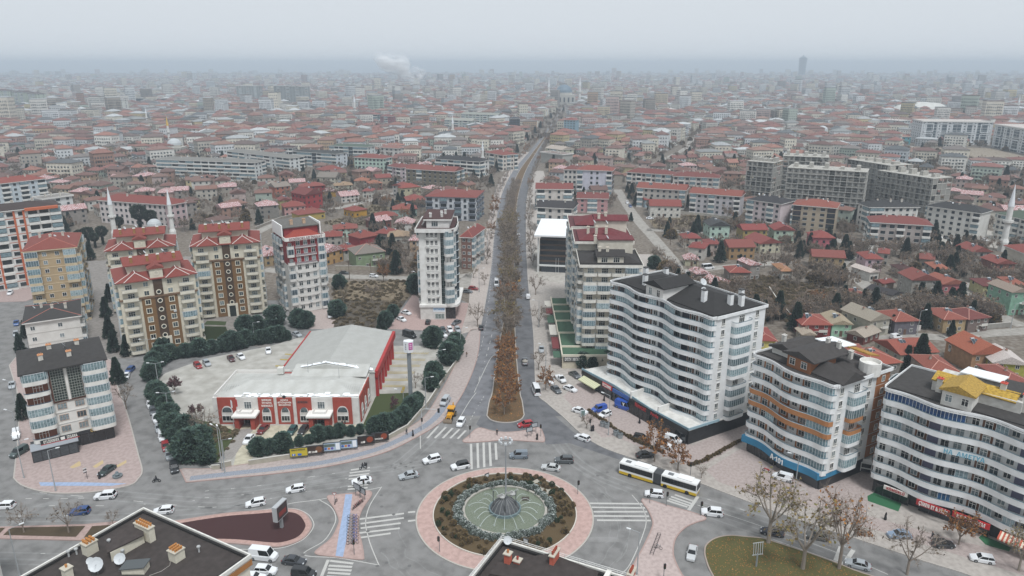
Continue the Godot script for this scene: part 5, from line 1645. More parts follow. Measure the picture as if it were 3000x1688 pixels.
func colour_name(hex: String) -> String:
	var c := Color(hex)
	var best := ""
	var bd := 9.0
	for p in [["white","d8d6d2"],["grey","969490"],["dark grey","5a5a5a"],["cream","cbc5b2"],["tan","b0946c"],["pink","c29a98"],["red","98383a"],["yellow","c4a142"],["mint","b2d0be"],["green","8fa585"],["brown","80604f"],["lilac","b8b0bd"],["orange","c08050"],["pale blue","b0c4d0"]]:
		var q := Color(p[1])
		var e := V(c.r-q.r,c.g-q.g,c.b-q.b).length()
		if e < bd:
			bd = e
			best = p[0]
	return best
func nearest_landmark(p: Vector2) -> Array:
	var best: Array = landmarks[0]
	for l in landmarks:
		if l[0].distance_to(p) < best[0].distance_to(p):
			best = l
	return best
func house(fl: Vector3,fr: Vector3,d: float,wall: String,rhex: String,kind := "hip",sol := 0,label := "",snow := false) -> Node3D:
	var w := maxf(4.0,xz(fl).distance_to(xz(fr)))
	var h := fl.y
	var root := thing("house",label,"house",V(fl.x,0,fl.z),heading(fl,fr),"houses of the old quarter")
	mark_rect(fl,fr,d,2.5)
	var near := fl.length() < 340.0
	var wm := mat(wall,.9,"blotch",7.0)
	part(root,"wall",N().bx(0,w,0,h,-d,0),wm)
	var rm := mat("ffffff",.9,"roofsnow",9.0) if snow else mat(dull(rhex),.92,"tiles",6.0)
	var rh := minf(w,d)*rng.randf_range(.19,.26)
	var rf := part(root,"roof",hip_roof(w,d,.55,rh,h+.18,kind,.18),rm)
	if kind == "hip":
		if near:
			part(rf,"ridge_tiles",ridge_lines(w,d,.55,rh,h+.18),mat("b98a7c" if not snow else "cbb9b4",.9))
	else:
		var gb := N()
		if w >= d:
			for x in [0.0,w]:
				var ap := V(x,h+rh*.85,-d/2)
				gb.quad_to(V(x,h,0),V(x,h,-d),ap,ap,V(1 if x > 0 else -1,0,0))
		else:
			for z in [0.0,-d]:
				var ap := V(w/2,h+rh*.85,z)
				gb.quad_to(V(0,h,z),V(w,h,z),ap,ap,V(0,0,1 if z > -1 else -1))
		part(rf,"gable_wall",gb,wm)
	var st := maxi(1,roundi(h/3.0))
	var fm := mat("d0cdc6",.7)
	var kx := maxi(2,roundi(w/3.6))
	var kz := maxi(1,roundi(d/4.5))
	var jw := N()
	for i in st:
		var y := i*h/st+.95
		var spots := []
		for c in kx:
			if rng.randf() < .85:
				spots.append(Transform3D(Basis(),V(w*(c+.5)/kx,y,0.01)))
		for c in kz:
			if rng.randf() < .7:
				spots.append(Transform3D(face_basis(Vector3.FORWARD,Vector3.RIGHT),V(w+.01,y,-d*(c+.5)/kz)) if fl.x < 0 else Transform3D(face_basis(Vector3.BACK,Vector3.LEFT),V(-.01,y,-d*(c+.5)/kz)))
		for t in spots:
			if near:
				window(root,t,1.15,1.3,fm,0,glass("33393c"))
			else:
				jw.box(t*V(0,.65,.03),(t.basis*V(1.2,1.3,.1)).abs())
	if jw.v.size():
		part(root,"window_rows",jw,glass("3b4145")).set_meta("kind","stuff")
	part(root,"door",N().bx(w*.42,w*.42+1.0,0,2.1,0,.06),mat("5d4636",.7))
	if near and st > 1 and rng.randf() < .5:
		var bl := part(root,"balcony",N().bx(w*.55,w*.85,h/2-.15,h/2,0,1.1).bx(w*.55,w*.85,h/2,h/2+.8,1.0,1.1),mat("c4c0b8",.85))
		part(bl,"railing",N().bx(w*.55,w*.85,h/2+.85,h/2+.92,1.0,1.06),mat("8a8c8c",.5))
	chimney(rf,V(w*rng.randf_range(.3,.7),h+rh*.6,-d*rng.randf_range(.35,.65)),.55,1.1,"b5aaa0","8d6a5c")
	if sol:
		solar(rf,V(w*rng.randf_range(.3,.7),h+rh*.55+.7,-d*.38),0,2)
	elif rng.randf() < .4:
		dish(rf,V(w*rng.randf_range(.3,.7),h+rh+.6,-d*.5),rng.randf_range(-.5,.3),.45)
	if label == "":
		var roofword := "snowy red" if snow else (colour_name(rhex) if colour_name(rhex) != "brown" else "red")
		late_labels.append([root,"%s %s house, %s %s roof%s" % [colour_name(wall),["low","two-storey","three-storey","tall"][clampi(st-1,0,3)],roofword,"hipped" if kind == "hip" else "gabled"," with panels" if sol else ""],Vector2(fl.x,fl.z)])
	return root
func finish_labels() -> void:
	# tell look-alikes apart by the landmark they stand beside, then by how close they are to it
	var seen_l := {}
	for q in late_labels:
		var lm := nearest_landmark(q[2])
		var o: Vector2 = q[2]-lm[0]
		var sx := "left of" if o.x < -9 else ("right of" if o.x > 9 else ("behind" if o.y < 0 else "before"))
		var l: String = "%s, %s the %s" % [q[1],sx,lm[1]]
		if not seen_l.has(l):
			seen_l[l] = []
		seen_l[l].append([o.length(),q[0]])
	for l in seen_l:
		var many: Array = seen_l[l]
		many.sort_custom(func(a,b): return a[0] < b[0])
		for i in many.size():
			many[i][1].set_meta("label",l if many.size() == 1 else "%s, %s" % [l,"closest" if i == 0 else ordinal(i) + " closest"])
func old_quarter() -> void:
	if not tex.has("roofsnow"):
		var t := noise_tex("roofsnow",Color("7d3c35"),Color("dfe2e4"),0.03,5,512)
		t.color_ramp.add_point(.56,Color("8f4e45"))
		t.color_ramp.add_point(.62,Color("dcdfe1"))
	# nothing else is built on roads, plots and under the big blocks
	mark_poly(avenue_area)
	mark_line(west_kerb,9.0)
	mark_line(east_kerb,9.0)
	for q in [pl([-131.6,-131.4,-251,-275.5,-247.2,-428.9,-183.3,-396.7,-105.9,-446.9,-73.5,-309.5,-40.3,-297.3,-28.6,-480.3,-10.4,-386.9,-8.7,-217.8,-26.2,-146.7,-106.7,-131.4]),pl([10.5,-453.2,88,-480.3,73.7,-352,64.1,-270.5,86.9,-231.9,102,-199.3,150.1,-176.2,115.2,-118.5,20.2,-155.6,6.7,-217.8]),pl([-78.5,-311.2,-45.2,-313.1,-41.7,-286.7,-44.7,-245.8,-64.2,-245.8,-70.6,-271.3]),pl([-112.5,-427.8,-106,-449.1,-92.7,-449.1,-94.2,-485.3,-80.2,-476.8,-85.9,-421,-102.5,-417.8]),pl([82.9,-432.9,112.8,-451,137,-432.9,131.1,-422.7,110,-416.1,82.6,-416.1]),pl([81.4,-304.6,110.7,-313.1,110.5,-294,133.1,-294,136.4,-276.9,109.9,-262.5,101.1,-251.4,93.2,-260.5,93.9,-288.9]),pl([466.5,-820.5,493.8,-848,545.1,-842.3,530,-761.2,479.7,-686.3,451.9,-701.7,448.2,-761.2]),pl([231.9,-394.5,270.6,-412.8,274.1,-398.1,252.2,-365.1,234,-371.3,220.6,-371.3])]:
		mark_poly(q)
	for q in [pl([-114.3,-325,-101.7,-318.9,-83.4,-314.1,-53.2,-310.3,-39.5,-309.4,-17.4,-315]),pl([80,-551,77.6,-487.4,76.6,-429.4,77.4,-391.7,77.7,-340.9,78,-321.9,100.6,-329.1,137.2,-338.7]),pl([155.9,-329.1,152.1,-304.6,150.5,-285.9]),pl([149.1,-234.9,162,-239.2,181.6,-242.7,189.7,-244.2]),pl([185,-247.8,183.5,-256.4,186,-275.4,196.5,-303.1]),pl([111.7,-234.9,126.4,-235.8,142.2,-237.3,149.7,-235.8]),pl([-144.1,-401.4,-139.1,-430.8,-120.7,-467.3,-102.5,-497.1,-90.3,-527.2,-81.5,-549.3]),pl([129.1,-686.3,155.5,-743.2,198.5,-842.3,229.3,-942.1,263.9,-1050.2]),pl([466.3,-865.3,432.4,-770.5,429.4,-743.2]),pl([174.2,-387.6,184.4,-365.1,206.3,-365.1,237.3,-374.5])]:
		mark_line(q,4.0)
	var red := "964a40"
	var r2 := "a3503f"
	# blocks that stand out, left of the avenue
	blk(V(-170.8,27.6,-247.5),V(-156.8,27.6,-254.4),24,9,"b39c7b","9c4236","hip","bwwb","bwbwb","tan striped block with red hipped roof behind the small white house",{"lm": "tan striped block","bands": "c4b08f","trim": "c6b598","gz": .7,"group": ""})
	blk(V(-156.1,11,-219.8),V(-142.9,11,-227.4),19,3,"d5d2cc","3b3836","hip","w-w-","bwb","small white house-like block with charcoal roof behind the restaurant block",{"lm": "small white block","rh": 1.6,"rgrime": "membrane","group": "","bands": "b9b5ae"})
	var ob2 := blk(V(-217.1,33,-285.7),V(-192.5,33,-306.8),15,10,"dcdbd8","43332f","hip","WWbWWbbb","wbw","tall white block with orange stripes and brown roof at the left edge",{"lm": "orange striped block","bands": "a85a3c","rgrime": "membrane","rh": 1.8,"cwhex": "2e3a3a","gz": .6,"group": "","bow": .5})
	for x in [3.6,7.9,15.6,19.0]:
		part(ob2,"orange_fin",N().bx(x-.35,x+.35,1,33.2,0,.35),mat("b5613f",.8))
	part(ob2,"orange_frame",N().bx(19.5,31.5,32.4,33.5,0,1.6),mat("b5613f",.8))
	blk(V(-317.8,21,-434.6),V(-297.6,21,-464.8),14,7,"bfc8ce","a5483c","hip","bwbwbwb","wbw","pale blue block with snowy red roof at the left edge",{"lm": "pale blue block","gz": .3})
	blk(V(-285.9,12,-440.4),V(-276.2,12,-454.3),12,4,"d5d6d5","8d9090","flat","wWw","ww","plain white block with ribbon windows beside the pale blue one",{"lm": "plain white block"})
	blk(V(-245.7,13.5,-429.3),V(-197.7,13.5,-413.3),15,4,"cfc6c4","9a4038","hip","wwwwwwwwwwwwww","www","long pale school with red roof behind two minarets",{"lm": "school","cat": "school","chim": 2,"dish": 0,"rh": 3})
	blk(V(-196.3,13.6,-412),V(-190.8,13.6,-421.5),20,4,"bda7a8","9a4038","hip","www","wwwww","pink wing at the right end of the school",{"lm": "school wing","cat": "school","chim": 0,"dish": 0})
	minaret(V(-213.8,0,-383.6),28.6,"left one of two white minarets before the school")
	minaret(V(-184.6,0,-388.2),27.2,"right one of two white minarets before the school")
	mosque(V(-198,0,-396),9.0,"low white domed mosque between the two minarets")
	blk(V(-297.1,15,-613.5),V(-207.7,15,-591.4),15,5,"cfd2d1","7f8786","hip","bbbbbbbbbbbbb","wwb","long white terraced block with grey roof in front of the domed mosque",{"lm": "long white block","gz": .5,"rh": 1.8,"chim": 5})
	blk(V(-261.7,15,-675.7),V(-188.4,15,-621.8),15,5,"cfd2d1","7f8786","hip","bbbwbbbwbb","wwb","white terraced block behind the long white one",{"lm": "rear white block","gz": .5,"rh": 1.8,"chim": 5})
	blk(V(-205.9,13,-691.2),V(-160,13,-669),16,4,"c6cbd0","3a4244","hip","bbbbdbbbb","ww","white block with dark roof and blue glass centre bay",{"lm": "blue centre block","gz": .5,"rh": 1.6,"cwhex": "2b3a50"})
	blk(V(-242.7,14,-711.3),V(-211.6,14,-711.3),16,4,"cfd0d0","4f3436","hip","bbbdbbb","ww","white block with maroon roof and glass turret",{"lm": "maroon roofed block","gz": .5,"rh": 1.6})
	blk(V(-180.9,14,-730.7),V(-141,14,-718.9),16,4,"cdd3d2","4d6a5c","hip","bbbbdbbb","ww","white block with dull green roof",{"lm": "green roofed block","gz": .5,"rh": 1.8})
	blk(V(-138.6,13,-645),V(-111.2,13,-634.4),15,4,"b3c8bb","98483f","hip","wttwttww","wbw","pastel green block with red roof",{"lm": "pastel green block"})
	blk(V(-82.6,13,-570.2),V(-43.9,13,-553.7),16,4,"6c6453","98483f","gable","wwbwwwwww","wbwb","long brown block with red roof by the avenue minaret",{"lm": "long brown block"})
	blk(V(-66.4,13,-634.4),V(-27,13,-612.7),15,4,"cfcfcc","2e2f33","hip","bbbbbbb","bw","white block with black roof behind the brown one",{"lm": "black roofed block","gz": .3})
	blk(V(-24.2,14,-673.7),V(-8,14,-650.6),16,4,"c6bfb6","98483f","hip","wbwb","wbwb","cream corner block with red roof beside the avenue",{"lm": "cream corner block"})
	blk(V(-100.7,12,-594.8),V(-88.9,12,-582),12,4,"bfb0b5","8c4540","hip","bwb","ww","pink four storey block left of the brown one",{"lm": "pink narrow block"})
	blk(V(-52.3,14,-438.2),V(-21.8,14,-433.7),26,4,"c3c6ca","9a4238","hip","bwbwbwb","wbwbwbw","white block with red roof and dark balconies beside the avenue",{"lm": "red roofed avenue block","trim": "59606a","gz": .1})
	blk(V(-23.2,15,-325.2),V(-18.4,15,-324),20,5,"75554a","98403b","hip","ww","bwbwbw","brick block with red roof behind the round tower",{"lm": "brick block","group": "","chim": 1})
	blk(V(-134.8,10,-753.7),V(-114.9,10,-743.8),12,3,"cfccc8","9d6a60","hip","tttt","ww","white house block with tall dark windows",{"lm": "tall window block"})
	blk(V(-78.1,18,-1160.4),V(-21.7,18,-1135.2),16,6,"b7c0ba","8fa09a","gable","bwbwbwbwbw","ww","pair of pale green gabled blocks with a dark hedge",{"lm": "pale green gabled block"})
	blk(V(-95.9,16,-1062.3),V(-55.5,16,-1041.5),14,5,"bcc4bf","9aa8a2","gable","bwbwbw","ww","lower pale green gabled block left of its pair",{"lm": "lower green gabled block"})
	blk(V(-3.6,20,-1025.3),V(10.9,20,-1025.3),14,6,"4e5a66","3e4a58","hip","ddd","dd","dark blue glass block by the far avenue",{"lm": "dark blue block"})
	blk(V(-204.4,15,-1157.2),V(-184.4,15,-1145),12,5,"8f5a60","8a4a48","hip","wbw","ww","dark pink block in the middle distance",{"lm": "dark pink block"})
	blk(V(-253.6,14,-1224.9),V(-218.2,14,-1211.4),14,4,"5f6f74","98524c","hip","bwbwb","ww","blue grey block with red roof",{"lm": "blue grey block"})
	for q in [[V(-561.9,44,-1780.7),V(-483.2,44,-1735.3),"nearer grey panel tower block on the left skyline"],[V(-678.8,42,-1858.1),V(-622.8,42,-1858.1),"smaller grey panel tower block left of its twin"]]:
		blk(q[0],q[1],26,14,"8f9493","6d7274","flat","wbwwbwwbw","wbw",q[2],{"lm": "grey tower block"})
	for q in [[V(-1119,38,-1628.8),V(-1084.7,38,-1628.8),"leftmost pale green tower at the left edge"],[V(-1076.4,36,-1622.4),V(-1027.1,36,-1590),"middle pale green tower at the left edge"],[V(-1021.3,34,-1585.4),V(-982.5,34,-1555.5),"third pale green tower from the left edge"]]:
		blk(q[0],q[1],18,12,"a9b3a5","4f3a3c","hip","wbwbw","ww",q[2],{"lm": "pale green tower"})
	blk(V(-859.2,26,-1569.8),V(-769.6,26,-1471.3),16,8,"c3c4bd","5f6f78","flat","wwwwwwwww","ww","pale grid fronted block in front of the dark hangar",{"lm": "grid fronted block"})
	blk(V(-877.4,18,-1737),V(-799.6,18,-1708.9),24,5,"53636c","7d8c93","flat","dddddddd","dd","dark slate hangar-like block on the left",{"lm": "slate block"})
	blk(V(-864,10,-1450.5),V(-784.2,10,-1415.2),18,3,"6fa3a8","9b6a55","hip","wwwwwwww","ww","turquoise school with brown roof on the left",{"lm": "turquoise school"})
	blk(V(-526.7,15,-987.9),V(-482.1,15,-961.4),14,5,"cfd3d4","39403f","flat","wbwbwb","ww","white block with black roof on the far left",{"lm": "white block on the left"})
	blk(V(-441.7,14,-965.6),V(-402.3,14,-932.5),14,4,"cbc1b5","93463f","hip","twtwtwt","ww","cream striped block right of the yellow tipped minaret",{"lm": "cream striped block"})
	blk(V(-526.6,16,-2223.3),V(-497.6,16,-2269.6),30,4,"c0ab6c","9d6a63","flat","www","www","yellow hall in the middle distance",{"lm": "yellow hall"})
	minaret(V(-403.3,0,-871.2),34,"minaret with a yellow tip beside the pale dome","c9a545")
	mosque(V(-354.1,0,-775.2),17,"pale domed mosque behind the long white block")
	minaret(V(-559.7,0,-1143.5),30,"thin white minaret among houses on the left")
	minaret(V(-274,0,-1305),44,"tall plain minaret left of the centre")
	minaret(V(-72,0,-902.1),34,"grey minaret with two balconies left of the avenue")
	minaret(V(-26,0,-651.9),27,"short white minaret beside the avenue")
	minaret(V(248.7,0,-359.1),34,"tall white minaret at the right edge of the houses")
	minaret(V(779.8,0,-1763.7),38,"white minaret before the long sheds")
	minaret(V(908.2,0,-1345.5),40,"white minaret above the right hand offices")
	mosque(V(399.5,0,-956.2),16,"white domed mosque among houses on the right")
	mosque(V(125.4,0,-1812.4),46,"large far mosque with dark dome and two minarets","5d6f7c")
	minaret(V(88.3,0,-1812.4),62,"left minaret of the large far mosque")
	minaret(V(162.6,0,-1812.4),66,"right minaret of the large far mosque")
	# right of the avenue
	blk(V(14.1,14,-404.2),V(33.5,14,-399.1),16,4,"bdb9b4","3a3a3f","gable","bwwb","wbw","grey gabled block behind the white roofed office",{"lm": "grey gabled block","group": ""})
	blk(V(15.7,14,-466.8),V(38.8,14,-465.6),16,4,"c0bab4","97453f","gable","bwwb","wbw","red roofed block behind the grey gabled one",{"lm": "red gabled block"})
	blk(V(41.7,9,-461.3),V(60.8,9,-458.7),14,3,"b58a8a","8f423e","gable","wbw","ww","pink gabled block behind the cream row",{"lm": "pink gabled block"})
	blk(V(47,18,-527.6),V(71.5,18,-521.5),15,5,"c0bfca","a4483b","hip","b-ww-b","ddd","lilac white block with bright red roof and dark side",{"lm": "lilac block"})
	blk(V(39.2,15,-552.5),V(48.7,15,-549.6),14,4,"cdc9c3","8b4640","hip","twt","ww","white block with brown strips left of the lilac one",{"lm": "brown strip block"})
	blk(V(86.9,13,-551.9),V(117,13,-536.9),13,4,"c9c2bd","8b403a","hip","bpbpbpbpb","bw","long white block with red panels and maroon roof",{"lm": "red panel block","panel": "8c3b36","chim": 5})
	blk(V(117.4,13,-531.5),V(148.1,13,-521.1),13,4,"c9c2bd","8b403a","hip","pbpbpbpb","bw","second long white block with red panels under tall chimneys",{"lm": "second red panel block","panel": "8c3b36","chim": 6})
	blk(V(83.1,12.6,-481.1),V(112.5,12.6,-470.1),14,4,"aea8a1","a04d3e","gable","bwwwwwwb","wbw","grey block with orange red gabled roof, left one of two",{"lm": "left grey gabled block","dish": 6,"sol": 1})
	blk(V(113.3,12.6,-460.1),V(140.9,12.6,-446.2),14,4,"b6b2b5","a04d3e","gable","bwwbwwwb","wbw","grey block with orange red roof and solar panels, right one of two",{"lm": "right grey gabled block","sol": 4})
	blk(V(138.1,15,-423.2),V(152.2,15,-408),15,5,"cdbfc0","33333a","hip","bwwbw","bwb","pale pink block with dark roof beside the orange edged one",{"lm": "pale pink block","bow": 0.0})
	blk(V(158.6,15,-406.2),V(178.1,15,-395.6),17,5,"a99b87","a5503d","hip","dpwpd","bwb","beige block with orange corner frames and red roof",{"lm": "orange framed block","panel": "4c4845","bars": "3b3f44","cwhex": "27303a"})
	blk(V(184.6,13,-367.8),V(211,13,-359.2),15,4,"aaa09b","92423b","hip","bpWbwpb","bwb","grey and brown block with red roof facing the vacant plot",{"lm": "grey and brown block","panel": "543c34"})
	blk(V(197.8,15,-398.1),V(225.2,15,-399),13,5,"cfcdc8","34373b","hip","bbwwwww","wb","white block with black roof, left half of a long pair",{"lm": "long pair","bow": 0.0})
	blk(V(232.1,15,-402.4),V(248.5,15,-380.8),13,5,"cfcdc8","34373b","hip","wwwwwwb","wb","white block with black roof, right half of a long pair",{"lm": "long pair"})
	blk(V(260.5,14,-385.9),V(265.5,14,-365.5),14,5,"cbc9c5","4e6a58","hip","wbwbwb","bwb","white block with green roof behind the right hand minaret",{"lm": "green roofed corner block"})
	blk(V(237.3,7,-341),V(236.1,7,-315.6),14,1,"c9c1b3","a14238","hip","w-w-w-w","ww","low prayer hall with red roof at the foot of the minaret",{"lm": "prayer hall","cat": "prayer hall","far": false,"chim": 2,"dish": 0})
	blk(V(66,24,-947.4),V(80.3,24,-941.8),15,8,"85a0ae","9c4a42","hip","wwww","www","blue block with red roof at the far avenue",{"lm": "blue block"})
	blk(V(34.9,9,-758.1),V(49.9,9,-738.5),16,3,"c6c5ac","b5b2a8","gable","wbw","ww","white and lime house block beside the avenue",{"lm": "lime block"})
	blk(V(28.1,10,-710.9),V(47.2,10,-689.1),14,3,"a7a6a0","8d7f7a","flat","","","blank grey gable end beside the avenue",{"lm": "blank gable"})
	blk(V(156.8,14,-1010.4),V(173.7,14,-992),13,5,"d0cec8","94514a","hip","wwww","ww","white block with dark windows in the middle of the right quarter",{"lm": "white midfield block"})
	blk(V(556.7,14,-1833.5),V(611.4,14,-1803.8),22,3,"c6cacc","c9cccd","flat","wwwwww","ww","white hall with arched windows among trees",{"lm": "white hall"})
	blk(V(396.7,10,-1559.3),V(458.1,10,-1546.9),30,2,"9d6a66","8f5a56","flat","wwwwww","ww","long brick red hall in the far right quarter",{"lm": "brick hall"})
	blk(V(231.9,9,-1608.9),V(309.5,9,-1587.3),16,2,"b9b3ac","97534c","hip","wwwwwwwww","ww","long low school with red roof among conifers",{"lm": "low school"})
	blk(V(345.2,14,-916.8),V(361.2,14,-909.1),12,4,"c0a95c","5f5a52","flat","wwwww","ww","yellow block near the white dome",{"lm": "yellow block"})
	construction(V(172.9,29,-458.9),V(212.5,29,-437.4),18,9,"nearest grey concrete shell wrapped in scaffolding")
	construction(V(230.8,27,-460.6),V(245.9,27,-425.2),16,8,"grey concrete shell with open floors, rightmost of the site")
	construction(V(226,30,-494.1),V(237.6,30,-460),18,9,"concrete shell behind the two nearest ones")
	construction(V(189.3,30,-512.6),V(216.4,30,-501.9),18,9,"rear concrete shell with brick lift towers")
	construction(V(163.2,27,-508.2),V(177.3,27,-496.7),18,8,"leftmost concrete shell with a pale top floor")
	for q in [[V(489.5,26,-888.6),V(565.7,26,-875.1),"big white office block with dark glass panels on the right"],[V(553.7,25,-853.1),V(543,25,-758.5),"second white office block cut by the right edge"]]:
		var ob := blk(q[0],q[1],34,8,"c9ccce","cdd0d2","flat","wddwdwddwdwddw" if q[0].x < 560 else "dwdwdw","wwwww",q[2],{"lm": "white office block","cat": "office","cwhex": "4d5a62","par": 1.2,"chim": 0,"dish": 0,"winhex": "59646b"})
		var w: float = xz(q[0]).distance_to(xz(q[1]))
		var fr := N()
		for k in 5:
			for y in [2.0,14.0]:
				var x := w*(k+.15)/5
				var e := w*(k+.85)/5
				fr.bx(x,e,y,y+.7,0,.5).bx(x,e,y+9.6,y+10.3,0,.5).bx(x,x+.8,y,y+10.3,0,.5).bx(e-.8,e,y,y+10.3,0,.5)
		part(ob,"white_surrounds",fr,mat("d6d9da",.7))
	for q in [[V(680.3,9,-1468.7),V(741.1,9,-1432.9),"right half of the long white shed"],[V(619.3,9,-1487.2),V(638.8,9,-1468.7),"left end of the long white shed"],[V(280.3,8,-1450.6),V(304.3,8,-1433.1),"white vaulted hall, left one of a pair"],[V(308.4,8,-1433.1),V(330.9,8,-1416.1),"white vaulted hall, right one of a pair"],[V(468.6,8,-1399.4),V(506.3,8,-1383.2),"pale vaulted shed on the right"]]:
		blk(q[0],q[1],30,1,"b9bfc2","d3d7d9","gable","","",q[2],{"lm": "white shed","cat": "shed","chim": 0,"dish": 0})
	blk(V(458.3,9,-880.3),V(474,9,-880.3),20,2,"4f96a0","9c6a5a","hip","www","ww","turquoise hall in front of the white offices",{"lm": "turquoise hall"})
	blk(V(526.4,18,-1013.4),V(546.8,18,-1023.4),30,5,"c6cacb","ced1d3","flat","wwww","ww","white arched annex left of the big office block",{"lm": "white annex"})
	var dome := thing("sports_dome","low white sports dome beyond the right hand houses","sports hall",V(775.7,0,-1418.9))
	part(dome,"shell",N().lathe([Vector2(62,0),Vector2(60,8),Vector2(48,20),Vector2(30,28),Vector2(0,31)],24),mat("c9c9c4",.7,"streak",30.0),Vector3.ZERO,0,V(1,.8,.6))
	part(dome,"base_ring",N().lathe([Vector2(64,0),Vector2(64,5),Vector2(60,5)],24),mat("b79a90",.8),Vector3.ZERO,0,V(1,1,.6))
	var tw := thing("skyscraper","lone dark glass skyscraper on the hazy horizon","skyscraper",V(2250,0,-5900))
	part(tw,"shaft",N().lathe([Vector2(24,0),Vector2(26,60),Vector2(30,135),Vector2(31,145),Vector2(24,146)],16),glass("3b4a55",.3))
	part(tw,"crown",N().lathe([Vector2(24,146),Vector2(20,154),Vector2(6,158),Vector2(4,166),Vector2(0,167)],12),mat("6f7c85",.5))
	part(tw,"podium",N().bx(-70,60,0,14,-40,40),mat("7f8a90",.6))
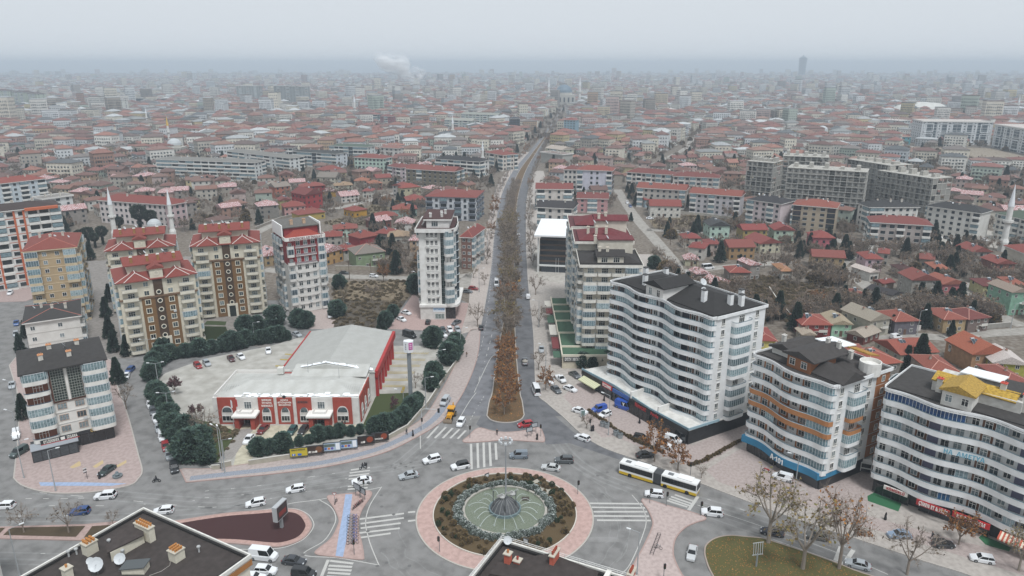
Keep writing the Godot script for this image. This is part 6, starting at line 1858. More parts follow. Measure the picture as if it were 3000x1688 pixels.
	# houses that can be matched one by one
	var H := [
		[V(88.4,5,-365.7),V(96.9,5,-365.7),8,"c2bbb0","a03f3a","hip",1],[V(85.5,6,-342.7),V(92.1,6,-339.6),9,"c9c5be","a03f3a","hip",0],[V(95.4,6,-349.3),V(101.9,6,-348.8),8,"b9a9a0","9a3f3a","hip",1],[V(104.6,9,-377.2),V(115.1,9,-377.6),10,"b3cabd","3f4447","gable",1],
		[V(123.5,6,-380.9),V(136.5,6,-381.4),9,"a38f58","a5423c","gable",0],[V(140.2,6,-380.9),V(150.5,6,-380.3),9,"b0c2b0","a5423c","gable",1],[V(152.3,7,-358.6),V(162.2,7,-357.7),10,"b9666f","a5453f","hip",0],[V(105,6,-341.9),V(117.6,6,-342.9),10,"a2835d","9c4a40","gable",0],
		[V(123.7,5,-353.5),V(135,5,-356.4),12,"c8c3ad","a04540","gable",0],[V(81.2,3,-330.5),V(87.4,3,-330),6,"b6b29a","a04a42","gable",0,1],[V(94.8,4,-304.5),V(103.4,4,-304.5),8,"857a72","a5483e","hip",1],[V(103.6,7,-305.4),V(108.3,7,-306.8),8,"96908a","a04a42","gable",0,1],
		[V(118,4,-306.7),V(122.5,4,-306.7),10,"b5b1a8","b0794a","hip",0],[V(138.5,6,-324.7),V(151.7,6,-321.5),9,"aa9472","9a4a40","gable",0],[V(100.1,4.5,-236.4),V(110,4.5,-236.4),9,"96413f","a84a3c","hip",1],[V(110.7,4.5,-237.2),V(117.3,4.5,-236.8),9,"a0c7ad","a8a084","gable",1],
		[V(98.5,2.8,-231.3),V(102.6,2.8,-231.3),5,"a39c90","b0a897","gable",0],[V(80.1,3.4,-294.5),V(84.6,3.4,-287.3),7,"8d7f74","a04a42","gable",0,1],[V(80.2,3.4,-304.1),V(86,3.4,-305.5),6,"8d7f74","a04a42","gable",0,1],[V(78.6,6,-217.7),V(84.1,6,-217.3),10,"c3b76a","a5423a","hip",0],
		[V(160.8,6,-320.4),V(168,6,-319.6),10,"c6aeb6","a5453c","hip",1],[V(171.9,6,-331.4),V(175.6,6,-329.5),8,"a7a29a","9f473e","hip",0],[V(217.1,6,-333.3),V(226.2,6,-333.7),10,"95908a","9f473e","gable",1],[V(215,6,-311.8),V(223.2,6,-312.2),9,"875e54","9f473e","gable",1],
		[V(185.1,5,-307.2),V(190.7,5,-306.4),9,"8b8882","b25f45","hip",1],[V(170.9,4,-307.6),V(176.8,4,-307.6),8,"b2a9a0","57312f","hip",0],[V(160,8,-279.3),V(170.4,8,-279.3),9,"9f9c95","99483f","gable",1],[V(170.8,7,-276.5),V(180.4,7,-278.1),9,"af696e","ab5745","gable",1],
		[V(191.2,4.5,-282.7),V(198.8,4.5,-282),9,"bcb788","7f3836","hip",1],[V(202.6,5,-283.1),V(208.1,5,-282.4),9,"a48a6c","ad5943","hip",1],[V(148.5,4,-271.7),V(154.2,4,-274.9),9,"cfcdc8","38383d","gable",0],[V(135.8,3.5,-273.9),V(139.6,3.5,-274.5),6,"9b8060","a5463b","hip",1],
		[V(123.1,6,-236.1),V(131.4,6,-239.1),11,"b0ac9f","9c9c8d","gable",1],[V(133.1,5,-238.4),V(141.5,5,-239.4),9,"6a666e","a54f3f","hip",1],[V(151.1,5,-240.4),V(159.2,5,-240.9),10,"b09873","a54f3f","hip",1],[V(159.7,5,-240.4),V(168.5,5,-243),9,"766660","873d37","hip",1],
		[V(186.7,9,-259.5),V(193.9,9,-260.4),10,"86ae98","9a8d80","gable",0],[V(118.7,5.5,-206.9),V(131.2,5.5,-209.3),10,"b2ad9d","b0523f","gable",1],[V(104.3,6,-197.3),V(115,6,-199.9),10,"7f7b76","b2523f","hip",1],[V(140.1,6,-206),V(151.4,6,-207.2),10,"ab8564","bb5c3a","gable",1],
		[V(144,5,-201.9),V(152.7,5,-200.3),9,"a9a64c","c9cbcc","gable",0],[V(120.3,6,-193.4),V(127.9,6,-192.9),10,"a3948a","a5513f","hip",0],[V(137.5,6,-185.8),V(143.3,6,-186.2),10,"a38a80","9f4d40","hip",0],[V(102.2,6,-204.1),V(107.3,6,-203.4),9,"8f857b","a84d3e","hip",0],
		[V(118,2.8,-228.8),V(126,2.8,-234.5),5,"6f3a33","aaa598","gable",0],[V(155.5,4,-304.4),V(160,4,-306),9,"d0cec9","c9c8c5","gable",0],[V(153.5,2.8,-296.6),V(155,2.8,-291.9),5,"8d7b6c","9a3f3a","gable",0],[V(190.1,4,-328.4),V(195.1,4,-325.7),9,"93877c","98493f","hip",0],
		[V(-105.5,4,-451.4),V(-97.4,4,-443.8),8,"bf912c","9f463d","hip",0,0,"small bright yellow house standing alone in the field"],[V(-128.3,4,-431.7),V(-115,4,-442),9,"b09a52","9d463e","hip",0],[V(-97.1,4.5,-389.1),V(-84.9,4.5,-392.3),9,"bbcfc2","a04a3f","hip",1],[V(-76.7,6.5,-359.1),V(-68.6,6.5,-367.2),9,"963036","9f443a","hip",1,0,"dark red cube-like house with white window frames beside the green one"],
		[V(-71.6,7,-324.1),V(-59.5,7,-330.3),11,"8a9b7a","7f7f78","hip",0,0,"green two-storey house with grey hipped roof by the back street"],[V(-87.6,6,-330.4),V(-80.9,6,-340),10,"bb9562","a04a42","gable",0,1],[V(-80.7,5,-339.1),V(-74.2,5,-345.7),8,"b5b1a8","a0443c","hip",1],[V(-97.6,5,-369),V(-88.7,5,-370.9),9,"a39f97","a24238","hip",0],
		[V(-74.1,4,-383.1),V(-66.3,4,-380.5),9,"8f8a84","9f453d","hip",1],[V(-65.1,4,-373.7),V(-54.5,4,-375.2),9,"b0b0a9","a58f70","hip",0],[V(-65.9,5,-401.9),V(-55.8,5,-401.9),9,"d2d0cc","a04a42","gable",0,1],[V(-78.3,4.5,-408.8),V(-70.1,4.5,-415.8),9,"77483f","a04a42","gable",0,1],
		[V(-73.7,4.5,-446.1),V(-59.4,4.5,-448.8),9,"9fb6b0","a34b3e","hip",1],[V(-80.8,4,-425.4),V(-68.4,4,-430.4),9,"8d8379","a0473e","hip",0],[V(-69,5,-474.9),V(-57.5,5,-478),12,"45464a","a5453a","hip",0],[V(-85.5,8,-519.6),V(-79,8,-517.8),9,"aca8a4","98483f","gable",1],
		[V(-78.1,7,-513),V(-65.8,7,-520.4),9,"bcb699","a8473b","hip",0],[V(-116.6,4.5,-493.6),V(-105.7,4.5,-500.2),9,"c9c5c0","a04a42","gable",1,1],[V(-105.8,5,-512.7),V(-98.8,5,-512.7),9,"c0bcb4","9d483f","hip",1],[V(-148.6,8,-512.3),V(-133.8,8,-519.6),9,"88302f","a04a42","hip",1,0,"dark red three-storey house with snowy roof edge"],
		[V(-145.1,10,-476.7),V(-133.2,10,-467.1),11,"9d3334","8f3a38","gable",0,0,"tall bright red house with a blank gable"],[V(-151.1,6,-469.4),V(-144.7,6,-472.4),8,"aa9b68","934640","gable",1],[V(-141.2,6,-446.3),V(-129.5,6,-451.9),9,"be938f","a1443b","hip",0],[V(-154.2,8,-438.4),V(-143.9,8,-443.9),10,"85817b","a04a42","hip",0,1],
		[V(-184.1,5,-529.1),V(-172.7,5,-529.1),10,"b1afa3","a09e94","gable",1],[V(-166.5,8,-510.4),V(-158.3,8,-517.8),9,"b26b56","8f8a82","gable",1],[V(-130.9,5,-536.7),V(-118.6,5,-540.6),9,"bdbdad","a58a68","hip",1],[V(-153.4,6,-573.5),V(-138.6,6,-571.3),12,"c1bcad","85837c","gable",0],
		[V(-157.5,6,-611.1),V(-144.4,6,-623.9),10,"bab2a8","9b4840","hip",0],[V(-115.4,5,-328.9),V(-107.8,5,-334.3),10,"9f8a6a","a04a42","gable",1,1],[V(-132.6,4,-515.2),V(-125.2,4,-520.6),9,"ae893b","a04a42","hip",0,1],[V(-106.6,5,-546.5),V(-98.3,5,-550.5),9,"8a5f55","b0684a","hip",0],
		[V(-121.6,5,-560.8),V(-111.4,5,-560.8),9,"b3ada2","b0684a","hip",0],[V(-104.3,7,-561.1),V(-93.7,7,-565.4),9,"a99d8c","9d483f","gable",0],[V(85.5,7,-445.5),V(104,7,-443.5),11,"cfccc5","a0443c","gable",0,0,"white gabled villa with dark windows beside the empty field"],[V(87.9,5,-477.4),V(103.2,5,-481.8),9,"9db0bb","a0443c","gable",0],
	]
	for q in H:
		house(q[0],q[1],q[2]*1.18,q[3],q[4],q[5],q[6],q[8] if q.size() > 8 else "",q.size() > 7 and q[7] == 1)
const WALLS := ["c4bfb4","b3ada3","a29a90","c9c6bf","b89f86","bba9a4","a8b3a8","c1b48f","ad8f86","b7bcc0","97908a","cbbfa8","a07f70"]
const ROOFS := ["875c54","8d6357","805851","93685b","775a53","866860","8d6f63","7a726e"]
func lot_turn(p: Vector2) -> float:
	return .35+.5*sin(floorf(p.x/140.0)*1.7+floorf(p.y/160.0)*2.3) if p.x < -15 else -.25+.4*sin(floorf(p.x/130.0)*2.1+floorf(p.y/150.0)*1.3)
func scattered_houses() -> void:
	var spots := []
	var z := -300.0
	while z > -780.0:
		var x := z*.74
		while x < -z*.74:
			var p := Vector2(x+rng.randf_range(-3,3),z+rng.randf_range(-3,3))
			if empty_at(p,7.0) and rng.randf() < .95:
				spots.append(p)
				mark(p,5.0)
			x += 13.0
		z -= 12.5
	spots.sort_custom(func(a,b): return a.length() < b.length())
	var n := 0
	far_spots = []
	for p in spots:
		if n < 205:
			n += 1
			var t := lot_turn(p)+(PI/2 if rng.randf() < .3 else 0.0)
			if t > 1.2:
				t -= PI
			var w := rng.randf_range(9.5,13.5)
			var d := rng.randf_range(8.5,10.8)
			var h: float = [3.4,5.6,6.0,6.4,8.8][rng.randi() % 5]
			var ax := V(cos(t),0,-sin(t))
			var az := V(sin(t),0,cos(t))
			var fl := V(p.x,h,p.y)-ax*w/2+az*d/2
			house(fl,fl+ax*w,d,WALLS[rng.randi() % WALLS.size()],ROOFS[rng.randi() % 6],"hip" if rng.randf() < .6 else "gable",1 if rng.randf() < .35 else 0,"",rng.randf() < .18)
		else:
			far_spots.append(p)
var far_spots := []
func cloud_of(parent: Node3D,nm: String,m: Mesh,material: StandardMaterial3D,where: Array,tones: Array) -> void:
	var mm := MultiMesh.new()
	mm.transform_format = MultiMesh.TRANSFORM_3D
	mm.use_colors = tones.size() > 0
	mm.mesh = m
	mm.instance_count = where.size()
	for i in where.size():
		mm.set_instance_transform(i,where[i])
		if tones.size():
			mm.set_instance_color(i,tones[i])
	var o := MultiMeshInstance3D.new()
	o.name = nm
	o.multimesh = mm
	o.material_override = material
	parent.add_child(o,true)
func far_city() -> void:
	var root := Node3D.new()
	root.name = "distant_houses"
	tag(root,"sea of red roofed houses and blocks fading into the haze","","","stuff")
	add_child(root)
	var vc := StandardMaterial3D.new()
	vc.vertex_color_use_as_albedo = true
	vc.roughness = .9
	vc.albedo_texture = tex["blotch"]
	vc.uv1_triplanar = true
	vc.uv1_world_triplanar = true
	vc.uv1_scale = Vector3.ONE/9.0
	var dark := mat("3d4448",.5)
	# unit forms: house 10 x 9 x 6, block 20 x 14 x 14
	var forms := []
	for f in [[11.5,10.0,6.0,"hip",2.4],[11.5,10.0,6.0,"gable",2.6],[20.0,14.0,14.0,"hip",2.6],[22.0,15.0,26.0,"flat",1.0]]:
		var w: float = f[0]
		var d: float = f[1]
		var h: float = f[2]
		var wb := N().bx(0,w,0,h,-d,0)
		var rb := hip_roof(w,d,.5,f[4],h+.15,f[3],.2) if f[3] != "flat" else N().bx(-.3,w+.3,h,h+.6,-d-.3,.3)
		var gb := N()
		var st := int(h/3)
		for i in st:
			for c in int(w/2.6):
				gb.bx(c*2.6+.9,c*2.6+2.2,i*3+1.0,i*3+2.4,0,.08)
			for c in int(d/3.0):
				for x in [-.08,w]:
					gb.bx(x,x+.08,i*3+1.0,i*3+2.4,-c*3.0-2.1,-c*3.0-.9)
		if h > 10:
			for i in st:
				wb.bx(w*.1,w*.35,i*3-.1,i*3+.9,0,1.1)
				wb.bx(w*.65,w*.9,i*3-.1,i*3+.9,0,1.1)
		if f[3] != "flat":
			rb.bx(w*.4,w*.4+.7,h,h+f[4]+.9,-d*.5,-d*.5+.7)
		forms.append([wb.mesh(),rb.mesh(),gb.mesh(),w,d,[],[],[]])
	var places := []
	for p in far_spots:
		places.append([p,0])
	var z := -780.0
	while z > -7200.0:
		var step := 12.0+(-z-780.0)*.0085
		var x := z*.76
		while x < -z*.76:
			var p := Vector2(x+rng.randf_range(-.3,.3)*step,z+rng.randf_range(-.3,.3)*step)
			if rng.randf() < .9 and (z < -1900 or empty_at(p,7.0)):
				places.append([p,1])
			x += step
		z -= step
	var belt := FastNoiseLite.new()
	belt.seed = 4
	belt.frequency = .0022
	for q in places:
		var p: Vector2 = q[0]
		var far := -p.y
		var k := 0 if rng.randf() < .6 else 1
		var dens := belt.get_noise_2d(p.x,p.y)
		var pb := clampf((far-300.0)/1500.0,0.08,.62)+dens*.6
		if q[1] == 1 and dens < -.42 and rng.randf() < .7:
			continue
		if rng.randf() < pb:
			k = 2
		if far > 1100.0 and rng.randf() < .05+dens*.22:
			k = 3
		var f: Array = forms[k]
		var t := lot_turn(p)+(PI/2 if rng.randf() < .3 else 0.0)
		if t > 1.2:
			t -= PI
		var s := V(rng.randf_range(.8,1.15),rng.randf_range(.6,1.25),rng.randf_range(.85,1.15))*(1.0 if far < 2200 else 1.0+(far-2200.0)/9000.0)
		if k == 3:
			s.y *= rng.randf_range(.6,1.5)
		var b := Basis(Vector3.UP,t).scaled_local(s)
		f[5].append(Transform3D(b,V(p.x,0,p.y)-b*V(f[3]/2,0,-f[4]/2)))
		var wc := Color(WALLS[rng.randi() % WALLS.size()]).srgb_to_linear()
		if rng.randf() < (.45 if k < 2 else .7):
			wc = Color(["d8d6d0","d3cdbf","cfd2d4"][rng.randi() % 3]).srgb_to_linear()
		f[6].append(wc*rng.randf_range(.9,1.2))
		var rc := Color(ROOFS[rng.randi() % ROOFS.size()]).srgb_to_linear()
		if k == 3 or rng.randf() < (.14 if k < 2 else .3):
			rc = Color(["8d8f8e","5f6264","b9bcbd","6f5f5a"][rng.randi() % 4]).srgb_to_linear()
		f[7].append(rc*rng.randf_range(.75,1.15))
	for f in forms:
		if f[5].size():
			cloud_of(root,"walls",f[0],vc,f[5],f[6])
			cloud_of(root,"roofs",f[1],vc,f[5],f[7])
			cloud_of(root,"windows",f[2],dark,f[5],[])
var leafmat: StandardMaterial3D
func lin(hex: String) -> Color:
	return Color(hex).srgb_to_linear()
func rdir(up := 0.0) -> Vector3:
	return V(rng.randfn(),rng.randfn()+up,rng.randfn()).normalized()
func leaf(b: MB,p: Vector3,s: float,nrm: Vector3) -> void:
	var t := nrm.cross(rdir()).normalized()*s
	var u := nrm.cross(t).normalized()*s*.7
	b.quad(p-t,p+u,p+t,p-u)
# trunk with limbs, and a crown of twigs and leaves; height about 1 unit = 1 m
func broadleaf(h: float,spread: float,leaves: int,tones: Array,bark: Color,ls := .22,twig := .022) -> Array:
	var tr := N()
	var cr := N()
	tr.tint = true
	cr.tint = true
	tr.col = bark
	var fork := h*rng.randf_range(.24,.34)
	tr.tube(Vector3.ZERO,V(0,fork,0),h*.022,h*.016,7)
	var tips := []
	var n := rng.randi_range(5,7)
	for i in n:
		var a := TAU*i/n+rng.randf_range(-.4,.4)
		var base := V(0,fork*rng.randf_range(.75,1.0),0)
		var e := V(cos(a)*spread*rng.randf_range(.35,.6),h*rng.randf_range(.55,.78),sin(a)*spread*rng.randf_range(.35,.6))
		var m := base.lerp(e,.5)+V(0,-h*.03,0)
		tr.tube(base,m,h*.011,h*.008,5)
		tr.tube(m,e,h*.008,h*.005,5)
		for j in 4:
			var s := m.lerp(e,rng.randf_range(.1,1.0))
			var q := s+(V(cos(a),.6,sin(a))+rdir()*1.1).normalized()*h*rng.randf_range(.14,.26)
			tr.tube(s,q,h*.005,h*.0025,4)
			tips.append([s,q])
		tips.append([m,e+V(0,h*.16,0)])
		tr.tube(e,e+V(0,h*.16,0),h*.005,h*.002,4)
	for s in tips:
		for j in 16:
			var p: Vector3 = s[0].lerp(s[1],rng.randf_range(.15,1.0))
			var q: Vector3 = p+((s[1]-s[0]).normalized()*.6+rdir(.25)).normalized()*h*rng.randf_range(.05,.13)
			cr.col = bark*rng.randf_range(.8,1.25)
			var o := (q-p).cross(rdir()).normalized()*twig
			cr.tri(p-o,q,p+o)
			cr.tri(p-o.cross((q-p).normalized()),q,p+o.cross((q-p).normalized()))
			for k in 2:
				var r: Vector3 = p.lerp(q,rng.randf_range(.4,.9))
				var e2: Vector3 = r+((q-p).normalized()+rdir()).normalized()*h*.05
				cr.tri(r-o*.7,e2,r+o*.7)
	for i in leaves:
		var s: Array = tips[rng.randi() % tips.size()]
		var p: Vector3 = s[0].lerp(s[1],rng.randf_range(.2,1.15))+rdir()*h*.07*rng.randf()
		cr.col = tones[rng.randi() % tones.size()]*rng.randf_range(.7,1.25)
		leaf(cr,p,ls*rng.randf_range(.6,1.3),rdir(.6))
	return [tr.mesh(),cr.mesh()]
# conifer: sprays hung in tiers on a tapering outline r(t)
func conifer(h: float,r: float,n: int,tones: Array,shape := "cone",s := .28) -> Array:
	var tr := N()
	tr.tint = true
	tr.col = lin("4f4238")
	tr.tube(Vector3.ZERO,V(0,h*.8,0),h*.02+.05,.03,6)
	var cr := N()
	cr.tint = true
	var lump := FastNoiseLite.new()
	lump.seed = int(h*100)+n
	lump.frequency = .35
	for i in n:
		var t := pow(rng.randf(),.8)
		var a := rng.randf()*TAU
		var rad := r
		match shape:
			"cone":
				rad = r*pow(1.0-t,.85)*(1.0-.25*fposmod(t*9.0,1.0))+.12
			"egg":
				rad = r*sqrt(maxf(.0,1.0-pow((t-.42)/.6,2.0)))
			"dome":
				rad = r*sqrt(maxf(0.0,1.0-t*t))
			"pine":
				rad = r*sqrt(maxf(0.02,1.0-pow((t-.72)/.3,2.0))) if t > .45 else .2
		var d := V(cos(a),0,sin(a))
		rad *= .8+.6*lump.get_noise_3d(d.x*3,t*h,d.z*3)
		var p := d*rad*sqrt(rng.randf_range(.55,1.0))+V(0,h*(.06+.94*t),0)
		cr.col = tones[rng.randi() % tones.size()]*rng.randf_range(.65,1.3)
		var out := (d+V(0,rng.randf_range(-.2,.9),0)+rdir()*.5).normalized()
		var e := p+out*s*rng.randf_range(.7,1.5)
		var w := out.cross(rdir()).normalized()*s*.42
		cr.tri(p-w,e,p+w)
		cr.tri(p-w.cross(out),e,p+w.cross(out))
		cr.tri(p-w*.6+out*.1,e+w*.8,p+w*.9)
	return [tr.mesh(),cr.mesh()]
func plant(nm: String,proto: Array,at: Vector3,s: float,label: String,cat := "tree",group := "",late := false) -> Node3D:
	var o := thing(nm,label,cat,at,rng.randf()*TAU,group)
	var sc := V(s*rng.randf_range(.93,1.07),s,s*rng.randf_range(.93,1.07))
	part(o,"trunk" if cat == "tree" else "stem",proto[0],leafmat,Vector3.ZERO,0,sc)
	part(o,"crown" if cat == "tree" else "foliage",proto[1],leafmat,Vector3.ZERO,0,sc)
	if late:
		late_labels.append([o,label,xz(at)])
	return o
const ORD := ["first","second","third","fourth","fifth","sixth","seventh","eighth","ninth","tenth","eleventh","twelfth","thirteenth","fourteenth","fifteenth","sixteenth","seventeenth","eighteenth","nineteenth","twentieth"]
func ordinal(i: int) -> String:
	if i < 20:
		return ORD[i]
	var tens: int = (i+1)/10
	var one := (i+1) % 10
	return ["twentieth","thirtieth","fortieth","fiftieth","sixtieth"][tens-2] if one == 0 else ["twenty","thirty","forty","fifty","sixty"][tens-2] + "-" + ORD[one-1]
func along(p: PackedVector2Array,step: float,jitter := 0.0) -> PackedVector2Array:
	var q := PackedVector2Array()
	var left := 0.0
	for i in p.size()-1:
		var l := p[i].distance_to(p[i+1])
		var t := left
		while t < l:
			q.append(p[i].lerp(p[i+1],t/l)+Vector2(rng.randf_range(-1,1),rng.randf_range(-1,1))*jitter)
			t += step
		left = t-l
	return q
var bare := []
var rusty := []
var plane := []
var firs := []
var cyps := []
var pines := []
var bushes := []
func nature() -> void:
	leafmat = StandardMaterial3D.new()
	leafmat.vertex_color_use_as_albedo = true
	leafmat.roughness = .9
	var bark := lin("85796e")
	var grey := lin("8d8378")
	var orange := [lin("8a5a2c"),lin("7a4d2a"),lin("9a6a33"),lin("6b4a2e")]
	var olive := [lin("6f6a3c"),lin("7c6c3a"),lin("6a5836"),lin("85703f")]
	var dull := [lin("685d50"),lin("6f6252"),lin("5a5248")]
	for k in 3:
		bare.append(broadleaf(8,4.0,60,dull,bark))
		rusty.append(broadleaf(9,4.4,1100,orange,bark,.22))
		plane.append(broadleaf(10,3.8,420,olive,grey,.16,.02))
		firs.append(conifer(9,2.8,2800,[lin("2f4237"),lin("38493c"),lin("28382f")],"cone",.5))
		cyps.append(conifer(4,2.0,2600,[lin("435850"),lin("51665c"),lin("36493f"),lin("5c7066"),lin("475a45")],"egg",.42))
		bushes.append(conifer(1.6,1.3,700,[lin("6a5a48"),lin("7d6a50"),lin("565040"),lin("8a7440")],"dome",.26))
	var sparse := []
	for k in 3:
		sparse.append(broadleaf(10,3.6,380,orange,bark,.16,.02))
	var young := [broadleaf(9,5.0,420,dull,bark,.2,.03),broadleaf(9,4.8,480,olive,bark,.2,.03)]
	pines.append(conifer(10,3.0,2200,[lin("2f3d30"),lin("384636")],"pine",.55))
	# trees of the avenue median, counted from the rounded end
	var m := along(avenue_mid,6.4,1.0)
	for i in mini(m.size(),60):
		var d := -m[i].y
		var pr: Array = rusty if d < 225 or rng.randf() < .1 else ([young[0],young[1],young[0]] if d < 420 else bare)
		plant("avenue_tree",pr[rng.randi() % 3],V(m[i].x,.1,m[i].y),rng.randf_range(.75,1.1) if d < 225 else rng.randf_range(1.15,1.5),"%s tree on the avenue median, %s from its rounded end" % ["rust brown" if pr == rusty else "nearly bare brown",ordinal(i)],"tree","avenue median trees")
	for side in [[east_kerb,1.8,"right"],[west_kerb,-1.8,"left"]]:
		var k := 0
		for p in along(side[0],13.0,.8):
			if p.y < -330 and k < 45:
				k += 1
				plant("avenue_tree",(rusty if rng.randf() < .12 else bare)[rng.randi() % 3],V(p.x+side[1],.1,p.y),rng.randf_range(.7,1.05),"bare tree lining the far avenue on its %s, %s from the near end" % [side[2],ordinal(k-1)],"tree","far avenue trees")
	# single trees
	for q in [[V(50.5,0,-122.7),1,1.9,"tall pale plane tree at the top of the grass island"],[V(54.3,0,-114.9),1,1.75,"slim olive tree on the grass island behind the sign frame"],[V(61.1,0,-115),3,1.7,"reddish brown tree at the right of the grass island"],[V(73,0,-113.4),2,1.5,"sparse brown tree by the kerb before the butcher shop"],[V(87.6,0,-122),0,.95,"rusty tree before the red shop signs"],[V(94.2,0,-114.3),1,1.15,"yellow brown tree in the lower right corner"],[V(33.8,0,-153.4),0,1.15,"rusty tree beside the black saloon and car park hedge"],[V(38.5,0,-149.5),0,.85,"rusty young tree beside the tail of the bus"],[V(19.3,0,-170),2,.62,"small bare tree by the billboard before the blue van"],[V(43.2,0,-146.2),2,.5,"spindly sapling on the corner beside the bus"],[V(9.8,0,-193.6),0,.8,"orange tree over the parked cars on the right pavement"],[V(8.2,0,-208),2,.9,"bare tree on the right pavement near the pickup"],[V(9.7,0,-246.8),2,1.15,"big bare tree before the green terraces"],[V(9.7,0,-284.8),2,1.2,"bare tree at the side street mouth before the office"],[V(-12.4,0,-246.8),2,1.25,"big bare tree on the left kerb above the black car"],[V(-11.9,0,-298.9),2,.8,"reddish tree at the left side street corner"],[V(-17,0,-309.7),1,.7,"olive tree behind the brick block corner"],[V(-98.2,0,-125.9),2,.85,"leftmost bare tree in the planted median"],[V(-89.2,0,-125.9),2,1.0,"full crowned bare tree in the planted median"],[V(-81.5,0,-128.3),2,.5,"small bare tree near the roof corner in the median"],[V(-105.5,0,-181),2,1.1,"bare tree on the restaurant side of the alley"],[V(-77.5,0,-164.7),2,1.25,"large bare tree left of the fire station front"],[V(-28.1,0,-194.6),2,.75,"bare young tree beside the pylon sign"],[V(68.5,0,-332.2),2,1.3,"lone bare street tree behind the tallest block"],[V(-55.8,0,-303.9),0,.9,"rusty tree on the vacant plot by the street"],[V(-56,0,-277.3),2,1.1,"wide bare tree in the middle of the vacant plot"],[V(-53.1,0,-363.4),2,1.3,"tall bare tree left of the round tower"],[V(-52.5,0,-359.4),2,1.1,"bare tree by the rubble heap"],[V(69.1,0,-334.4),2,1.2,"bare tree before the side street junction"],[V(-66.6,0,-274.3),1,.8,"yellowish tree at the left side of the vacant plot"]]:
		plant("tree",[rusty,plane,bare,sparse][q[1]][rng.randi() % 3],q[0],q[2],q[3])
	for q in [[V(-96.3,0,-190.3),.75,"purple leaved tree in the fire station garden, larger one"],[V(-83.9,0,-175.3),.6,"purple leaved tree beside the fire station gate lawn"],[V(-32.2,0,-180.9),.5,"small purple tree on the lawn beside the fire station"]]:
		var pp := broadleaf(8,3.0,1500,[lin("56343a"),lin("472b30"),lin("634244")],bark,.26)
		plant("tree",pp,q[0],q[1],q[2])
	# conifer hedges
	var hs := ["curved upper left end","upper edge","alley side","gate corner","hoarding wall","lawn side","pylon sign corner","lane corner"]
	var hi := 0
	for q in [[pl([-107.6,-200.4,-110.8,-208.9,-111,-214.1,-108.8,-217.4,-106,-218.1,-102.4,-219.4,-98.2,-220.8,-94,-223.7,-89.7,-226.5]),2.2,1.15],[pl([-98.4,-222.4,-94.4,-226,-90,-228.1,-84.8,-230.3,-79.9,-232.5,-77,-233.6]),2.2,1.15],[pl([-103.1,-191.4,-98.3,-185,-93.6,-178.1,-89.4,-171.7,-85.4,-164.7,-83.8,-161.4]),2.4,1.2],[pl([-61.4,-156.6,-58.6,-157.5,-55.4,-158.3]),3.0,1.1],[pl([-52.7,-160.9,-50,-161.8,-47.6,-163.8,-44.3,-165.1,-41.3,-166.3,-38.5,-167.2]),2.6,.82],[pl([-35.1,-166.9,-32.9,-168.2,-31.1,-170.1,-28.5,-173.3,-27.1,-178.8,-25.5,-184.5]),2.4,1.08],[pl([-23.6,-193.7,-23,-198.7]),2.4,1.4],[pl([-20,-213,-18.7,-219.8,-18.5,-228.1]),2.4,1.4]]:
		var hn := 0
		for p in along(q[0],q[1],.25):
			hn += 1
			plant("hedge_conifer",cyps[rng.randi() % 3],V(p.x,.08,p.y),q[2]*rng.randf_range(.68,1.25),"blue green conifer in the fire station hedge, %s along its %s" % [ordinal(hn-1),hs[hi]],"shrub","hedge round the fire station yard")
		hi += 1
	for q in [[V(-76.6,0,-154.5),1.9,"large rounded conifer at the alley corner of the hedge"],[V(-75.5,0,-157.5),1.7,"second rounded conifer behind the alley corner"],[V(-72.5,0,-153),1.2,"low conifer beside the alley corner gatepost"],[V(-82.2,0,-164.7),1.5,"conifer right of the white parked car row"],[V(-26.4,0,-227.6),1.7,"round conifer behind the pylon sign"],[V(-122.8,0,-223.9),1.3,"left conifer at the foot of the nearest beige tower"],[V(-118.8,0,-224.5),1.4,"second conifer at the foot of the nearest beige tower"],[V(-114.6,0,-222.8),1.2,"third conifer at the foot of the nearest beige tower"],[V(-92.9,0,-238.7),1.7,"left round conifer below the second beige tower"],[V(-89.6,0,-241),1.5,"middle round conifer below the second beige tower"],[V(-85.2,0,-247.1),1.9,"tall round conifer below the red and white tower"],[V(-76.8,0,-247.1),1.6,"left conifer of the pair by the pink car court"],[V(-73.7,0,-245.8),1.5,"right conifer of the pair by the pink car court"],[V(-65.3,0,-257.3),1.6,"conifer at the plot's lower left"],[V(-72.8,0,-293.4),1.5,"conifer at the plot's upper left"],[V(-45.4,0,-247.1),1.4,"left conifer at the plot's lower right corner"],[V(-44.4,0,-257.3),1.2,"right conifer at the plot's lower right corner"],[V(-40,0,-288.4),1.9,"dark conifer left of the round tower's foot"],[V(-26.5,0,-228.6),1.6,"clipped conifer by the lane below the round tower"],[V(65.7,0,-325.1),1.5,"clump of evergreen behind the tallest block"],[V(22,0,-210.2),1.2,"left conifer below the shop name board"],[V(25,0,-209.6),1.0,"second conifer below the shop name board"],[V(27.3,0,-210.7),1.0,"third conifer below the shop name board"],[V(30.2,0,-212.4),1.1,"fourth conifer below the shop name board"]]:
		plant("conifer",cyps[rng.randi() % 3],q[0],q[2-1],q[2],"tree")
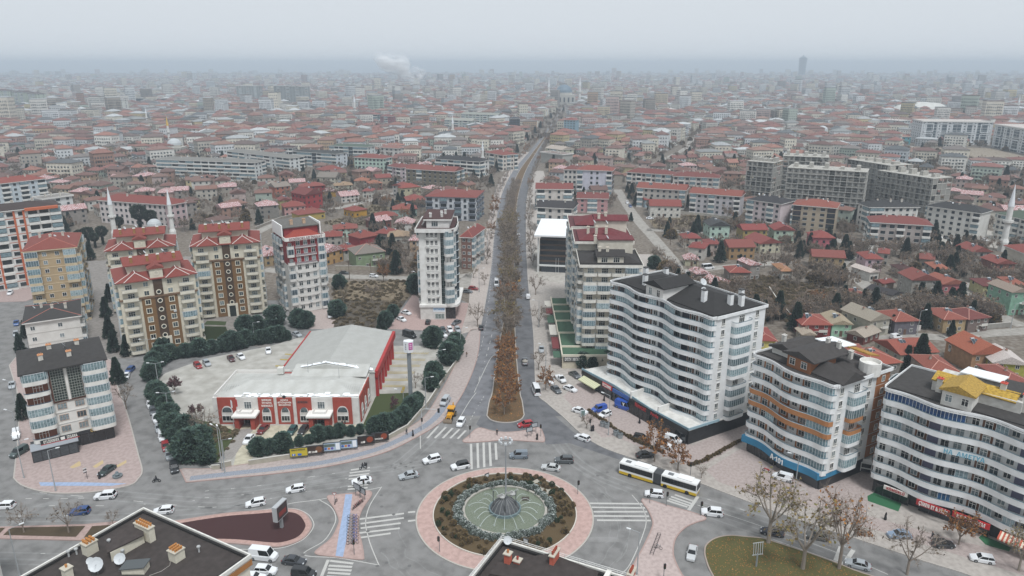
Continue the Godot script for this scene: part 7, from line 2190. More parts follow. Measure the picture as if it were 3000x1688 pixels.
	for q in [[V(100.6,0,-243),1.15,"tall pointed fir beside the red house"],[V(140.2,0,-344.8),.95,"dark fir behind the orange roofed house"],[V(152.5,0,-362.9),.95,"fir beside the pink house"],[V(112.6,0,-417.1),.7,"fir left of the mint house"],[V(96.5,0,-348.3),.65,"fir before the white gabled house"],[V(147.9,0,-245.7),1.0,"dark fir beside the white garden wall"],[V(152.5,0,-237.3),.65,"small fir at the street bend"],[V(188.7,0,-269.2),.8,"fir below the mint three-storey house"],[V(125.4,0,-207.6),1.3,"broad dark evergreen behind the right hand block"],[V(121.4,0,-207.6),.9,"evergreen left of the broad dark one"],[V(134.1,0,-241.7),.7,"brownish fir beside the garage doors"],[V(216.5,0,-359.6),.6,"fir before the car park wall"],[V(100,0,-182.1),1.1,"dark evergreen above the pink car court"],[V(99.2,0,-186.4),1.0,"evergreen left of the car court one"],[V(-160.3,0,-276.4),.8,"dark fir between the tan block and beige tower, upper"],[V(-151.8,0,-257.6),.85,"dark fir between the tan block and beige tower, middle"],[V(-138.9,0,-235.9),.9,"green fir beside the restaurant block, upper"],[V(-130.7,0,-222.8),.8,"green fir beside the restaurant block, lower"],[V(-168,0,-235.9),.7,"fir on the left street by the small white block"],[V(-161.4,0,-222.8),.7,"fir on the left street behind the restaurant"],[V(-129.8,0,-175.3),.8,"fir at the left wall of the restaurant block"],[V(-116.5,0,-198),.9,"fir right of the restaurant block"],[V(-124.5,0,-219.4),.8,"fir at the head of the alley"],[V(-149.6,0,-423.6),1.0,"tall fir left of the red and white tower"],[V(-66.5,0,-450.9),.8,"fir before the teal house"],[V(-139.7,0,-585.9),.9,"fir among houses below the green block"],[V(-123.2,0,-513.4),.6,"fir beside the low white gabled house"],[V(-62,0,-448.3),.9,"fir left of the round tower roof"],[V(84.3,0,-510.1),1.2,"left of two tall firs by the side street"],[V(83.2,0,-483.1),1.0,"right of two tall firs by the side street"],[V(71.8,0,-432.9),.6,"fir behind the cream row"],[V(116.2,0,-478.8),.9,"left fir before the grey blocks"],[V(129.6,0,-458.6),.7,"middle fir before the grey blocks"],[V(137.3,0,-456.7),.7,"fir before the right grey block"],[V(210.9,0,-445.7),1.0,"fir right of the orange framed block"],[V(209.4,0,-432.8),.8,"second fir right of the orange framed block"],[V(190.3,0,-380.9),.7,"left fir before the grey and brown block"],[V(200.5,0,-365.1),.7,"middle fir before the grey and brown block"],[V(207.9,0,-368.2),.7,"fir at the right of the grey and brown block"],[V(219.4,0,-365.1),.8,"fir beside the car park"],[V(241.1,0,-377.7),.7,"round fir at the car park edge"],[V(-258.7,0,-418.4),.9,"dark fir beside the orange striped block"],[V(-203.9,0,-341.2),1.0,"bluish fir behind the tan block"],[V(-45.7,0,-239.3),.8,"fir at the vacant plot wall"]]:
		plant("fir_tree",firs[rng.randi() % 3],q[0],q[1],q[2])
	for q in [[V(-223.1,0,-367.5),.9,"left pine of the mosque grove"],[V(-219.9,0,-368.9),1.0,"second pine of the mosque grove"],[V(-214.2,0,-364.7),.8,"third pine of the mosque grove"],[V(-214,0,-371.7),1.0,"pine left of the first minaret"],[V(-220.3,0,-401.1),.9,"pine right of the first minaret"],[V(-210.2,0,-404.5),1.5,"big dark pine before the school"],[V(-204.3,0,-404.5),1.2,"spreading pine right of the big one"]]:
		plant("pine_tree",pines[0],q[0],q[1],q[2])
	# roundabout garden
	var rc := Vector2(-1.5,-133.0)
	var soil := N()
	for i in 3:
		soil.lathe([Vector2(14.9-i*1.9,.14+i*.16),Vector2(13.0-i*1.9,.30+i*.16)],64,V(rc.x,0,rc.y))
	var gb := setting("garden_bed",soil,mat("6d5b47",.95,"leafy",3.0),"dark planted earth sloping up to the fountain pool")
	gb.name = "garden_bed"
	for i in 110:
		var a := TAU*i/110+rng.randf_range(-.03,.03)
		var p := rc+Vector2(cos(a),sin(a))*rng.randf_range(9.2,10.3)
		var o := plant("silver_shrub",silver(i % 3),V(p.x,.4,p.y),rng.randf_range(.6,.95),"silvery snow dusted shrub in the ring round the pool","shrub","silver shrubs round the pool")
	for i in 150:
		var a := rng.randf()*TAU
		var p := rc+Vector2(cos(a),sin(a))*rng.randf_range(11.0,14.4)
		var gr := rng.randf() < .22
		plant("garden_shrub",(greens(i % 2) if gr else bushes[rng.randi() % 3]),V(p.x,.25,p.y),rng.randf_range(.4,.75),"small dark green shrub in the roundabout garden" if gr else "low brown winter shrub in the roundabout garden","shrub","green garden shrubs" if gr else "brown garden shrubs")
	# fallen leaves on the median nose and the grass island
	var fl := N()
	fl.tint = true
	for i in 9000:
		var p := Vector2(rng.randf_range(32,92),rng.randf_range(-130,-94))
		if Geometry2D.is_point_in_polygon(p,pl([37.8,-120.5,38.6,-122.1,40.2,-123.5,42.1,-124.1,44,-124.4,46.5,-124.1,49.3,-123.6,51.1,-122.8,54.5,-120.7,58.6,-117.9,63.4,-114.1,67.5,-109.4,55.3,-98.9,39.2,-103.8,37.4,-112.9,37.3,-117.9])):
			fl.col = orange[rng.randi() % 4]*rng.randf_range(.8,1.6)
			leaf(fl,V(p.x,.17,p.y),.12,(Vector3.UP*3+rdir()).normalized())
	for i in 2200:
		var p := Vector2(rng.randf_range(-9,4),rng.randf_range(-200,-160))
		if Geometry2D.is_point_in_polygon(p,pl([-6.4,-177.1,-5.5,-189.3,-4.3,-202.5,0.7,-202.5,2.1,-190.1,3,-177.9,1.9,-174.9,-1.8,-173.5,-4.8,-174.4])):
			fl.col = orange[rng.randi() % 4]*rng.randf_range(.7,1.5)
			leaf(fl,V(p.x,.18,p.y),.13,(Vector3.UP*3+rdir()).normalized())
	var fo := MeshInstance3D.new()
	fo.name = "fallen_leaves"
	fo.mesh = fl.mesh()
	fo.material_override = leafmat
	tag(fo,"brown fallen leaves on the median and the grass island","","","stuff")
	add_child(fo)
func weeds() -> void:
	var root := Node3D.new()
	root.name = "weeds"
	tag(root,"dry weeds and low scrub on the vacant plots and orchard","","","stuff")
	add_child(root)
	var at := []
	for q in [[pl([-77.7,-305.7,-43.8,-306.6,-41.7,-286.7,-44.7,-245.8,-64.2,-245.8,-70.6,-271.3]),300],[pl([81.4,-304.6,111.6,-316,133.1,-294,136.4,-276.9,109.9,-262.5,101.1,-251.4,93.2,-260.5,93.9,-288.9]),700],[pl([82.9,-432.9,112.8,-451,137,-432.9,131.1,-422.7,110,-416.1,82.6,-416.1]),160],[pl([-112.5,-427.8,-95,-456.7,-94.2,-485.3,-80.2,-476.8,-85.9,-421,-102.5,-417.8]),200],[pl([-88.9,-177.4,-76.7,-172,-69.6,-167.5,-69.5,-153.1,-70.9,-152.5,-77.2,-159.7]),90]]:
		var r := Rect2(q[0][0],Vector2.ZERO)
		for p in q[0]:
			r = r.expand(p)
		for i in q[1]*2:
			var p := r.position+Vector2(rng.randf()*r.size.x,rng.randf()*r.size.y)
			if Geometry2D.is_point_in_polygon(p,q[0]):
				at.append(Transform3D(Basis(Vector3.UP,rng.randf()*TAU).scaled(V(1,.7,1)*rng.randf_range(.2,.85)),V(p.x,0,p.y)))
	cloud_of(root,"scrub",conifer(1.6,1.3,420,[lin("8a7a60"),lin("7a6c56"),lin("958468"),lin("6b6248")],"dome",.26)[1],leafmat,at,[])
func silver(k: int) -> Array:
	var key := "silver%d" % k
	if not cache.has(key):
		cache[key] = conifer(1.3,1.15,420,[lin("5f6a60"),lin("6d776d"),lin("525c53"),lin("c9cecb"),lin("77817a")],"dome",.24)
	return cache[key]
func greens(k: int) -> Array:
	var key := "greens%d" % k
	if not cache.has(key):
		cache[key] = conifer(1.8,1.0,420,[lin("34452f"),lin("3c4d36")],"egg",.22)
	return cache[key]
func city_trees() -> void:
	var n := 0
	var rest := []
	var tries := 0
	# orchard behind the tallest block first, then gardens further out
	while n < 34 and tries < 2000:
		tries += 1
		var p := Vector2(rng.randf_range(60,190),rng.randf_range(-330,-190))
		if Geometry2D.is_point_in_polygon(p,pl([81.4,-304.6,111.6,-316,133.1,-294,136.4,-276.9,109.9,-262.5,101.1,-251.4,93.2,-260.5,93.9,-288.9])):
			n += 1
			plant("fruit_tree",(rusty if rng.randf() < .08 else bare)[rng.randi() % 3],V(p.x,0,p.y),rng.randf_range(.32,.6),"bare fruit tree in the overgrown orchard","tree","orchard fruit trees")
	n = 0
	tries = 0
	while tries < 110000 and n+rest.size() < 19000:
		tries += 1
		var z := -250.0-2900.0*pow(rng.randf(),1.7)
		var p := Vector2(rng.randf_range(-.76,.76)*-z,z)
		if not occ_tree(p,1.6 if z > -900 else 0.0):
			continue
		if p.length() < 520 and n < 215:
			n += 1
			var r := rng.randf()
			var lab := "bare garden tree" if r < .86 else ("dark garden fir" if r < .93 else "rusty garden tree")
			plant("garden_tree",(bare if r < .86 else (firs if r < .93 else rusty))[rng.randi() % 3],V(p.x,0,p.y),rng.randf_range(.55,1.05),lab,"tree","garden trees between the houses",true)
		else:
			rest.append(p)
	var root := Node3D.new()
	root.name = "distant_trees"
	tag(root,"grey brown bare trees and dark conifers between the far houses","","","stuff")
	add_child(root)
	var thick := [broadleaf(8,3.6,120,[lin("6e5a45"),lin("7a6248")],lin("877b71"),.3,.045),broadleaf(8,3.8,240,[lin("6a5a48"),lin("625646")],lin("8d8277"),.3,.045)]
	var groups := [[[],thick[0]],[[],thick[1]],[[],firs[0]],[[],bushes[0]]]
	for p in rest:
		var r := rng.randf()
		var k := 0 if r < .4 else (1 if r < .78 else (2 if r < .87 else 3))
		var s := rng.randf_range(.7,1.2)*(2.6 if k == 3 else 1.0)
		groups[k][0].append(Transform3D(Basis(Vector3.UP,rng.randf()*TAU).scaled(Vector3.ONE*s),V(p.x,0,p.y)))
	for g in groups:
		if g[0].size():
			cloud_of(root,"trunks",g[1][0],leafmat,g[0],[])
			cloud_of(root,"crowns",g[1][1],leafmat,g[0],[])
func occ_tree(p: Vector2,r: float) -> bool:
	return r == 0.0 or not occ.has(Vector2i(floori(p.x/4.0),floori(p.y/4.0)))
# length, width, body height, roof height, cabin at the belt (rear, front), cabin at the roof (rear, front), nose height, tail height
const CARS := {
	"saloon": [4.5,1.76,.92,1.44,-1.75,1.0,-1.05,.25,.82,.95],
	"hatch": [4.1,1.74,.95,1.48,-1.98,.95,-1.65,.2,.84,.98],
	"suv": [4.45,1.84,1.05,1.66,-2.1,1.0,-1.75,.3,.98,1.08],
	"combi": [4.4,1.8,1.1,1.84,-2.15,1.25,-2.05,.65,1.0,1.12],
	"van": [5.3,2.0,1.25,2.35,-2.6,1.75,-2.55,1.1,1.12,1.3],
	"minibus": [5.9,2.0,1.2,2.55,-2.9,2.1,-2.85,1.5,1.1,1.25],
	"pickup": [5.1,1.82,1.0,1.7,-.35,1.25,-.2,.6,.96,1.0]}
func car_set(kind: String) -> Dictionary:
	var key := "car" + kind
	if cache.has(key):
		return cache[key]
	var c: Array = CARS[kind]
	var L: float = c[0]/2
	var W: float = c[1]/2
	var b := N()
	# stations along the car: x, half width, floor, belt
	var st := [[-L,W*.82,.42,c[9]*.8],[-L+.12,W*.94,.3,c[9]*.95],[-L+.5,W,.22,c[9]],[c[4]+.1,W,.2,c[2]],[c[5],W,.2,c[2]],[c[5]+.25,W*.99,.2,c[2]-.03],[L-.45,W*.96,.22,c[8]],[L-.1,W*.86,.28,c[8]*.86],[L,W*.74,.38,c[8]*.7]]
	for i in st.size():
		var q: Array = st[i]
		var ring := [V(q[0],q[2],q[1]),V(q[0],q[3]-.16,q[1]),V(q[0],q[3],q[1]*.88),V(q[0],q[3],-q[1]*.88),V(q[0],q[3]-.16,-q[1]),V(q[0],q[2],-q[1])]
		if i > 0:
			var p: Array = st[i-1]
			var rp := [V(p[0],p[2],p[1]),V(p[0],p[3]-.16,p[1]),V(p[0],p[3],p[1]*.88),V(p[0],p[3],-p[1]*.88),V(p[0],p[3]-.16,-p[1]),V(p[0],p[2],-p[1])]
			var mid := V((p[0]+q[0])/2,.5,0)
			for k in 6:
				var m: Vector3 = (rp[k]+ring[(k+1) % 6])/2
				b.quad_to(rp[k],rp[(k+1) % 6],ring[(k+1) % 6],ring[k],m-mid)
		if i == 0 or i == st.size()-1:
			for k in [[0,1,4,5],[1,2,3,4]]:
				b.quad_to(ring[k[0]],ring[k[1]],ring[k[2]],ring[k[3]],V(signf(q[0]),0,0))
	var g := N()
	var y0: float = c[2]-.04
	var y1: float = c[3]-.05
	var wb := W*.9
	var wt := W*.76
	var lo := [V(c[4],y0,wb),V(c[5],y0,wb),V(c[5],y0,-wb),V(c[4],y0,-wb)]
	var hi := [V(c[6],y1,wt),V(c[7],y1,wt),V(c[7],y1,-wt),V(c[6],y1,-wt)]
	for k in 4:
		var j := (k+1) % 4
		g.quad_to(lo[k],hi[k],hi[j],lo[j],(lo[k]+lo[j])/2-V((c[4]+c[5])/2,y0,0))
	var r := N()
	r.bx(c[6]-.04,c[7]+.04,y1-.02,c[3]-.01,-wt-.02,wt+.02)
	r.bx(c[6]+.12,c[7]-.1,c[3]-.01,c[3]+.03,-wt+.1,wt-.1)
	var panel: bool = kind in ["van","combi"]
	for s in [-1.0,1.0]:
		for t in [[0,1.0],[1,1.0],[.42,.7]]:
			var a: Vector3 = lo[0].lerp(lo[1],t[0])
			var d: Vector3 = hi[0].lerp(hi[1],t[0])
			a.z *= s*1.012
			d.z *= s*1.012
			r.tube(a,d,.05*t[1],.045*t[1],4)
		if panel:
			r.quad_to(V(c[4],y0,wb*1.01*s),V(c[6],y1,wt*1.01*s),V(lerpf(c[6],c[7],.5),y1,wt*1.01*s),V(lerpf(c[4],c[5],.5),y0,wb*1.01*s),V(0,0,s))
	if panel:
		r.quad_to(V(c[4]-.01,y0,wb),V(c[6]-.01,y1,wt),V(c[6]-.01,y1,-wt),V(c[4]-.01,y0,-wb),Vector3.LEFT)
	var wr := .33 if L < 2.6 else .37
	var ty := N().lathe([Vector2(.0,-.1),Vector2(wr,-.1),Vector2(wr,.1),Vector2(0,.1)],12)
	var rim := N().lathe([Vector2(wr*.66,.0),Vector2(wr*.62,.115),Vector2(0,.12)],10)
	var hl := N().box(V(0,0,0),V(.22,.16,.34))
	cache[key] = {"body": b.mesh(),"glass": g.mesh(),"roof": r.mesh(),"tyre": ty.mesh(),"rim": rim.mesh(),"lamp": hl.mesh(),"c": c,"wr": wr}
	return cache[key]
func car(kind: String,hex: String,back: Vector3,front: Vector3,label: String,roof := "",nm := "") -> Node3D:
	var m := car_set(kind)
	var c: Array = m.c
	var p := (back+front)/2
	p.y = ground_at(p)
	var o := thing(nm if nm else {"combi": "small_van","van": "van","minibus": "minibus","pickup": "pickup_truck"}.get(kind,"car"),label,{"combi": "van","van": "van","minibus": "minibus","pickup": "pickup"}.get(kind,"car"),p,heading(back,front),"vehicles")
	var paint := mat(hex,.35)
	paint.clearcoat_enabled = true
	paint.clearcoat = .5
	part(o,"body",m.body,paint)
	part(o,"windows",m.glass,glass("16191b",.08))
	part(o,"roof",m.roof,mat(roof,.35) if roof else paint)
	var fx: float = c[0]*.5-.85
	for x in [fx,-fx+.05]:
		for s in [-1.0,1.0]:
			var w := part(o,"wheel",m.tyre,mat("1b1b1c",.9),V(x,m.wr,s*(c[1]/2-.09)))
			w.rotation.x = PI/2*s
			part(w,"rim",m.rim,mat("8d9092",.4,"",6,.5))
	for s in [-1.0,1.0]:
		part(o,"headlight",m.lamp,mat("c9cdd0",.2),V(c[0]/2-.14,c[8]*.8,s*c[1]*.33))
		part(o,"tail_light",m.lamp,mat("7a1c1e",.3),V(-c[0]/2+.09,c[9]*.82,s*c[1]*.37))
		part(o,"mirror",m.lamp,paint,V(c[5]-.25,c[2]+.05,s*(c[1]/2+.08)),0,V(.6,.8,.5))
	part(o,"bumper",N().bx(-c[0]/2-.03,-c[0]/2+.25,.25,.5,-c[1]*.42,c[1]*.42).bx(c[0]/2-.25,c[0]/2+.02,.22,.42,-c[1]*.39,c[1]*.39),mat("2f3133",.6) if kind in ["suv","combi","pickup"] else paint)
	return o
func ground_at(p: Vector3) -> float:
	for r in raised:
		if Geometry2D.is_point_in_polygon(xz(p),r[0]):
			return r[1]
	return 0.01
var raised := []
func traffic() -> void:
	var W := "d9dadb"
	var S := "9ea3a6"
	var G := "55595d"
	var K := "1f2123"
	for q in [
		["suv",W,V(-86.1,0.7,-138.6),V(-90.7,0.7,-138),"white crossover driving left past the restaurant corner"],["hatch",W,V(-106.1,0.7,-134.7),V(-109.7,0.7,-134.5),"white hatchback leaving at the left edge of the boulevard"],["hatch","2d4a7c",V(-89,0.7,-132.8),V(-92.6,0.7,-132.3),"blue hatchback behind the bare median tree"],["hatch",W,V(-71.4,0.7,-133.1),V(-75.2,0.7,-132.5),"old white hatchback just above the brown roof corner"],
		["saloon","2f3b3a",V(-93.1,0.8,-150.3),V(-93.9,0.8,-146.8),"dark green saloon parked on the restaurant forecourt"],["suv",K,V(-79.5,0.7,-151.6),V(-77.6,0.7,-148.1),"black crossover at the foot of the hedge row"],["hatch","8c9194",V(-83.2,0.7,-157.4),V(-81.3,0.7,-153.8),"grey hatchback parked by the hedge behind the black crossover"],["hatch","8a2226",V(-86.1,0.7,-161.6),V(-84,0.7,-158),"red hatchback parked in the alley row"],["combi",W,V(-89,0.7,-166.4),V(-87.1,0.7,-162.8),"white small van parked in the alley row"],["saloon",S,V(-92.2,0.7,-171.2),V(-90.1,0.7,-167.5),"silver saloon parked in the alley row"],["hatch",W,V(-95.5,0.7,-176.6),V(-92.9,0.7,-172.1),"white hatchback parked in the alley row near its upper end"],["hatch",G,V(-98.4,0.7,-181.1),V(-95.9,0.7,-176.7),"grey hatchback second from the top of the alley row"],["saloon",W,V(-101.2,0.7,-185.4),V(-98.7,0.7,-181),"white saloon at the top of the alley row"],["saloon",W,V(-117.1,0.7,-204.8),V(-115.3,0.7,-199.7),"white saloon coming down the alley"],["hatch","2d4a7c",V(-117.4,0.7,-207.9),V(-117.3,0.7,-205.4),"blue car behind the white saloon in the alley"],
		["hatch","8c2a2c",V(-99.6,0.7,-212.1),V(-96.1,0.7,-208),"red hatchback in the walled car park"],["hatch",S,V(-97.4,0.7,-214),V(-94.2,0.7,-209.8),"silver hatchback beside the red one in the car park"],["saloon","4a2226",V(-91.2,0.7,-218),V(-88,0.7,-213.4),"maroon saloon in the walled car park"],["saloon",W,V(-88.8,0.7,-219.4),V(-85.4,0.7,-215.3),"white saloon beside the maroon one in the car park"],["saloon",W,V(-80.7,0.7,-224.8),V(-79.1,0.7,-220.3),"white saloon standing alone in the car park"],
		["saloon",S,V(-148.2,0.7,-198.8),V(-144.5,0.7,-192.6),"silver saloon on the left side street"],["combi",W,V(-127,0.8,-167.9),V(-123.9,0.8,-163.1),"white van parked by the restaurant's side wall"],["combi","3d4a48",V(-118.7,0.8,-158.3),V(-119.4,0.8,-155.2),"dark teal van parked at the restaurant's left corner"],["saloon","2c4f86",V(-181.9,0.7,-252.4),V(-178.2,0.7,-246.4),"blue saloon on the left side street"],["hatch",S,V(-174.4,0.7,-240.7),V(-171.3,0.7,-235.6),"silver hatchback behind the blue saloon"],["hatch",W,V(-207.2,0.7,-288.1),V(-205.4,0.7,-283.6),"white hatchback before the orange striped block"],
		["saloon","6a2326",V(-63.7,0.7,-170.3),V(-64.3,0.7,-166.7),"dark red saloon before the fire station"],["hatch","1f4a4a",V(-56.1,0.7,-169.7),V(-56.5,0.7,-165.7),"teal hatchback before the fire station"],["hatch",K,V(-53.2,0.7,-169.7),V(-53.8,0.7,-166),"black hatchback before the fire station"],["saloon",W,V(-65.6,0.7,-165.5),V(-66,0.7,-161.1),"white saloon on the cream forecourt"],
		["saloon",W,V(-42.4,0.7,-255.4),V(-39.1,0.7,-251.9),"white saloon at the near end of the pink court row"],["saloon",W,V(-41.6,0.7,-262.2),V(-38.6,0.7,-259.9),"white saloon at the far end of the pink court row"],["hatch",K,V(-30.7,0.7,-248.3),V(-30.6,0.7,-253.2),"black hatchback under the white tower's base"],["saloon",G,V(-19.1,0.7,-251.9),V(-21.4,0.7,-248.1),"grey saloon at the right of the pink court"],["hatch",W,V(-22.6,0.7,-244.6),V(-21.4,0.7,-240.4),"white hatchback against the court wall"],["hatch",S,V(-19.9,0.7,-244.6),V(-18.6,0.7,-240.4),"silver hatchback against the court wall"],["hatch","39474a",V(-24.7,0.7,-243.4),V(-23.9,0.7,-240.4),"dark hatchback against the court wall"],["van",K,V(-37.3,0.8,-238.1),V(-33.7,0.8,-235.4),"black van in the lane behind the engine hall"],["hatch",W,V(-25.5,0.7,-237.5),V(-23.1,0.7,-236.3),"white hatchback in the lane below the court"],["saloon",G,V(-21.6,0.7,-236.9),V(-17.8,0.7,-235.6),"grey saloon at the lane's mouth"],["saloon",S,V(-76.5,0.7,-239.2),V(-73.4,0.7,-236.5),"silver saloon behind the hedge"],["combi",W,V(-69,0.8,-260.9),V(-67.2,0.8,-254.7),"white van below the red and white tower"],
		["combi","a9adb0",V(-18,0.8,-187),V(-19.3,0.8,-182),"silver van half on the kerb by the yellow digger"],["hatch",W,V(-12.9,0.7,-174.8),V(-13.9,0.7,-170),"white hatchback waiting beside the yellow digger"],
		["hatch",W,V(-53,0.7,-136.3),V(-56.7,0.7,-134.9),"white hatchback above the dark mulch island"],["hatch",W,V(-46,0.7,-141.5),V(-49.7,0.7,-140.4),"white hatchback on the boulevard right of the advertising pylon"],["saloon",W,V(-31.9,0.7,-144.9),V(-35.8,0.7,-143.7),"old white saloon on the zebra crossing"],["saloon",S,V(-21.7,0.7,-147.3),V(-25.5,0.7,-145.8),"silver saloon leaving the roundabout to the left"],["suv",W,V(-17,0.7,-154.4),V(-21,0.7,-152.5),"white estate at the top left of the roundabout"],["suv",W,V(-10,0.7,-151.5),V(-14.2,0.7,-149.8),"white crossover with black roof on the zebra crossing",K],
		["van",W,V(-49.8,0.9,-118.4),V(-44.9,0.9,-117.6),"white delivery van beside the brown roof's right corner"],["saloon","35383d",V(-43.7,0.7,-117),V(-38.6,0.7,-116.1),"dark grey saloon in the lower boulevard queue"],["hatch",W,V(-47.6,0.7,-114.1),V(-43.7,0.7,-113.7),"old white hatchback in the lower boulevard queue"],["combi",K,V(-40.5,0.8,-113.2),V(-36.1,0.8,-112.6),"black van in the lower boulevard queue"],["saloon",W,V(-49.2,0.7,-112),V(-45.3,0.7,-111.8),"white car cut by the lower picture edge"],
		["combi","6f7880",V(3.8,0.8,-155.5),V(-0.6,0.8,-155.3),"blue grey people carrier at the top of the roundabout"],["suv","4b4f51",V(14.5,0.7,-153.2),V(10.2,0.7,-153.3),"dark grey crossover at the right of the roundabout"],["saloon","b3b5b4",V(11.4,0.7,-149.4),V(6.7,0.7,-150.5),"silver saloon beside the pink ring"],["hatch","9c1f26",V(5.4,0.7,-171.9),V(1.6,0.7,-170.7),"red hatchback turning round the median end"],["hatch",W,V(19.3,0.7,-162.9),V(16.1,0.7,-165.5),"white hatchback on the dark slip road"],
		["saloon",W,V(16.7,0.7,-179.9),V(20,0.7,-177.7),"white saloon nosed to the planted strip by the billboard"],["combi","2a4fa0",V(25.9,0.9,-180.8),V(21.4,0.9,-178.7),"bright blue small van with white lettering"],["hatch",W,V(26.8,0.7,-178.2),V(22.9,0.7,-175.2),"white hatchback before the bright blue van"],["van","2a4fa0",V(28.6,1,-183),V(32.8,1,-179.4),"large bright blue panel van by the pharmacy"],["hatch",K,V(31.1,0.7,-164.6),V(33.9,0.7,-163.5),"black hatchback behind the planted strip"],["saloon","222426",V(29.8,0.7,-155.2),V(34.2,0.7,-155.8),"black saloon parked on the pavement before the bus"],
		["saloon",W,V(15.1,0.7,-194.6),V(18.5,0.7,-191.3),"white saloon at the market car park corner"],["saloon","5f625c",V(17.9,0.7,-204.5),V(20.1,0.7,-201.3),"olive grey saloon below the name board"],["combi",W,V(38.9,0.8,-163.9),V(41.4,0.8,-161.8),"white van behind the rusty trees"],["hatch",W,V(36.2,0.7,-161.1),V(38.3,0.7,-159.7),"white hatchback under the rusty tree"],["saloon","262a33",V(60.3,0.7,-173),V(63.7,0.7,-175.2),"dark blue saloon in the gap between the wavy blocks"],["combi",W,V(62.4,0.8,-144.8),V(60.2,0.8,-146.1),"white van before the blue shop band"],["hatch",W,V(32.9,0.7,-138.7),V(29.2,0.7,-139.4),"white hatchback beside the long bus"],
		["suv",W,V(44,0.7,-131.7),V(39.7,0.7,-132.5),"white crossover with glass roof on the right boulevard"],["saloon","1f2330",V(54.3,0.7,-124.8),V(50.1,0.7,-126.2),"navy saloon beside the grass island"],["saloon","5d5c58",V(62.6,0.7,-123.6),V(58.7,0.7,-124.7),"grey brown saloon seen through branches"],["saloon","b5b6b6",V(35.4,0.7,-121.2),V(33.7,0.7,-116.7),"old silver saloon rounding the grass island"],["saloon",S,V(66.7,0.7,-114.7),V(63,0.7,-116.4),"silver saloon on the right crossing"],
		["saloon","7d8fa3",V(79.5,0.7,-124.4),V(74.8,0.7,-124.5),"pale blue saloon parked before the butcher"],["hatch",W,V(90.8,0.7,-116.5),V(87.3,0.7,-117.6),"white hatchback at the lower right"],["hatch",K,V(82.9,0.7,-121.5),V(85.5,0.7,-121.4),"black hatchback beside the rusty tree before the shops"],["hatch",S,V(81.2,0.7,-153.9),V(77.3,0.7,-149.4),"silver hatchback left of the box lorry"],["saloon",W,V(98.1,0.7,-179.6),V(94.4,0.7,-177),"white saloon at the top of the pink car court"],["saloon",W,V(92,0.7,-167.6),V(87.7,0.7,-163.9),"white saloon in the middle of the pink car court"],["saloon",K,V(93.4,0.7,-166.4),V(89.7,0.7,-162.5),"black saloon beside the white one in the car court"],
		["minibus",W,V(7.3,1,-189.1),V(6.5,1,-194.8),"white minibus coming along the avenue"],["combi",W,V(6.5,0.8,-275.4),V(6.5,0.8,-285.2),"white van driving up the avenue"],["saloon","b58a2a",V(2.9,0.7,-302.9),V(2.8,0.7,-309.1),"yellow taxi on the avenue"],["minibus",W,V(-6.8,1,-306.3),V(-6.5,1,-291.9),"white truck-like minibus coming down the avenue"],["hatch",W,V(3.6,0.7,-388.9),V(3.5,0.7,-395.9),"small white car far up the avenue"],["hatch",S,V(3.5,0.7,-428.5),V(3.4,0.7,-434.4),"silver car far up the avenue"],["saloon",K,V(-11,0.7,-241.3),V(-11.1,0.7,-248.3),"black saloon parked on the avenue's left kerb"],["hatch","8a2024",V(-18.1,0.7,-292.8),V(-14.2,0.7,-291.4),"red hatchback behind the white tower"],["saloon",G,V(-20.5,0.7,-288.8),V(-16.6,0.7,-287.4),"dark saloon beside the red hatchback"],
		["hatch",W,V(11.7,0.7,-200.9),V(11.6,0.7,-196.2),"white hatchback at the market parking, left"],["pickup",W,V(13.2,0.8,-202.9),V(15.7,0.8,-197),"white pickup at the market parking"],["saloon",G,V(11.8,0.7,-194.5),V(13.6,0.7,-190.3),"dusty grey saloon at the market parking"],["saloon",S,V(9.8,0.7,-226.4),V(9.6,0.7,-220.8),"silver saloon parked along the right kerb"],["saloon",G,V(18.1,0.7,-205.1),V(20,0.7,-200.5),"olive saloon beside the shop wall"],
		["saloon","222326",V(74.8,0.7,-330.1),V(78.3,0.7,-327.9),"black saloon on the street behind the tallest block"],["minibus",W,V(88,1,-324.3),V(93,1,-325.8),"white minibus parked by the green shed"],["hatch",W,V(78.3,0.7,-316.2),V(81.9,0.7,-315),"upper white car of the row behind the tallest block"],["hatch",W,V(77.7,0.7,-311.8),V(81.2,0.7,-310.4),"middle white car of the row behind the tallest block"],["combi",W,V(76.9,0.8,-306.8),V(80.6,0.8,-305.4),"lower white car of the row behind the tallest block"],["combi",W,V(129.8,0.8,-234.2),V(134.7,0.8,-236.1),"white van in the street of low houses"],
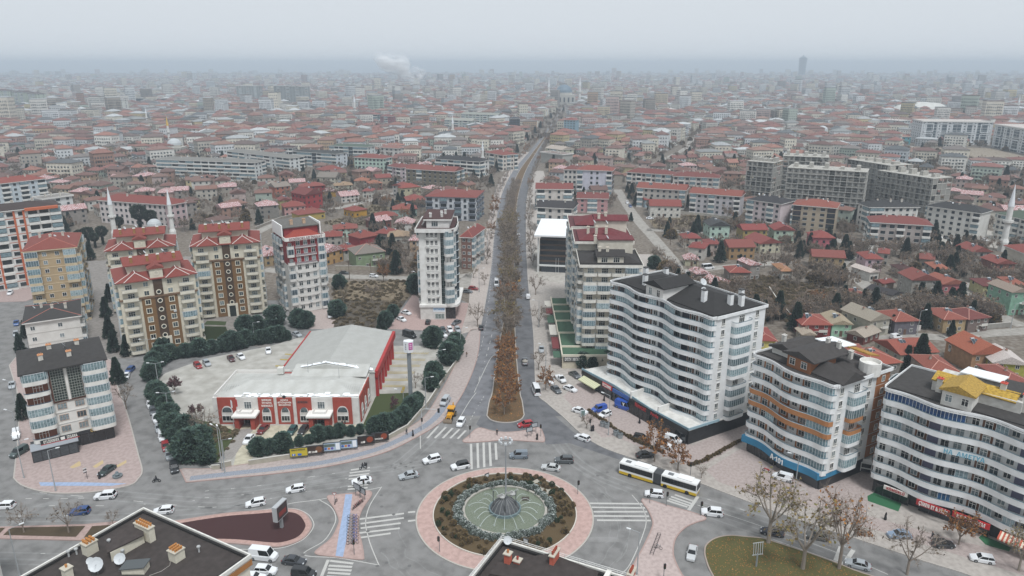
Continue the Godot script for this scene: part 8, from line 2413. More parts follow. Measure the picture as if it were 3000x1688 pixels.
		["saloon",K,V(-78.2,0.7,-316.8),V(-73.4,0.7,-316.1),"black saloon on the street beyond the vacant plot"],["hatch",W,V(-63.7,0.7,-312.2),V(-59.2,0.7,-310.7),"white hatchback on the street beyond the vacant plot"],["combi",W,V(-45.7,0.8,-315.1),V(-41.5,0.8,-313.2),"white van left of the white round tower"],["hatch",W,V(-99.8,0.7,-299.7),V(-97.3,0.7,-302.4),"white car beside the red and white tower"],["saloon",K,V(-63.1,0.7,-373.5),V(-58.2,0.7,-371.4),"black saloon by the rubble plot"],["hatch",W,V(198.3,0.7,-407.7),V(204.4,0.7,-409.6),"white car beside the grey and brown block"],["hatch",W,V(178.3,0.7,-363.8),V(180.1,0.7,-362.3),"white car on the vacant plot's edge"],["saloon",W,V(252.8,0.7,-382.9),V(253.8,0.7,-379.6),"white car at the right of the far car park"],["saloon",G,V(248.8,0.7,-386.3),V(247,0.7,-379.6),"grey car in the far car park, left"],["saloon","2c3346",V(252.5,0.7,-388.7),V(255.3,0.7,-386.3),"dark blue car in the far car park"],["hatch",W,V(232.6,0.7,-389.7),V(233,0.7,-386.3),"white car before the long pair"],["hatch",K,V(236.5,0.7,-389.7),V(235.5,0.7,-383.9),"black car before the long pair"],["saloon",W,V(82.3,0.7,-440.1),V(86.5,0.7,-439.4),"white car beside the white villa"],["hatch",W,V(78.6,0.7,-496.9),V(78.6,0.7,-488),"white car on the side street slope"],["hatch","2a4a80",V(78.5,0.7,-483.6),V(78.8,0.7,-476),"blue car on the side street slope"]]:
		car(q[0],q[1],q[2],q[3],q[4],q[5] if q.size() > 5 else "")
	for o in get_children():
		if o.has_meta("label") and str(o.get_meta("label")).begins_with("large bright blue"):
			for s in [-1.0,1.0]:
				lettering(o,"Y",.9,V(.3,1.7,s*.96),0.0 if s > 0 else PI,mat("e8e8e8",.5))
	bus()
	digger()
	var lt := car("pickup","6d7074",V(4.2,0.8,-209.2),V(3.9,0.8,-217.5),"grey pickup heaped with pale sacks on the avenue","","pickup_truck")
	part(lt,"load",N().lathe([Vector2(.85,.9),Vector2(.95,1.4),Vector2(.5,1.75),Vector2(0,1.8)],9,V(-1.4,0,0)),mat("b9b4ab",.9,"snowy",1.0))
	# box lorry between the wavy blocks
	var a := V(84.9,1,-156.7)
	var b := V(80.7,1,-146.5)
	var p := (a+b)/2
	var lo := thing("box_lorry","white box lorry parked between the two right hand wavy blocks","lorry",V(p.x,.14,p.z),heading(a,b),"vehicles")
	part(lo,"cargo_box",N().bx(-4.6,1.8,1.0,3.5,-1.2,1.2),mat("d2d2ce",.6,"streak",3.0))
	part(lo,"cab",N().bx(2.0,3.9,.5,2.6,-1.15,1.15).bx(2.0,3.2,2.6,3.3,-1.0,1.0),mat("d6d6d3",.4))
	part(lo,"windscreen",N().bx(3.88,3.95,1.5,2.5,-1.0,1.0),glass("16191b"))
	part(lo,"grille",N().bx(3.88,3.98,.5,1.2,-1.0,1.0),mat("303234",.6))
	part(lo,"chassis",N().bx(-4.4,3.4,.5,1.0,-.9,.9),mat("2a2b2c",.8))
	for x in [-3.4,-2.3,2.8]:
		for s in [-1.0,1.0]:
			var w := part(lo,"wheel",car_set("van").tyre,mat("1b1b1c",.9),V(x,.48,s*1.0),0,V(1.3,1.4,1.3))
			w.rotation.x = PI/2*s
	for q in [[V(-79.6,0,-144.7),V(-80.9,0,-144.5),"black motorcycle with rider at the alley mouth",0],[V(-33.9,0,-150.5),V(-35.5,0,-150),"white delivery scooter with two dark riders and a box",1],[V(59.4,0,-148.4),V(58.3,0,-149.2),"red scooter parked under the plane tree",2]]:
		var d := (q[1]-q[0]) as Vector3
		var o := thing("motorcycle",q[2],"motorcycle",(q[0]+q[1])/2+V(0,.13 if q[3] == 2 else 0.0,0),heading(q[0],q[1]),"vehicles")
		part(o,"frame",N().tube(V(-.6,.55,0),V(.5,.8,0),.16,.12,6).tube(V(.65,.3,0),V(.45,1.05,0),.05,.05,5).bx(-.5,.1,.7,.85,-.14,.14),mat(["222326","c9cacb","9b2226"][q[3]],.4))
		for x in [-.65,.65]:
			part(o,"wheel",N().lathe([Vector2(.2,-.06),Vector2(.32,-.06),Vector2(.32,.06),Vector2(.2,.06),Vector2(.2,-.06)],12),mat("1b1b1c",.9),V(x,.32,0)).rotation.x = PI/2
		part(o,"handlebar",N().tube(V(.42,1.05,-.35),V(.42,1.05,.35),.03,.03,4),mat("303234",.5))
		if q[3] == 1:
			part(o,"delivery_box",N().bx(-.95,-.45,.85,1.4,-.28,.28),mat("1d1e20",.6))
		if q[3] < 2:
			for x in ([0.0] if q[3] == 0 else [.1,-.4]):
				person(o.position+o.basis*V(x-.1,.2,0),o.rotation.y+PI/2,"2a2a2c","26272b","rider in black on the %s" % ["motorcycle" if q[3] == 0 else ("scooter, in front" if x > 0 else "scooter, behind")],"ride")
func bus() -> void:
	var a := V(39.7,0,-138.9)
	var b := V(25.3,0,-147.8)
	var dir := (b-a).normalized()
	var o := thing("articulated_bus","long white and yellow articulated bus on the right boulevard","bus",(a+b)/2+V(.5,0,-1.0),heading(a,b),"vehicles")
	var white := mat("dcdcda",.35)
	var yel := mat("c9a71f",.4)
	for q in [[-9.1,-1.0,"rear"],[.9,9.1,"front"]]:
		var sec := part(o,"body",N().bx(q[0],q[1],.75,3.0,-1.27,1.27),white)
		part(sec,"skirt",N().bx(q[0]+.05,q[1]-.05,.3,.95,-1.29,1.29),yel)
		part(sec,"roof_edge",N().bx(q[0]+.1,q[1]-.1,3.0,3.12,-1.15,1.15),white)
		part(sec,"window_band",N().bx(q[0]+.15,q[1]-.15,1.45,2.75,-1.29,1.29),glass("15181a",.08))
		var pil := N()
		var x: float = q[0]+1.5
		while x < q[1]-.5:
			pil.bx(x-.03,x+.03,1.45,2.75,-1.3,1.3)
			x += 1.45
		part(sec,"window_pillars",pil,mat("2b2d2f",.5))
		part(sec,"roof_unit",N().bx(q[0]+1.2,q[0]+4.6,3.1,3.42,-.95,.95),mat("e2e2e0",.5))
		part(sec,"roof_hatch",N().bx(q[1]-2.4,q[1]-1.2,3.1,3.2,-.5,.5),mat("6d7072",.5))
		for wx in ([-7.0,-2.0] if q[0] < 0 else [6.4]):
			for s in [-1.0,1.0]:
				var w := part(sec,"wheel",car_set("van").tyre,mat("1b1b1c",.9),V(wx,.48,s*1.2),0,V(1.3,1.3,1.3))
				w.rotation.x = PI/2*s
	part(o,"windscreen",N().bx(9.08,9.16,1.2,2.9,-1.15,1.15),glass("15181a",.08))
	part(o,"rear_window",N().bx(-9.16,-9.08,1.4,2.9,-1.15,1.15),glass("15181a",.08))
	var bel := N()
	for i in 9:
		bel.bx(-1.0+i*.21,-.88+i*.21,.5,2.95,-1.2,1.2)
	bel.bx(-1.0,.9,.55,2.85,-1.1,1.1)
	part(o,"bellows",bel,mat("4b4d4f",.85))
func digger() -> void:
	var a := V(-15.8,0,-178.4)
	var b := V(-16.9,0,-172.7)
	var o := thing("backhoe_loader","yellow backhoe loader waiting at the end of the avenue","digger",(a+b)/2+V(0,.01,-.6),heading(a,b),"vehicles")
	var y := mat("c98f1e",.5)
	var k := mat("202122",.8)
	part(o,"bonnet",N().bx(.2,2.2,.9,1.75,-.55,.55),y)
	part(o,"chassis",N().bx(-2.2,2.2,.5,.95,-.5,.5),k)
	var cab := part(o,"cab",N().bx(-1.5,.2,.9,1.5,-.85,.85),y)
	part(cab,"cab_glass",N().bx(-1.45,.15,1.5,2.6,-.8,.8),glass("15181a",.1))
	part(cab,"cab_roof",N().bx(-1.65,.35,2.6,2.85,-.95,.95),y)
	for s in [-1.0,1.0]:
		part(o,"loader_arm",N().tube(V(.2,1.6,s*.62),V(2.9,.7,s*.62),.12,.1,5),y)
		var w := part(o,"rear_wheel",N().lathe([Vector2(0,-.25),Vector2(.75,-.25),Vector2(.75,.25),Vector2(0,.25)],14),k,V(-1.1,.75,s*.9))
		w.rotation.x = PI/2
		part(w,"rim",N().lathe([Vector2(.4,-.28),Vector2(.4,.28),Vector2(0,.28)],10),mat("c9b487",.6))
		var f := part(o,"front_wheel",N().lathe([Vector2(0,-.18),Vector2(.5,-.18),Vector2(.5,.18),Vector2(0,.18)],12),k,V(1.7,.5,s*.8))
		f.rotation.x = PI/2
	part(o,"bucket",plate(pl([0,0,.9,0,.8,.35,.25,.85,0,.8]),-1.15,1.15),mat("7a6a58",.7,"grain",1.0),V(2.7,.1,0))
	part(o,"backhoe_boom",N().tube(V(-2.0,1.2,0),V(-2.6,3.2,0),.2,.15,6).tube(V(-2.6,3.2,0),V(-3.1,1.5,0),.15,.12,6),y)
	part(o,"backhoe_bucket",N().bx(-3.4,-2.8,.8,1.5,-.35,.35),mat("4f463c",.7))
var bodies := {}
func body_points(pose: String) -> Dictionary:
	# surface net of tapered bones; each vertex remembers its bone: 0 skin, 1 coat, 2 trousers, 3 hair, 4 shoes
	if bodies.has(pose):
		return bodies[pose]
	var st := 0.22 if pose == "walk" else .03
	var bones := []
	var add := func(a: Vector3,b: Vector3,ra: float,rb: float,k: int): bones.append([a,b,ra,rb,k])
	if pose == "ride":
		for s in [-1.0,1.0]:
			add.call(V(.1*s,.62,0),V(.18*s,.6,.42),.1,.075,2)
			add.call(V(.18*s,.6,.42),V(.17*s,.2,.3),.07,.05,2)
			add.call(V(.17*s,.16,.3),V(.17*s,.14,.48),.05,.04,4)
			add.call(V(.2*s,1.08,.08),V(.27*s,.85,.3),.06,.05,1)
			add.call(V(.27*s,.85,.3),V(.25*s,.9,.52),.05,.04,1)
			add.call(V(.25*s,.9,.52),V(.25*s,.9,.62),.035,.03,0)
		add.call(V(0,.62,0),V(0,1.1,.08),.15,.17,1)
		add.call(V(0,1.15,.1),V(0,1.28,.12),.06,.06,0)
		add.call(V(0,1.36,.13),V(0,1.4,.12),.12,.12,3)
	else:
		for s in [-1.0,1.0]:
			var f: float = st*s
			add.call(V(.09*s,.9,0),V(.1*s,.5,f*.6+.02),.1,.07,2)
			add.call(V(.1*s,.5,f*.6+.02),V(.1*s,.1,f),.07,.045,2)
			add.call(V(.1*s,.05,f-.03),V(.1*s,.04,f+.16),.05,.04,4)
			add.call(V(.19*s,1.4,0),V(.25*s,1.12,-f*.5),.06,.05,1)
			add.call(V(.25*s,1.12,-f*.5),V(.25*s,.88,-f*.8+.08),.05,.038,1)
			add.call(V(.25*s,.86,-f*.8+.08),V(.25*s,.76,-f*.8+.1),.04,.03,0)
		add.call(V(0,.92,0),V(0,1.36,0),.15,.18,1)
		if pose == "robe":
			add.call(V(0,.2,0),V(0,1.0,0),.3,.17,1)
			add.call(V(0,1.36,0),V(0,1.62,-.02),.16,.14,1)
		add.call(V(0,1.45,0),V(0,1.52,.01),.06,.06,0)
		add.call(V(0,1.6,.02),V(0,1.66,.02),.095,.1,0)
		add.call(V(0,1.66,-.02),V(0,1.7,-.01),.105,.09,3)
		add.call(V(0,1.61,.1),V(0,1.59,.125),.02,.015,0)
	var c := .045
	var N := Vector3i(20,42,24)
	var o := V(-.44,-.02,-.48)
	var val := PackedFloat32Array()
	val.resize(N.x*N.y*N.z)
	val.fill(1.0)
	var own := PackedInt32Array()
	own.resize(val.size())
	var best := PackedFloat32Array()
	best.resize(val.size())
	best.fill(9.0)
	for b in bones:
		var lo: Vector3 = b[0].min(b[1])-Vector3.ONE*.4
		var hi: Vector3 = b[0].max(b[1])+Vector3.ONE*.4
		var i0 := Vector3i(((lo-o)/c).floor()).clamp(Vector3i.ZERO,N-Vector3i.ONE)
		var i1 := Vector3i(((hi-o)/c).ceil()).clamp(Vector3i.ZERO,N-Vector3i.ONE)
		var ab: Vector3 = b[1]-b[0]
		var l2 := ab.length_squared()
		for x in range(i0.x,i1.x+1):
			for y in range(i0.y,i1.y+1):
				for z in range(i0.z,i1.z+1):
					var p := o+V(x,y,z)*c
					var t: float = clampf((p-b[0]).dot(ab)/l2,0,1)
					var d: float = p.distance_to(b[0]+ab*t)-lerpf(b[2],b[3],t)
					var k := (x*N.y+y)*N.z+z
					if d < best[k]:
						best[k] = d
						own[k] = b[4]
					var h := clampf(.5+.5*(val[k]-d)/.035,0,1)
					val[k] = lerpf(val[k],d,h)-.035*h*(1-h)
	var id := {}
	var vs := PackedVector3Array()
	var ks := PackedInt32Array()
	var offs := [Vector3i(0,0,0),Vector3i(1,0,0),Vector3i(0,1,0),Vector3i(1,1,0),Vector3i(0,0,1),Vector3i(1,0,1),Vector3i(0,1,1),Vector3i(1,1,1)]
	for x in N.x-1:
		for y in N.y-1:
			for z in N.z-1:
				var neg := 0
				var sum := Vector3.ZERO
				var cnt := 0
				var cor := []
				for q in offs:
					var f := val[((x+q.x)*N.y+y+q.y)*N.z+z+q.z]
					cor.append(f)
					neg += 1 if f < 0 else 0
				if neg == 0 or neg == 8:
					continue
				for e in [[0,1],[2,3],[4,5],[6,7],[0,2],[1,3],[4,6],[5,7],[0,4],[1,5],[2,6],[3,7]]:
					if (cor[e[0]] < 0) != (cor[e[1]] < 0):
						var t: float = cor[e[0]]/(cor[e[0]]-cor[e[1]])
						sum += Vector3(offs[e[0]]).lerp(Vector3(offs[e[1]]),t)
						cnt += 1
				id[Vector3i(x,y,z)] = vs.size()
				vs.append(o+(V(x,y,z)+sum/cnt)*c)
				ks.append(own[(x*N.y+y)*N.z+z])
	var faces := []
	for cell in id:
		var x: int = cell.x
		var y: int = cell.y
		var z: int = cell.z
		var v0 := val[(x*N.y+y)*N.z+z] < 0
		for ax in [[Vector3i(1,0,0),Vector3i(0,-1,0),Vector3i(0,0,-1)],[Vector3i(0,1,0),Vector3i(0,0,-1),Vector3i(-1,0,0)],[Vector3i(0,0,1),Vector3i(-1,0,0),Vector3i(0,-1,0)]]:
			var e: Vector3i = cell+ax[0]
			if (val[(e.x*N.y+e.y)*N.z+e.z] < 0) != v0:
				var q := [cell,cell+ax[1],cell+ax[1]+ax[2],cell+ax[2]]
				if q.all(func(i): return id.has(i)):
					faces.append([id[q[0]],id[q[1]],id[q[2]],id[q[3]],Vector3(ax[0])*(1.0 if v0 else -1.0)])
	bodies[pose] = {"v": vs,"k": ks,"f": faces}
	return bodies[pose]
func person(at: Vector3,yaw: float,coat: String,legs: String,label: String,pose := "stand") -> void:
	var key := "person" + pose+coat+legs
	if not cache.has(key):
		var d := body_points(pose)
		var cols := [lin("b58a72"),lin(coat),lin(legs),lin("2b2420") if pose != "robe" else lin(coat),lin("1f1c1a")]
		var m := N()
		m.tint = true
		for f in d.f:
			m.col = cols[d.k[f[0]]]
			m.quad_to(d.v[f[0]],d.v[f[1]],d.v[f[2]],d.v[f[3]],f[4])
		if pose != "ride":
			m.col = cols[0]
			for s in [-1.0,1.0]:
				for i in 5:
					var b := V(.25*s,.78,.06+i*.02)
					m.tube(b,b+V(-.02*s,-.075+absf(i-2)*.01,.01),.009,.008,4)
		cache[key] = m.mesh()
	var o := thing("person",label,"person",at,yaw,"people")
	part(o,"body",cache[key],leafmat)
func lamp_post(at: Vector3,yaw: float,h: float,arms: int,label: String) -> void:
	var o := thing("street_lamp",label,"street lamp",at,yaw,"street lamps")
	var m := mat("9a9d9e",.5)
	part(o,"pole",N().tube(Vector3.ZERO,V(0,h,0),.13,.07,7).tube(Vector3.ZERO,V(0,.5,0),.2,.18,7),m)
	for i in arms:
		var s := 1.0 if i == 0 else -1.0
		var a := part(o,"arm",N().tube(V(0,h,0),V(1.7*s,h+.35,0),.05,.04,5),m)
		part(a,"lamp_head",N().box(V(2.0*s,h+.38,0),V(.8,.14,.3),Basis(Vector3.BACK,.1*s)),mat("d3d5d5",.4))
func traffic_light(at: Vector3,yaw: float,label: String) -> void:
	var o := thing("traffic_light",label,"traffic light",at,yaw,"traffic lights")
	part(o,"post",N().tube(Vector3.ZERO,V(0,3.2,0),.07,.06,6),mat("6d7072",.5))
	var h := part(o,"signal_head",N().bx(-.2,.2,2.5,3.5,.05,.35),mat("1b1c1d",.6))
	for i in 3:
		part(h,"lens",N().lathe([Vector2(.12,0),Vector2(.1,.05),Vector2(0,.06)],10),mat(["4a1a1a","4a3a14","1a3a24"][i],.3),V(0,3.3-i*.3,.35)).rotation.x = PI/2
func board(at: Vector3,yaw: float,w: float,h: float,lift: float,hex: String,nm: String,label: String,cat: String) -> Node3D:
	var o := thing(nm,label,cat,at,yaw)
	part(o,"panel",N().bx(-w/2,w/2,lift,lift+h,-.06,.06),mat(hex,.6))
	part(o,"frame",N().strip(pl([-w/2-.1,-.1,w/2+.1,-.1,w/2+.1,.1,-w/2-.1,.1]),lift-.1,lift,.05,true).bx(-w/2-.1,w/2+.1,lift+h,lift+h+.12,-.1,.1).bx(-w/2-.1,-w/2,lift,lift+h,-.1,.1).bx(w/2,w/2+.1,lift,lift+h,-.1,.1),mat("3b3d3f",.6))
	for s in [-.35,.35]:
		part(o,"post",N().tube(V(w*s,0,-.1),V(w*s,lift+h*.5,-.1),.07,.07,5),mat("6d7072",.5))
	return o
func bicycle(at: Vector3,yaw: float,hex: String,label: String,group := "bicycles") -> void:
	if not cache.has("bike"):
		var f := N()
		for s in [[-.5,.33,0,.3],[-.5,.33,-.1,.85],[0,.3,-.1,.85],[0,.3,.4,.85],[-.1,.82,.4,.85],[.4,1.0,.52,.33]]:
			f.tube(V(s[0],s[1],0),V(s[2],s[3],0),.03,.03,4)
		f.bx(-.22,.02,.88,.95,-.08,.08)
		f.tube(V(.38,1.02,-.28),V(.38,1.02,.28),.02,.02,4)
		var w := N().lathe([Vector2(.29,-.025),Vector2(.34,-.025),Vector2(.34,.025),Vector2(.29,.025),Vector2(.29,-.025)],14)
		cache["bike"] = [f.mesh(),w.mesh()]
	var o := thing("bicycle",label,"bicycle",at,yaw,group)
	part(o,"frame",cache["bike"][0],mat(hex,.4))
	for x in [-.5,.52]:
		part(o,"wheel",cache["bike"][1],mat("1b1b1c",.8),V(x,.34,0)).rotation.x = PI/2
func wall_along(p: PackedVector2Array,h: float,hex: String,label: String,y0 := 0.05) -> void:
	var o := thing("boundary_wall",label,"wall")
	part(o,"wall",N().strip(p,y0,h,.25),mat(hex,.9,"streak",5.0))
	part(o,"coping",N().strip(inset_path(p,-.05),h,h+.1,.35),mat("bcb8b0",.9))
func fountain() -> void:
	var c := V(-1.5,0,-133.0)
	var water := setting("pool_water",N().lathe([Vector2(8.5,.72),Vector2(0,.73)],64,c),mat("74796a",.12,"water",5.0),"murky green water of the fountain pool")
	var o := thing("fountain","fountain with ribbed stone cone and water jets in the roundabout pool","fountain",c)
	part(o,"pool_rim",N().lathe([Vector2(8.4,.3),Vector2(8.4,.95),Vector2(8.9,.95),Vector2(9.0,.3)],64),mat("b3aea4",.85,"grain",2.0))
	part(o,"basin",N().lathe([Vector2(3.4,.5),Vector2(3.4,1.3),Vector2(3.2,1.35),Vector2(3.0,1.1),Vector2(0,1.1)],36),mat("7f9499",.7,"snowy",2.5))
	part(o,"cone",N().lathe([Vector2(3.0,1.1),Vector2(2.7,1.7),Vector2(1.9,2.7),Vector2(1.0,3.4),Vector2(.7,3.6),Vector2(0,3.6)],24),mat("5d6063",.6,"snowy",2.0))
	for i in 16:
		var a := TAU*i/16
		var d := V(cos(a),0,sin(a))
		part(o,"rib",N().tube(d*3.02+V(0,1.1,0),d*1.95+V(0,2.75,0),.12,.1,5).tube(d*1.95+V(0,2.75,0),d*.75+V(0,3.6,0),.1,.07,5),mat("8b8e8f",.6,"snowy",1.5))
	for q in [[-2.4,.6],[2.3,.6],[0.1,2.6]]:
		var lat := N()
		for s in [[-.1,-.1],[.1,-.1],[.1,.1],[-.1,.1]]:
			lat.tube(V(q[0]+s[0],1.0,q[1]+s[1]),V(q[0]+s[0]*.6,5.6,q[1]+s[1]*.6),.03,.03,4)
		for i in 14:
			lat.bx(q[0]-.1,q[0]+.1,1.1+i*.33,1.14+i*.33,q[1]-.1,q[1]+.1)
		part(o,"lattice_post",lat,mat("3c4043",.5))
	for s in [[-.5,0.2,0.4],[1.6,-.9,-.6]]:
		part(o,"swan_figure",N().lathe([Vector2(0,0),Vector2(.6,.15),Vector2(.75,.5),Vector2(.4,.85),Vector2(0,.95)],10,V(s[0],3.5,s[1])).tube(V(s[0]+.5,4.1,s[1]),V(s[0]+.9,5.0,s[1]),.16,.1,6).tube(V(s[0]+.9,5.0,s[1]),V(s[0]+1.25,4.9,s[1]),.13,.05,6).box(V(s[0]-.5,4.4,s[1]+.3),V(1.3,.5,.15),Basis(Vector3.BACK,.5)),mat("c4c6c4",.7,"snowy",1.5),Vector3.ZERO,0)
	var spray := mat("dfe6e6",.3)
	spray.transparency = BaseMaterial3D.TRANSPARENCY_ALPHA
	spray.albedo_color.a = .38
	for i in 18:
		var a := TAU*(i+.5)/18
		var d := V(cos(a),0,sin(a))
		var j := N()
		var pr := d*3.3+V(0,1.1,0)
		for k in range(1,11):
			var t := k/10.0
			var p := d*(3.3+(3.6+.9*sin(i*2.3))*t)+V(0,1.1+4.4*t*(1-t)*.8-.35*t,0)
			j.tube(pr,p,.03+.02*t,.035+.03*t,4)
			pr = p
		for k in 14:
			var q := pr+V(rng.randfn()*.3,rng.randf()*.25,rng.randfn()*.3)
			j.box(q,Vector3.ONE*.06)
		part(o,"water_jet",j,spray)
	part(o,"maintenance_hatch",N().bx(3.6,5.2,.74,.82,-4.6,-3.2),mat("4a4238",.9,"grain",1.0))
	var slab := thing("garden_steps","pale stone slab path from the ring to the pool","path",V(6.6,.7,-141.6),-.9)
	part(slab,"slab",N().box(Vector3.ZERO,V(5.6,.18,2.0),Basis(Vector3.BACK,-.06)),mat("b0aa9c",.9,"grain",2.0))
	part(slab,"edge",N().box(V(0,-.15,0),V(5.7,.16,2.2),Basis(Vector3.BACK,-.06)),mat("8f8a80",.9))
	var mast := thing("lighting_mast","tall floodlight mast rising behind the fountain cone","lighting mast",c+V(.2,0,-.4))
	part(mast,"pole",N().tube(V(0,1,0),V(0,16.4,0),.2,.12,8),mat("8d9092",.5))
	part(mast,"ring",N().lathe([Vector2(1.1,16.2),Vector2(1.2,16.2),Vector2(1.2,16.35),Vector2(1.1,16.35),Vector2(1.1,16.2)],14),mat("8d9092",.5))
	for i in 8:
		var a := TAU*i/8
		part(mast,"floodlight",N().box(V(cos(a)*1.3,16.6,sin(a)*1.3),V(.5,.45,.3),Basis(Vector3.UP,-a+PI/2)),mat("c3c6c7",.4))
func street() -> void:
	fountain()
	var n := 0
	for q in [[V(-100.8,0,-140.9),.3,10,1,"lamp post on the kerb before the restaurant forecourt"],[V(-111.2,0,-146.2),.5,9,1,"lamp post at the restaurant's left street corner"],[V(-122.1,0,-161.4),2.9,9,1,"lamp post on the left side street by the vans"],[V(-134.2,0,-179.1),2.9,9,1,"lamp post on the left side street by the fir"],[V(-90.7,0,-112.9),.6,10,1,"lamp post in the lower boulevard at left"],[V(-66.2,0,-148.3),2.2,11,1,"right lamp post of the pair at the fire station gate"],[V(-67.2,0,-149.4),2.6,11,1,"left lamp post of the pair at the fire station gate"],[V(-103.8,0,-196.3),.2,7,2,"double lamp at the car park's upper hedge corner"],[V(-91.6,0,-176.2),.2,7,2,"double lamp behind the alley car row"],[V(-115.4,0,-215.4),.2,7,2,"double lamp at the head of the alley"],[V(-23.6,0,-181.6),0,9,1,"lamp post inside the station wall by the pylon sign"],[V(-22.3,0,-203.8),0,8,1,"lamp post inside the station wall by the yellow hatching"],[V(-29.8,0,-182.3),3.1,5,1,"garden lamp on the station lawn"],[V(-68.8,0,-154.7),0,5,1,"low lamp inside the gate"],[V(-16.6,0,-220.2),0,9,1,"lamp post by the lane mouth at the left pavement"],[V(-89.5,0,-236.9),0,5,1,"path lamp on the tower lawn"],[V(-13.6,0,-288.7),0,10,1,"left avenue lamp above the olive tree"],[V(-12.3,0,-357),0,10,1,"left avenue lamp beside the brick block"],[V(-11.4,0,-436.1),0,10,1,"left avenue lamp beside the red roofed block"],[V(-11.7,0,-509.7),0,10,1,"farthest left avenue lamp before the bend"],[V(9.6,0,-246.1),3.14,10,1,"right avenue lamp before the green terraces"],[V(10.2,0,-203.7),3.14,10,1,"right avenue lamp by the market"],[V(9.9,0,-332.5),3.14,10,1,"right avenue lamp by the white roofed office"],[V(10.9,0,-408.2),3.14,10,1,"right avenue lamp beyond the office"],[V(11.3,0,-449.1),3.14,10,1,"farthest right avenue lamp before the bend"],[V(24.5,0,-166.3),2.6,11,1,"tall lamp post by the planted strip"],[V(60.7,0,-136.9),2.8,11,1,"lamp post beside the plane tree before the blue shop"],[V(23.1,0,-113.3),2.8,9,1,"lamp post on the pink island's left edge"],[V(-14,0,-119.9),0,3.4,0,"short signal post on the pink ring"],[V(140.9,0,-237.7),.2,9,1,"concrete lamp post by the white garden wall"],[V(178.4,0,-245.2),.2,9,1,"concrete lamp post at the street bend on the right"]]:
		if q[3] > 0:
			lamp_post(q[0]+V(0,.1,0),q[1],q[2],q[3],q[4])
	for i in 26:
		var side := i % 2
		var p := (west_kerb if side == 0 else east_kerb)[mini(45+i,mini(west_kerb.size(),east_kerb.size())-1)]
		lamp_post(V(p.x,0,p.y),0.0 if side == 0 else PI,10,1,"far avenue lamp on the %s side, %s after the bend" % [["left","right"][side],ordinal(i/2)])
	for q in [[V(-30.3,0,-119),.4,"traffic light at the lower end of the bicycle row"],[V(-14,0,-119.9),-.6,"traffic light on the left of the pink ring"],[V(14.4,0,-139.6),.6,"traffic light on the right of the pink ring"],[V(-10.6,0,-164.9),.3,"traffic light at the left tip of the crossing island"],[V(7.3,0,-165.6),-.3,"traffic light at the right tip of the crossing island"],[V(40.9,0,-147.3),-.4,"traffic light on the corner beside the bus"],[V(29.6,0,-136.4),.6,"left traffic light at the tip of the right island"],[V(32.9,0,-135.2),.6,"right traffic light at the tip of the right island"],[V(20.1,0,-168.3),-.6,"traffic light on the pavement by two women"],[V(-23.2,0,-169.1),.4,"traffic light on the curved mast by the station wall"],[V(27.7,0,-111.9),.2,"traffic light at the lower end of the right island"],[V(39.3,0,-131.6),.4,"small signal at the right island's outer tip"],[V(-32.5,0,-140),.3,"signal at the top of the bicycle island"]]:
		traffic_light(q[0]+V(0,.1,0),q[1],q[2])
	var gantry := thing("signal_gantry","curved signal arm over the pavement beside the station wall","traffic light",V(-23.2,0,-169.1),-.15,"traffic lights")
	part(gantry,"mast",N().tube(V(0,0,0),V(0,5.6,0),.11,.09,6).tube(V(0,5.6,0),V(.8,6.2,0),.09,.08,6).tube(V(.8,6.2,0),V(4.6,6.2,0),.08,.06,6),mat("b5b7b7",.5))
	part(gantry,"signal_head",N().bx(4.3,4.8,5.4,6.5,-.2,.2),mat("1b1c1d",.6))
	# hoardings on the wall
	var wallp := pl([-61.9,-151.7,-52.5,-154.7,-37.8,-160.6,-31,-163.8,-27,-169.4])
	wall_along(wallp,1.3,"a8a294","long concrete wall carrying the hoardings")
	wall_along(pl([-27,-169.4,-23.1,-183.8,-19.8,-202.1,-16.5,-217.8]),1.2,"a8a294","concrete wall between the lawn and the avenue pavement")
	wall_along(pl([-69.8,-149.7,-68,-149.9]),1.2,"a8a294","short wall stub left of the gate")
	wall_along(pl([-68,-150.4,-65.8,-151.4]),1.4,"a8a294","wall panel under the gate lamp posts")
	var gate := thing("metal_gate","dark steel gate between the wall stubs","gate",V(-69.8,0,-150),.1)
	for i in 9:
		part(gate,"bar",N().bx(i*.27,i*.27+.08,.1,1.7,0,.06),mat("2b2e33",.5))
	part(gate,"rail",N().bx(0,2.3,.2,.3,-.02,.08).bx(0,2.3,1.5,1.6,-.02,.08),mat("2b2e33",.5))
	var k := 0
	for q in [[V(-50.8,0,-155.1),"b9a52c","yellow parking hoarding on the station wall"],[V(-47.2,0,-156.2),"3a2a22","brown food hoarding beside the yellow one"],[V(-43.5,0,-157.7),"9fb0c0","pale blue hoarding, left one of two"],[V(-39.7,0,-159),"9fb0c0","pale blue hoarding, right one of two"],[V(-35.9,0,-161),"2b1f1b","dark orange food hoarding, left one of two"],[V(-32.7,0,-162.7),"2b1f1b","dark orange food hoarding, right one of two"]]:
		var o := board(q[0]+V(0,0,.5),.19+(.04 if k > 3 else 0.0),4.0,2.1,.9,q[1],"hoarding",q[2],"hoarding")
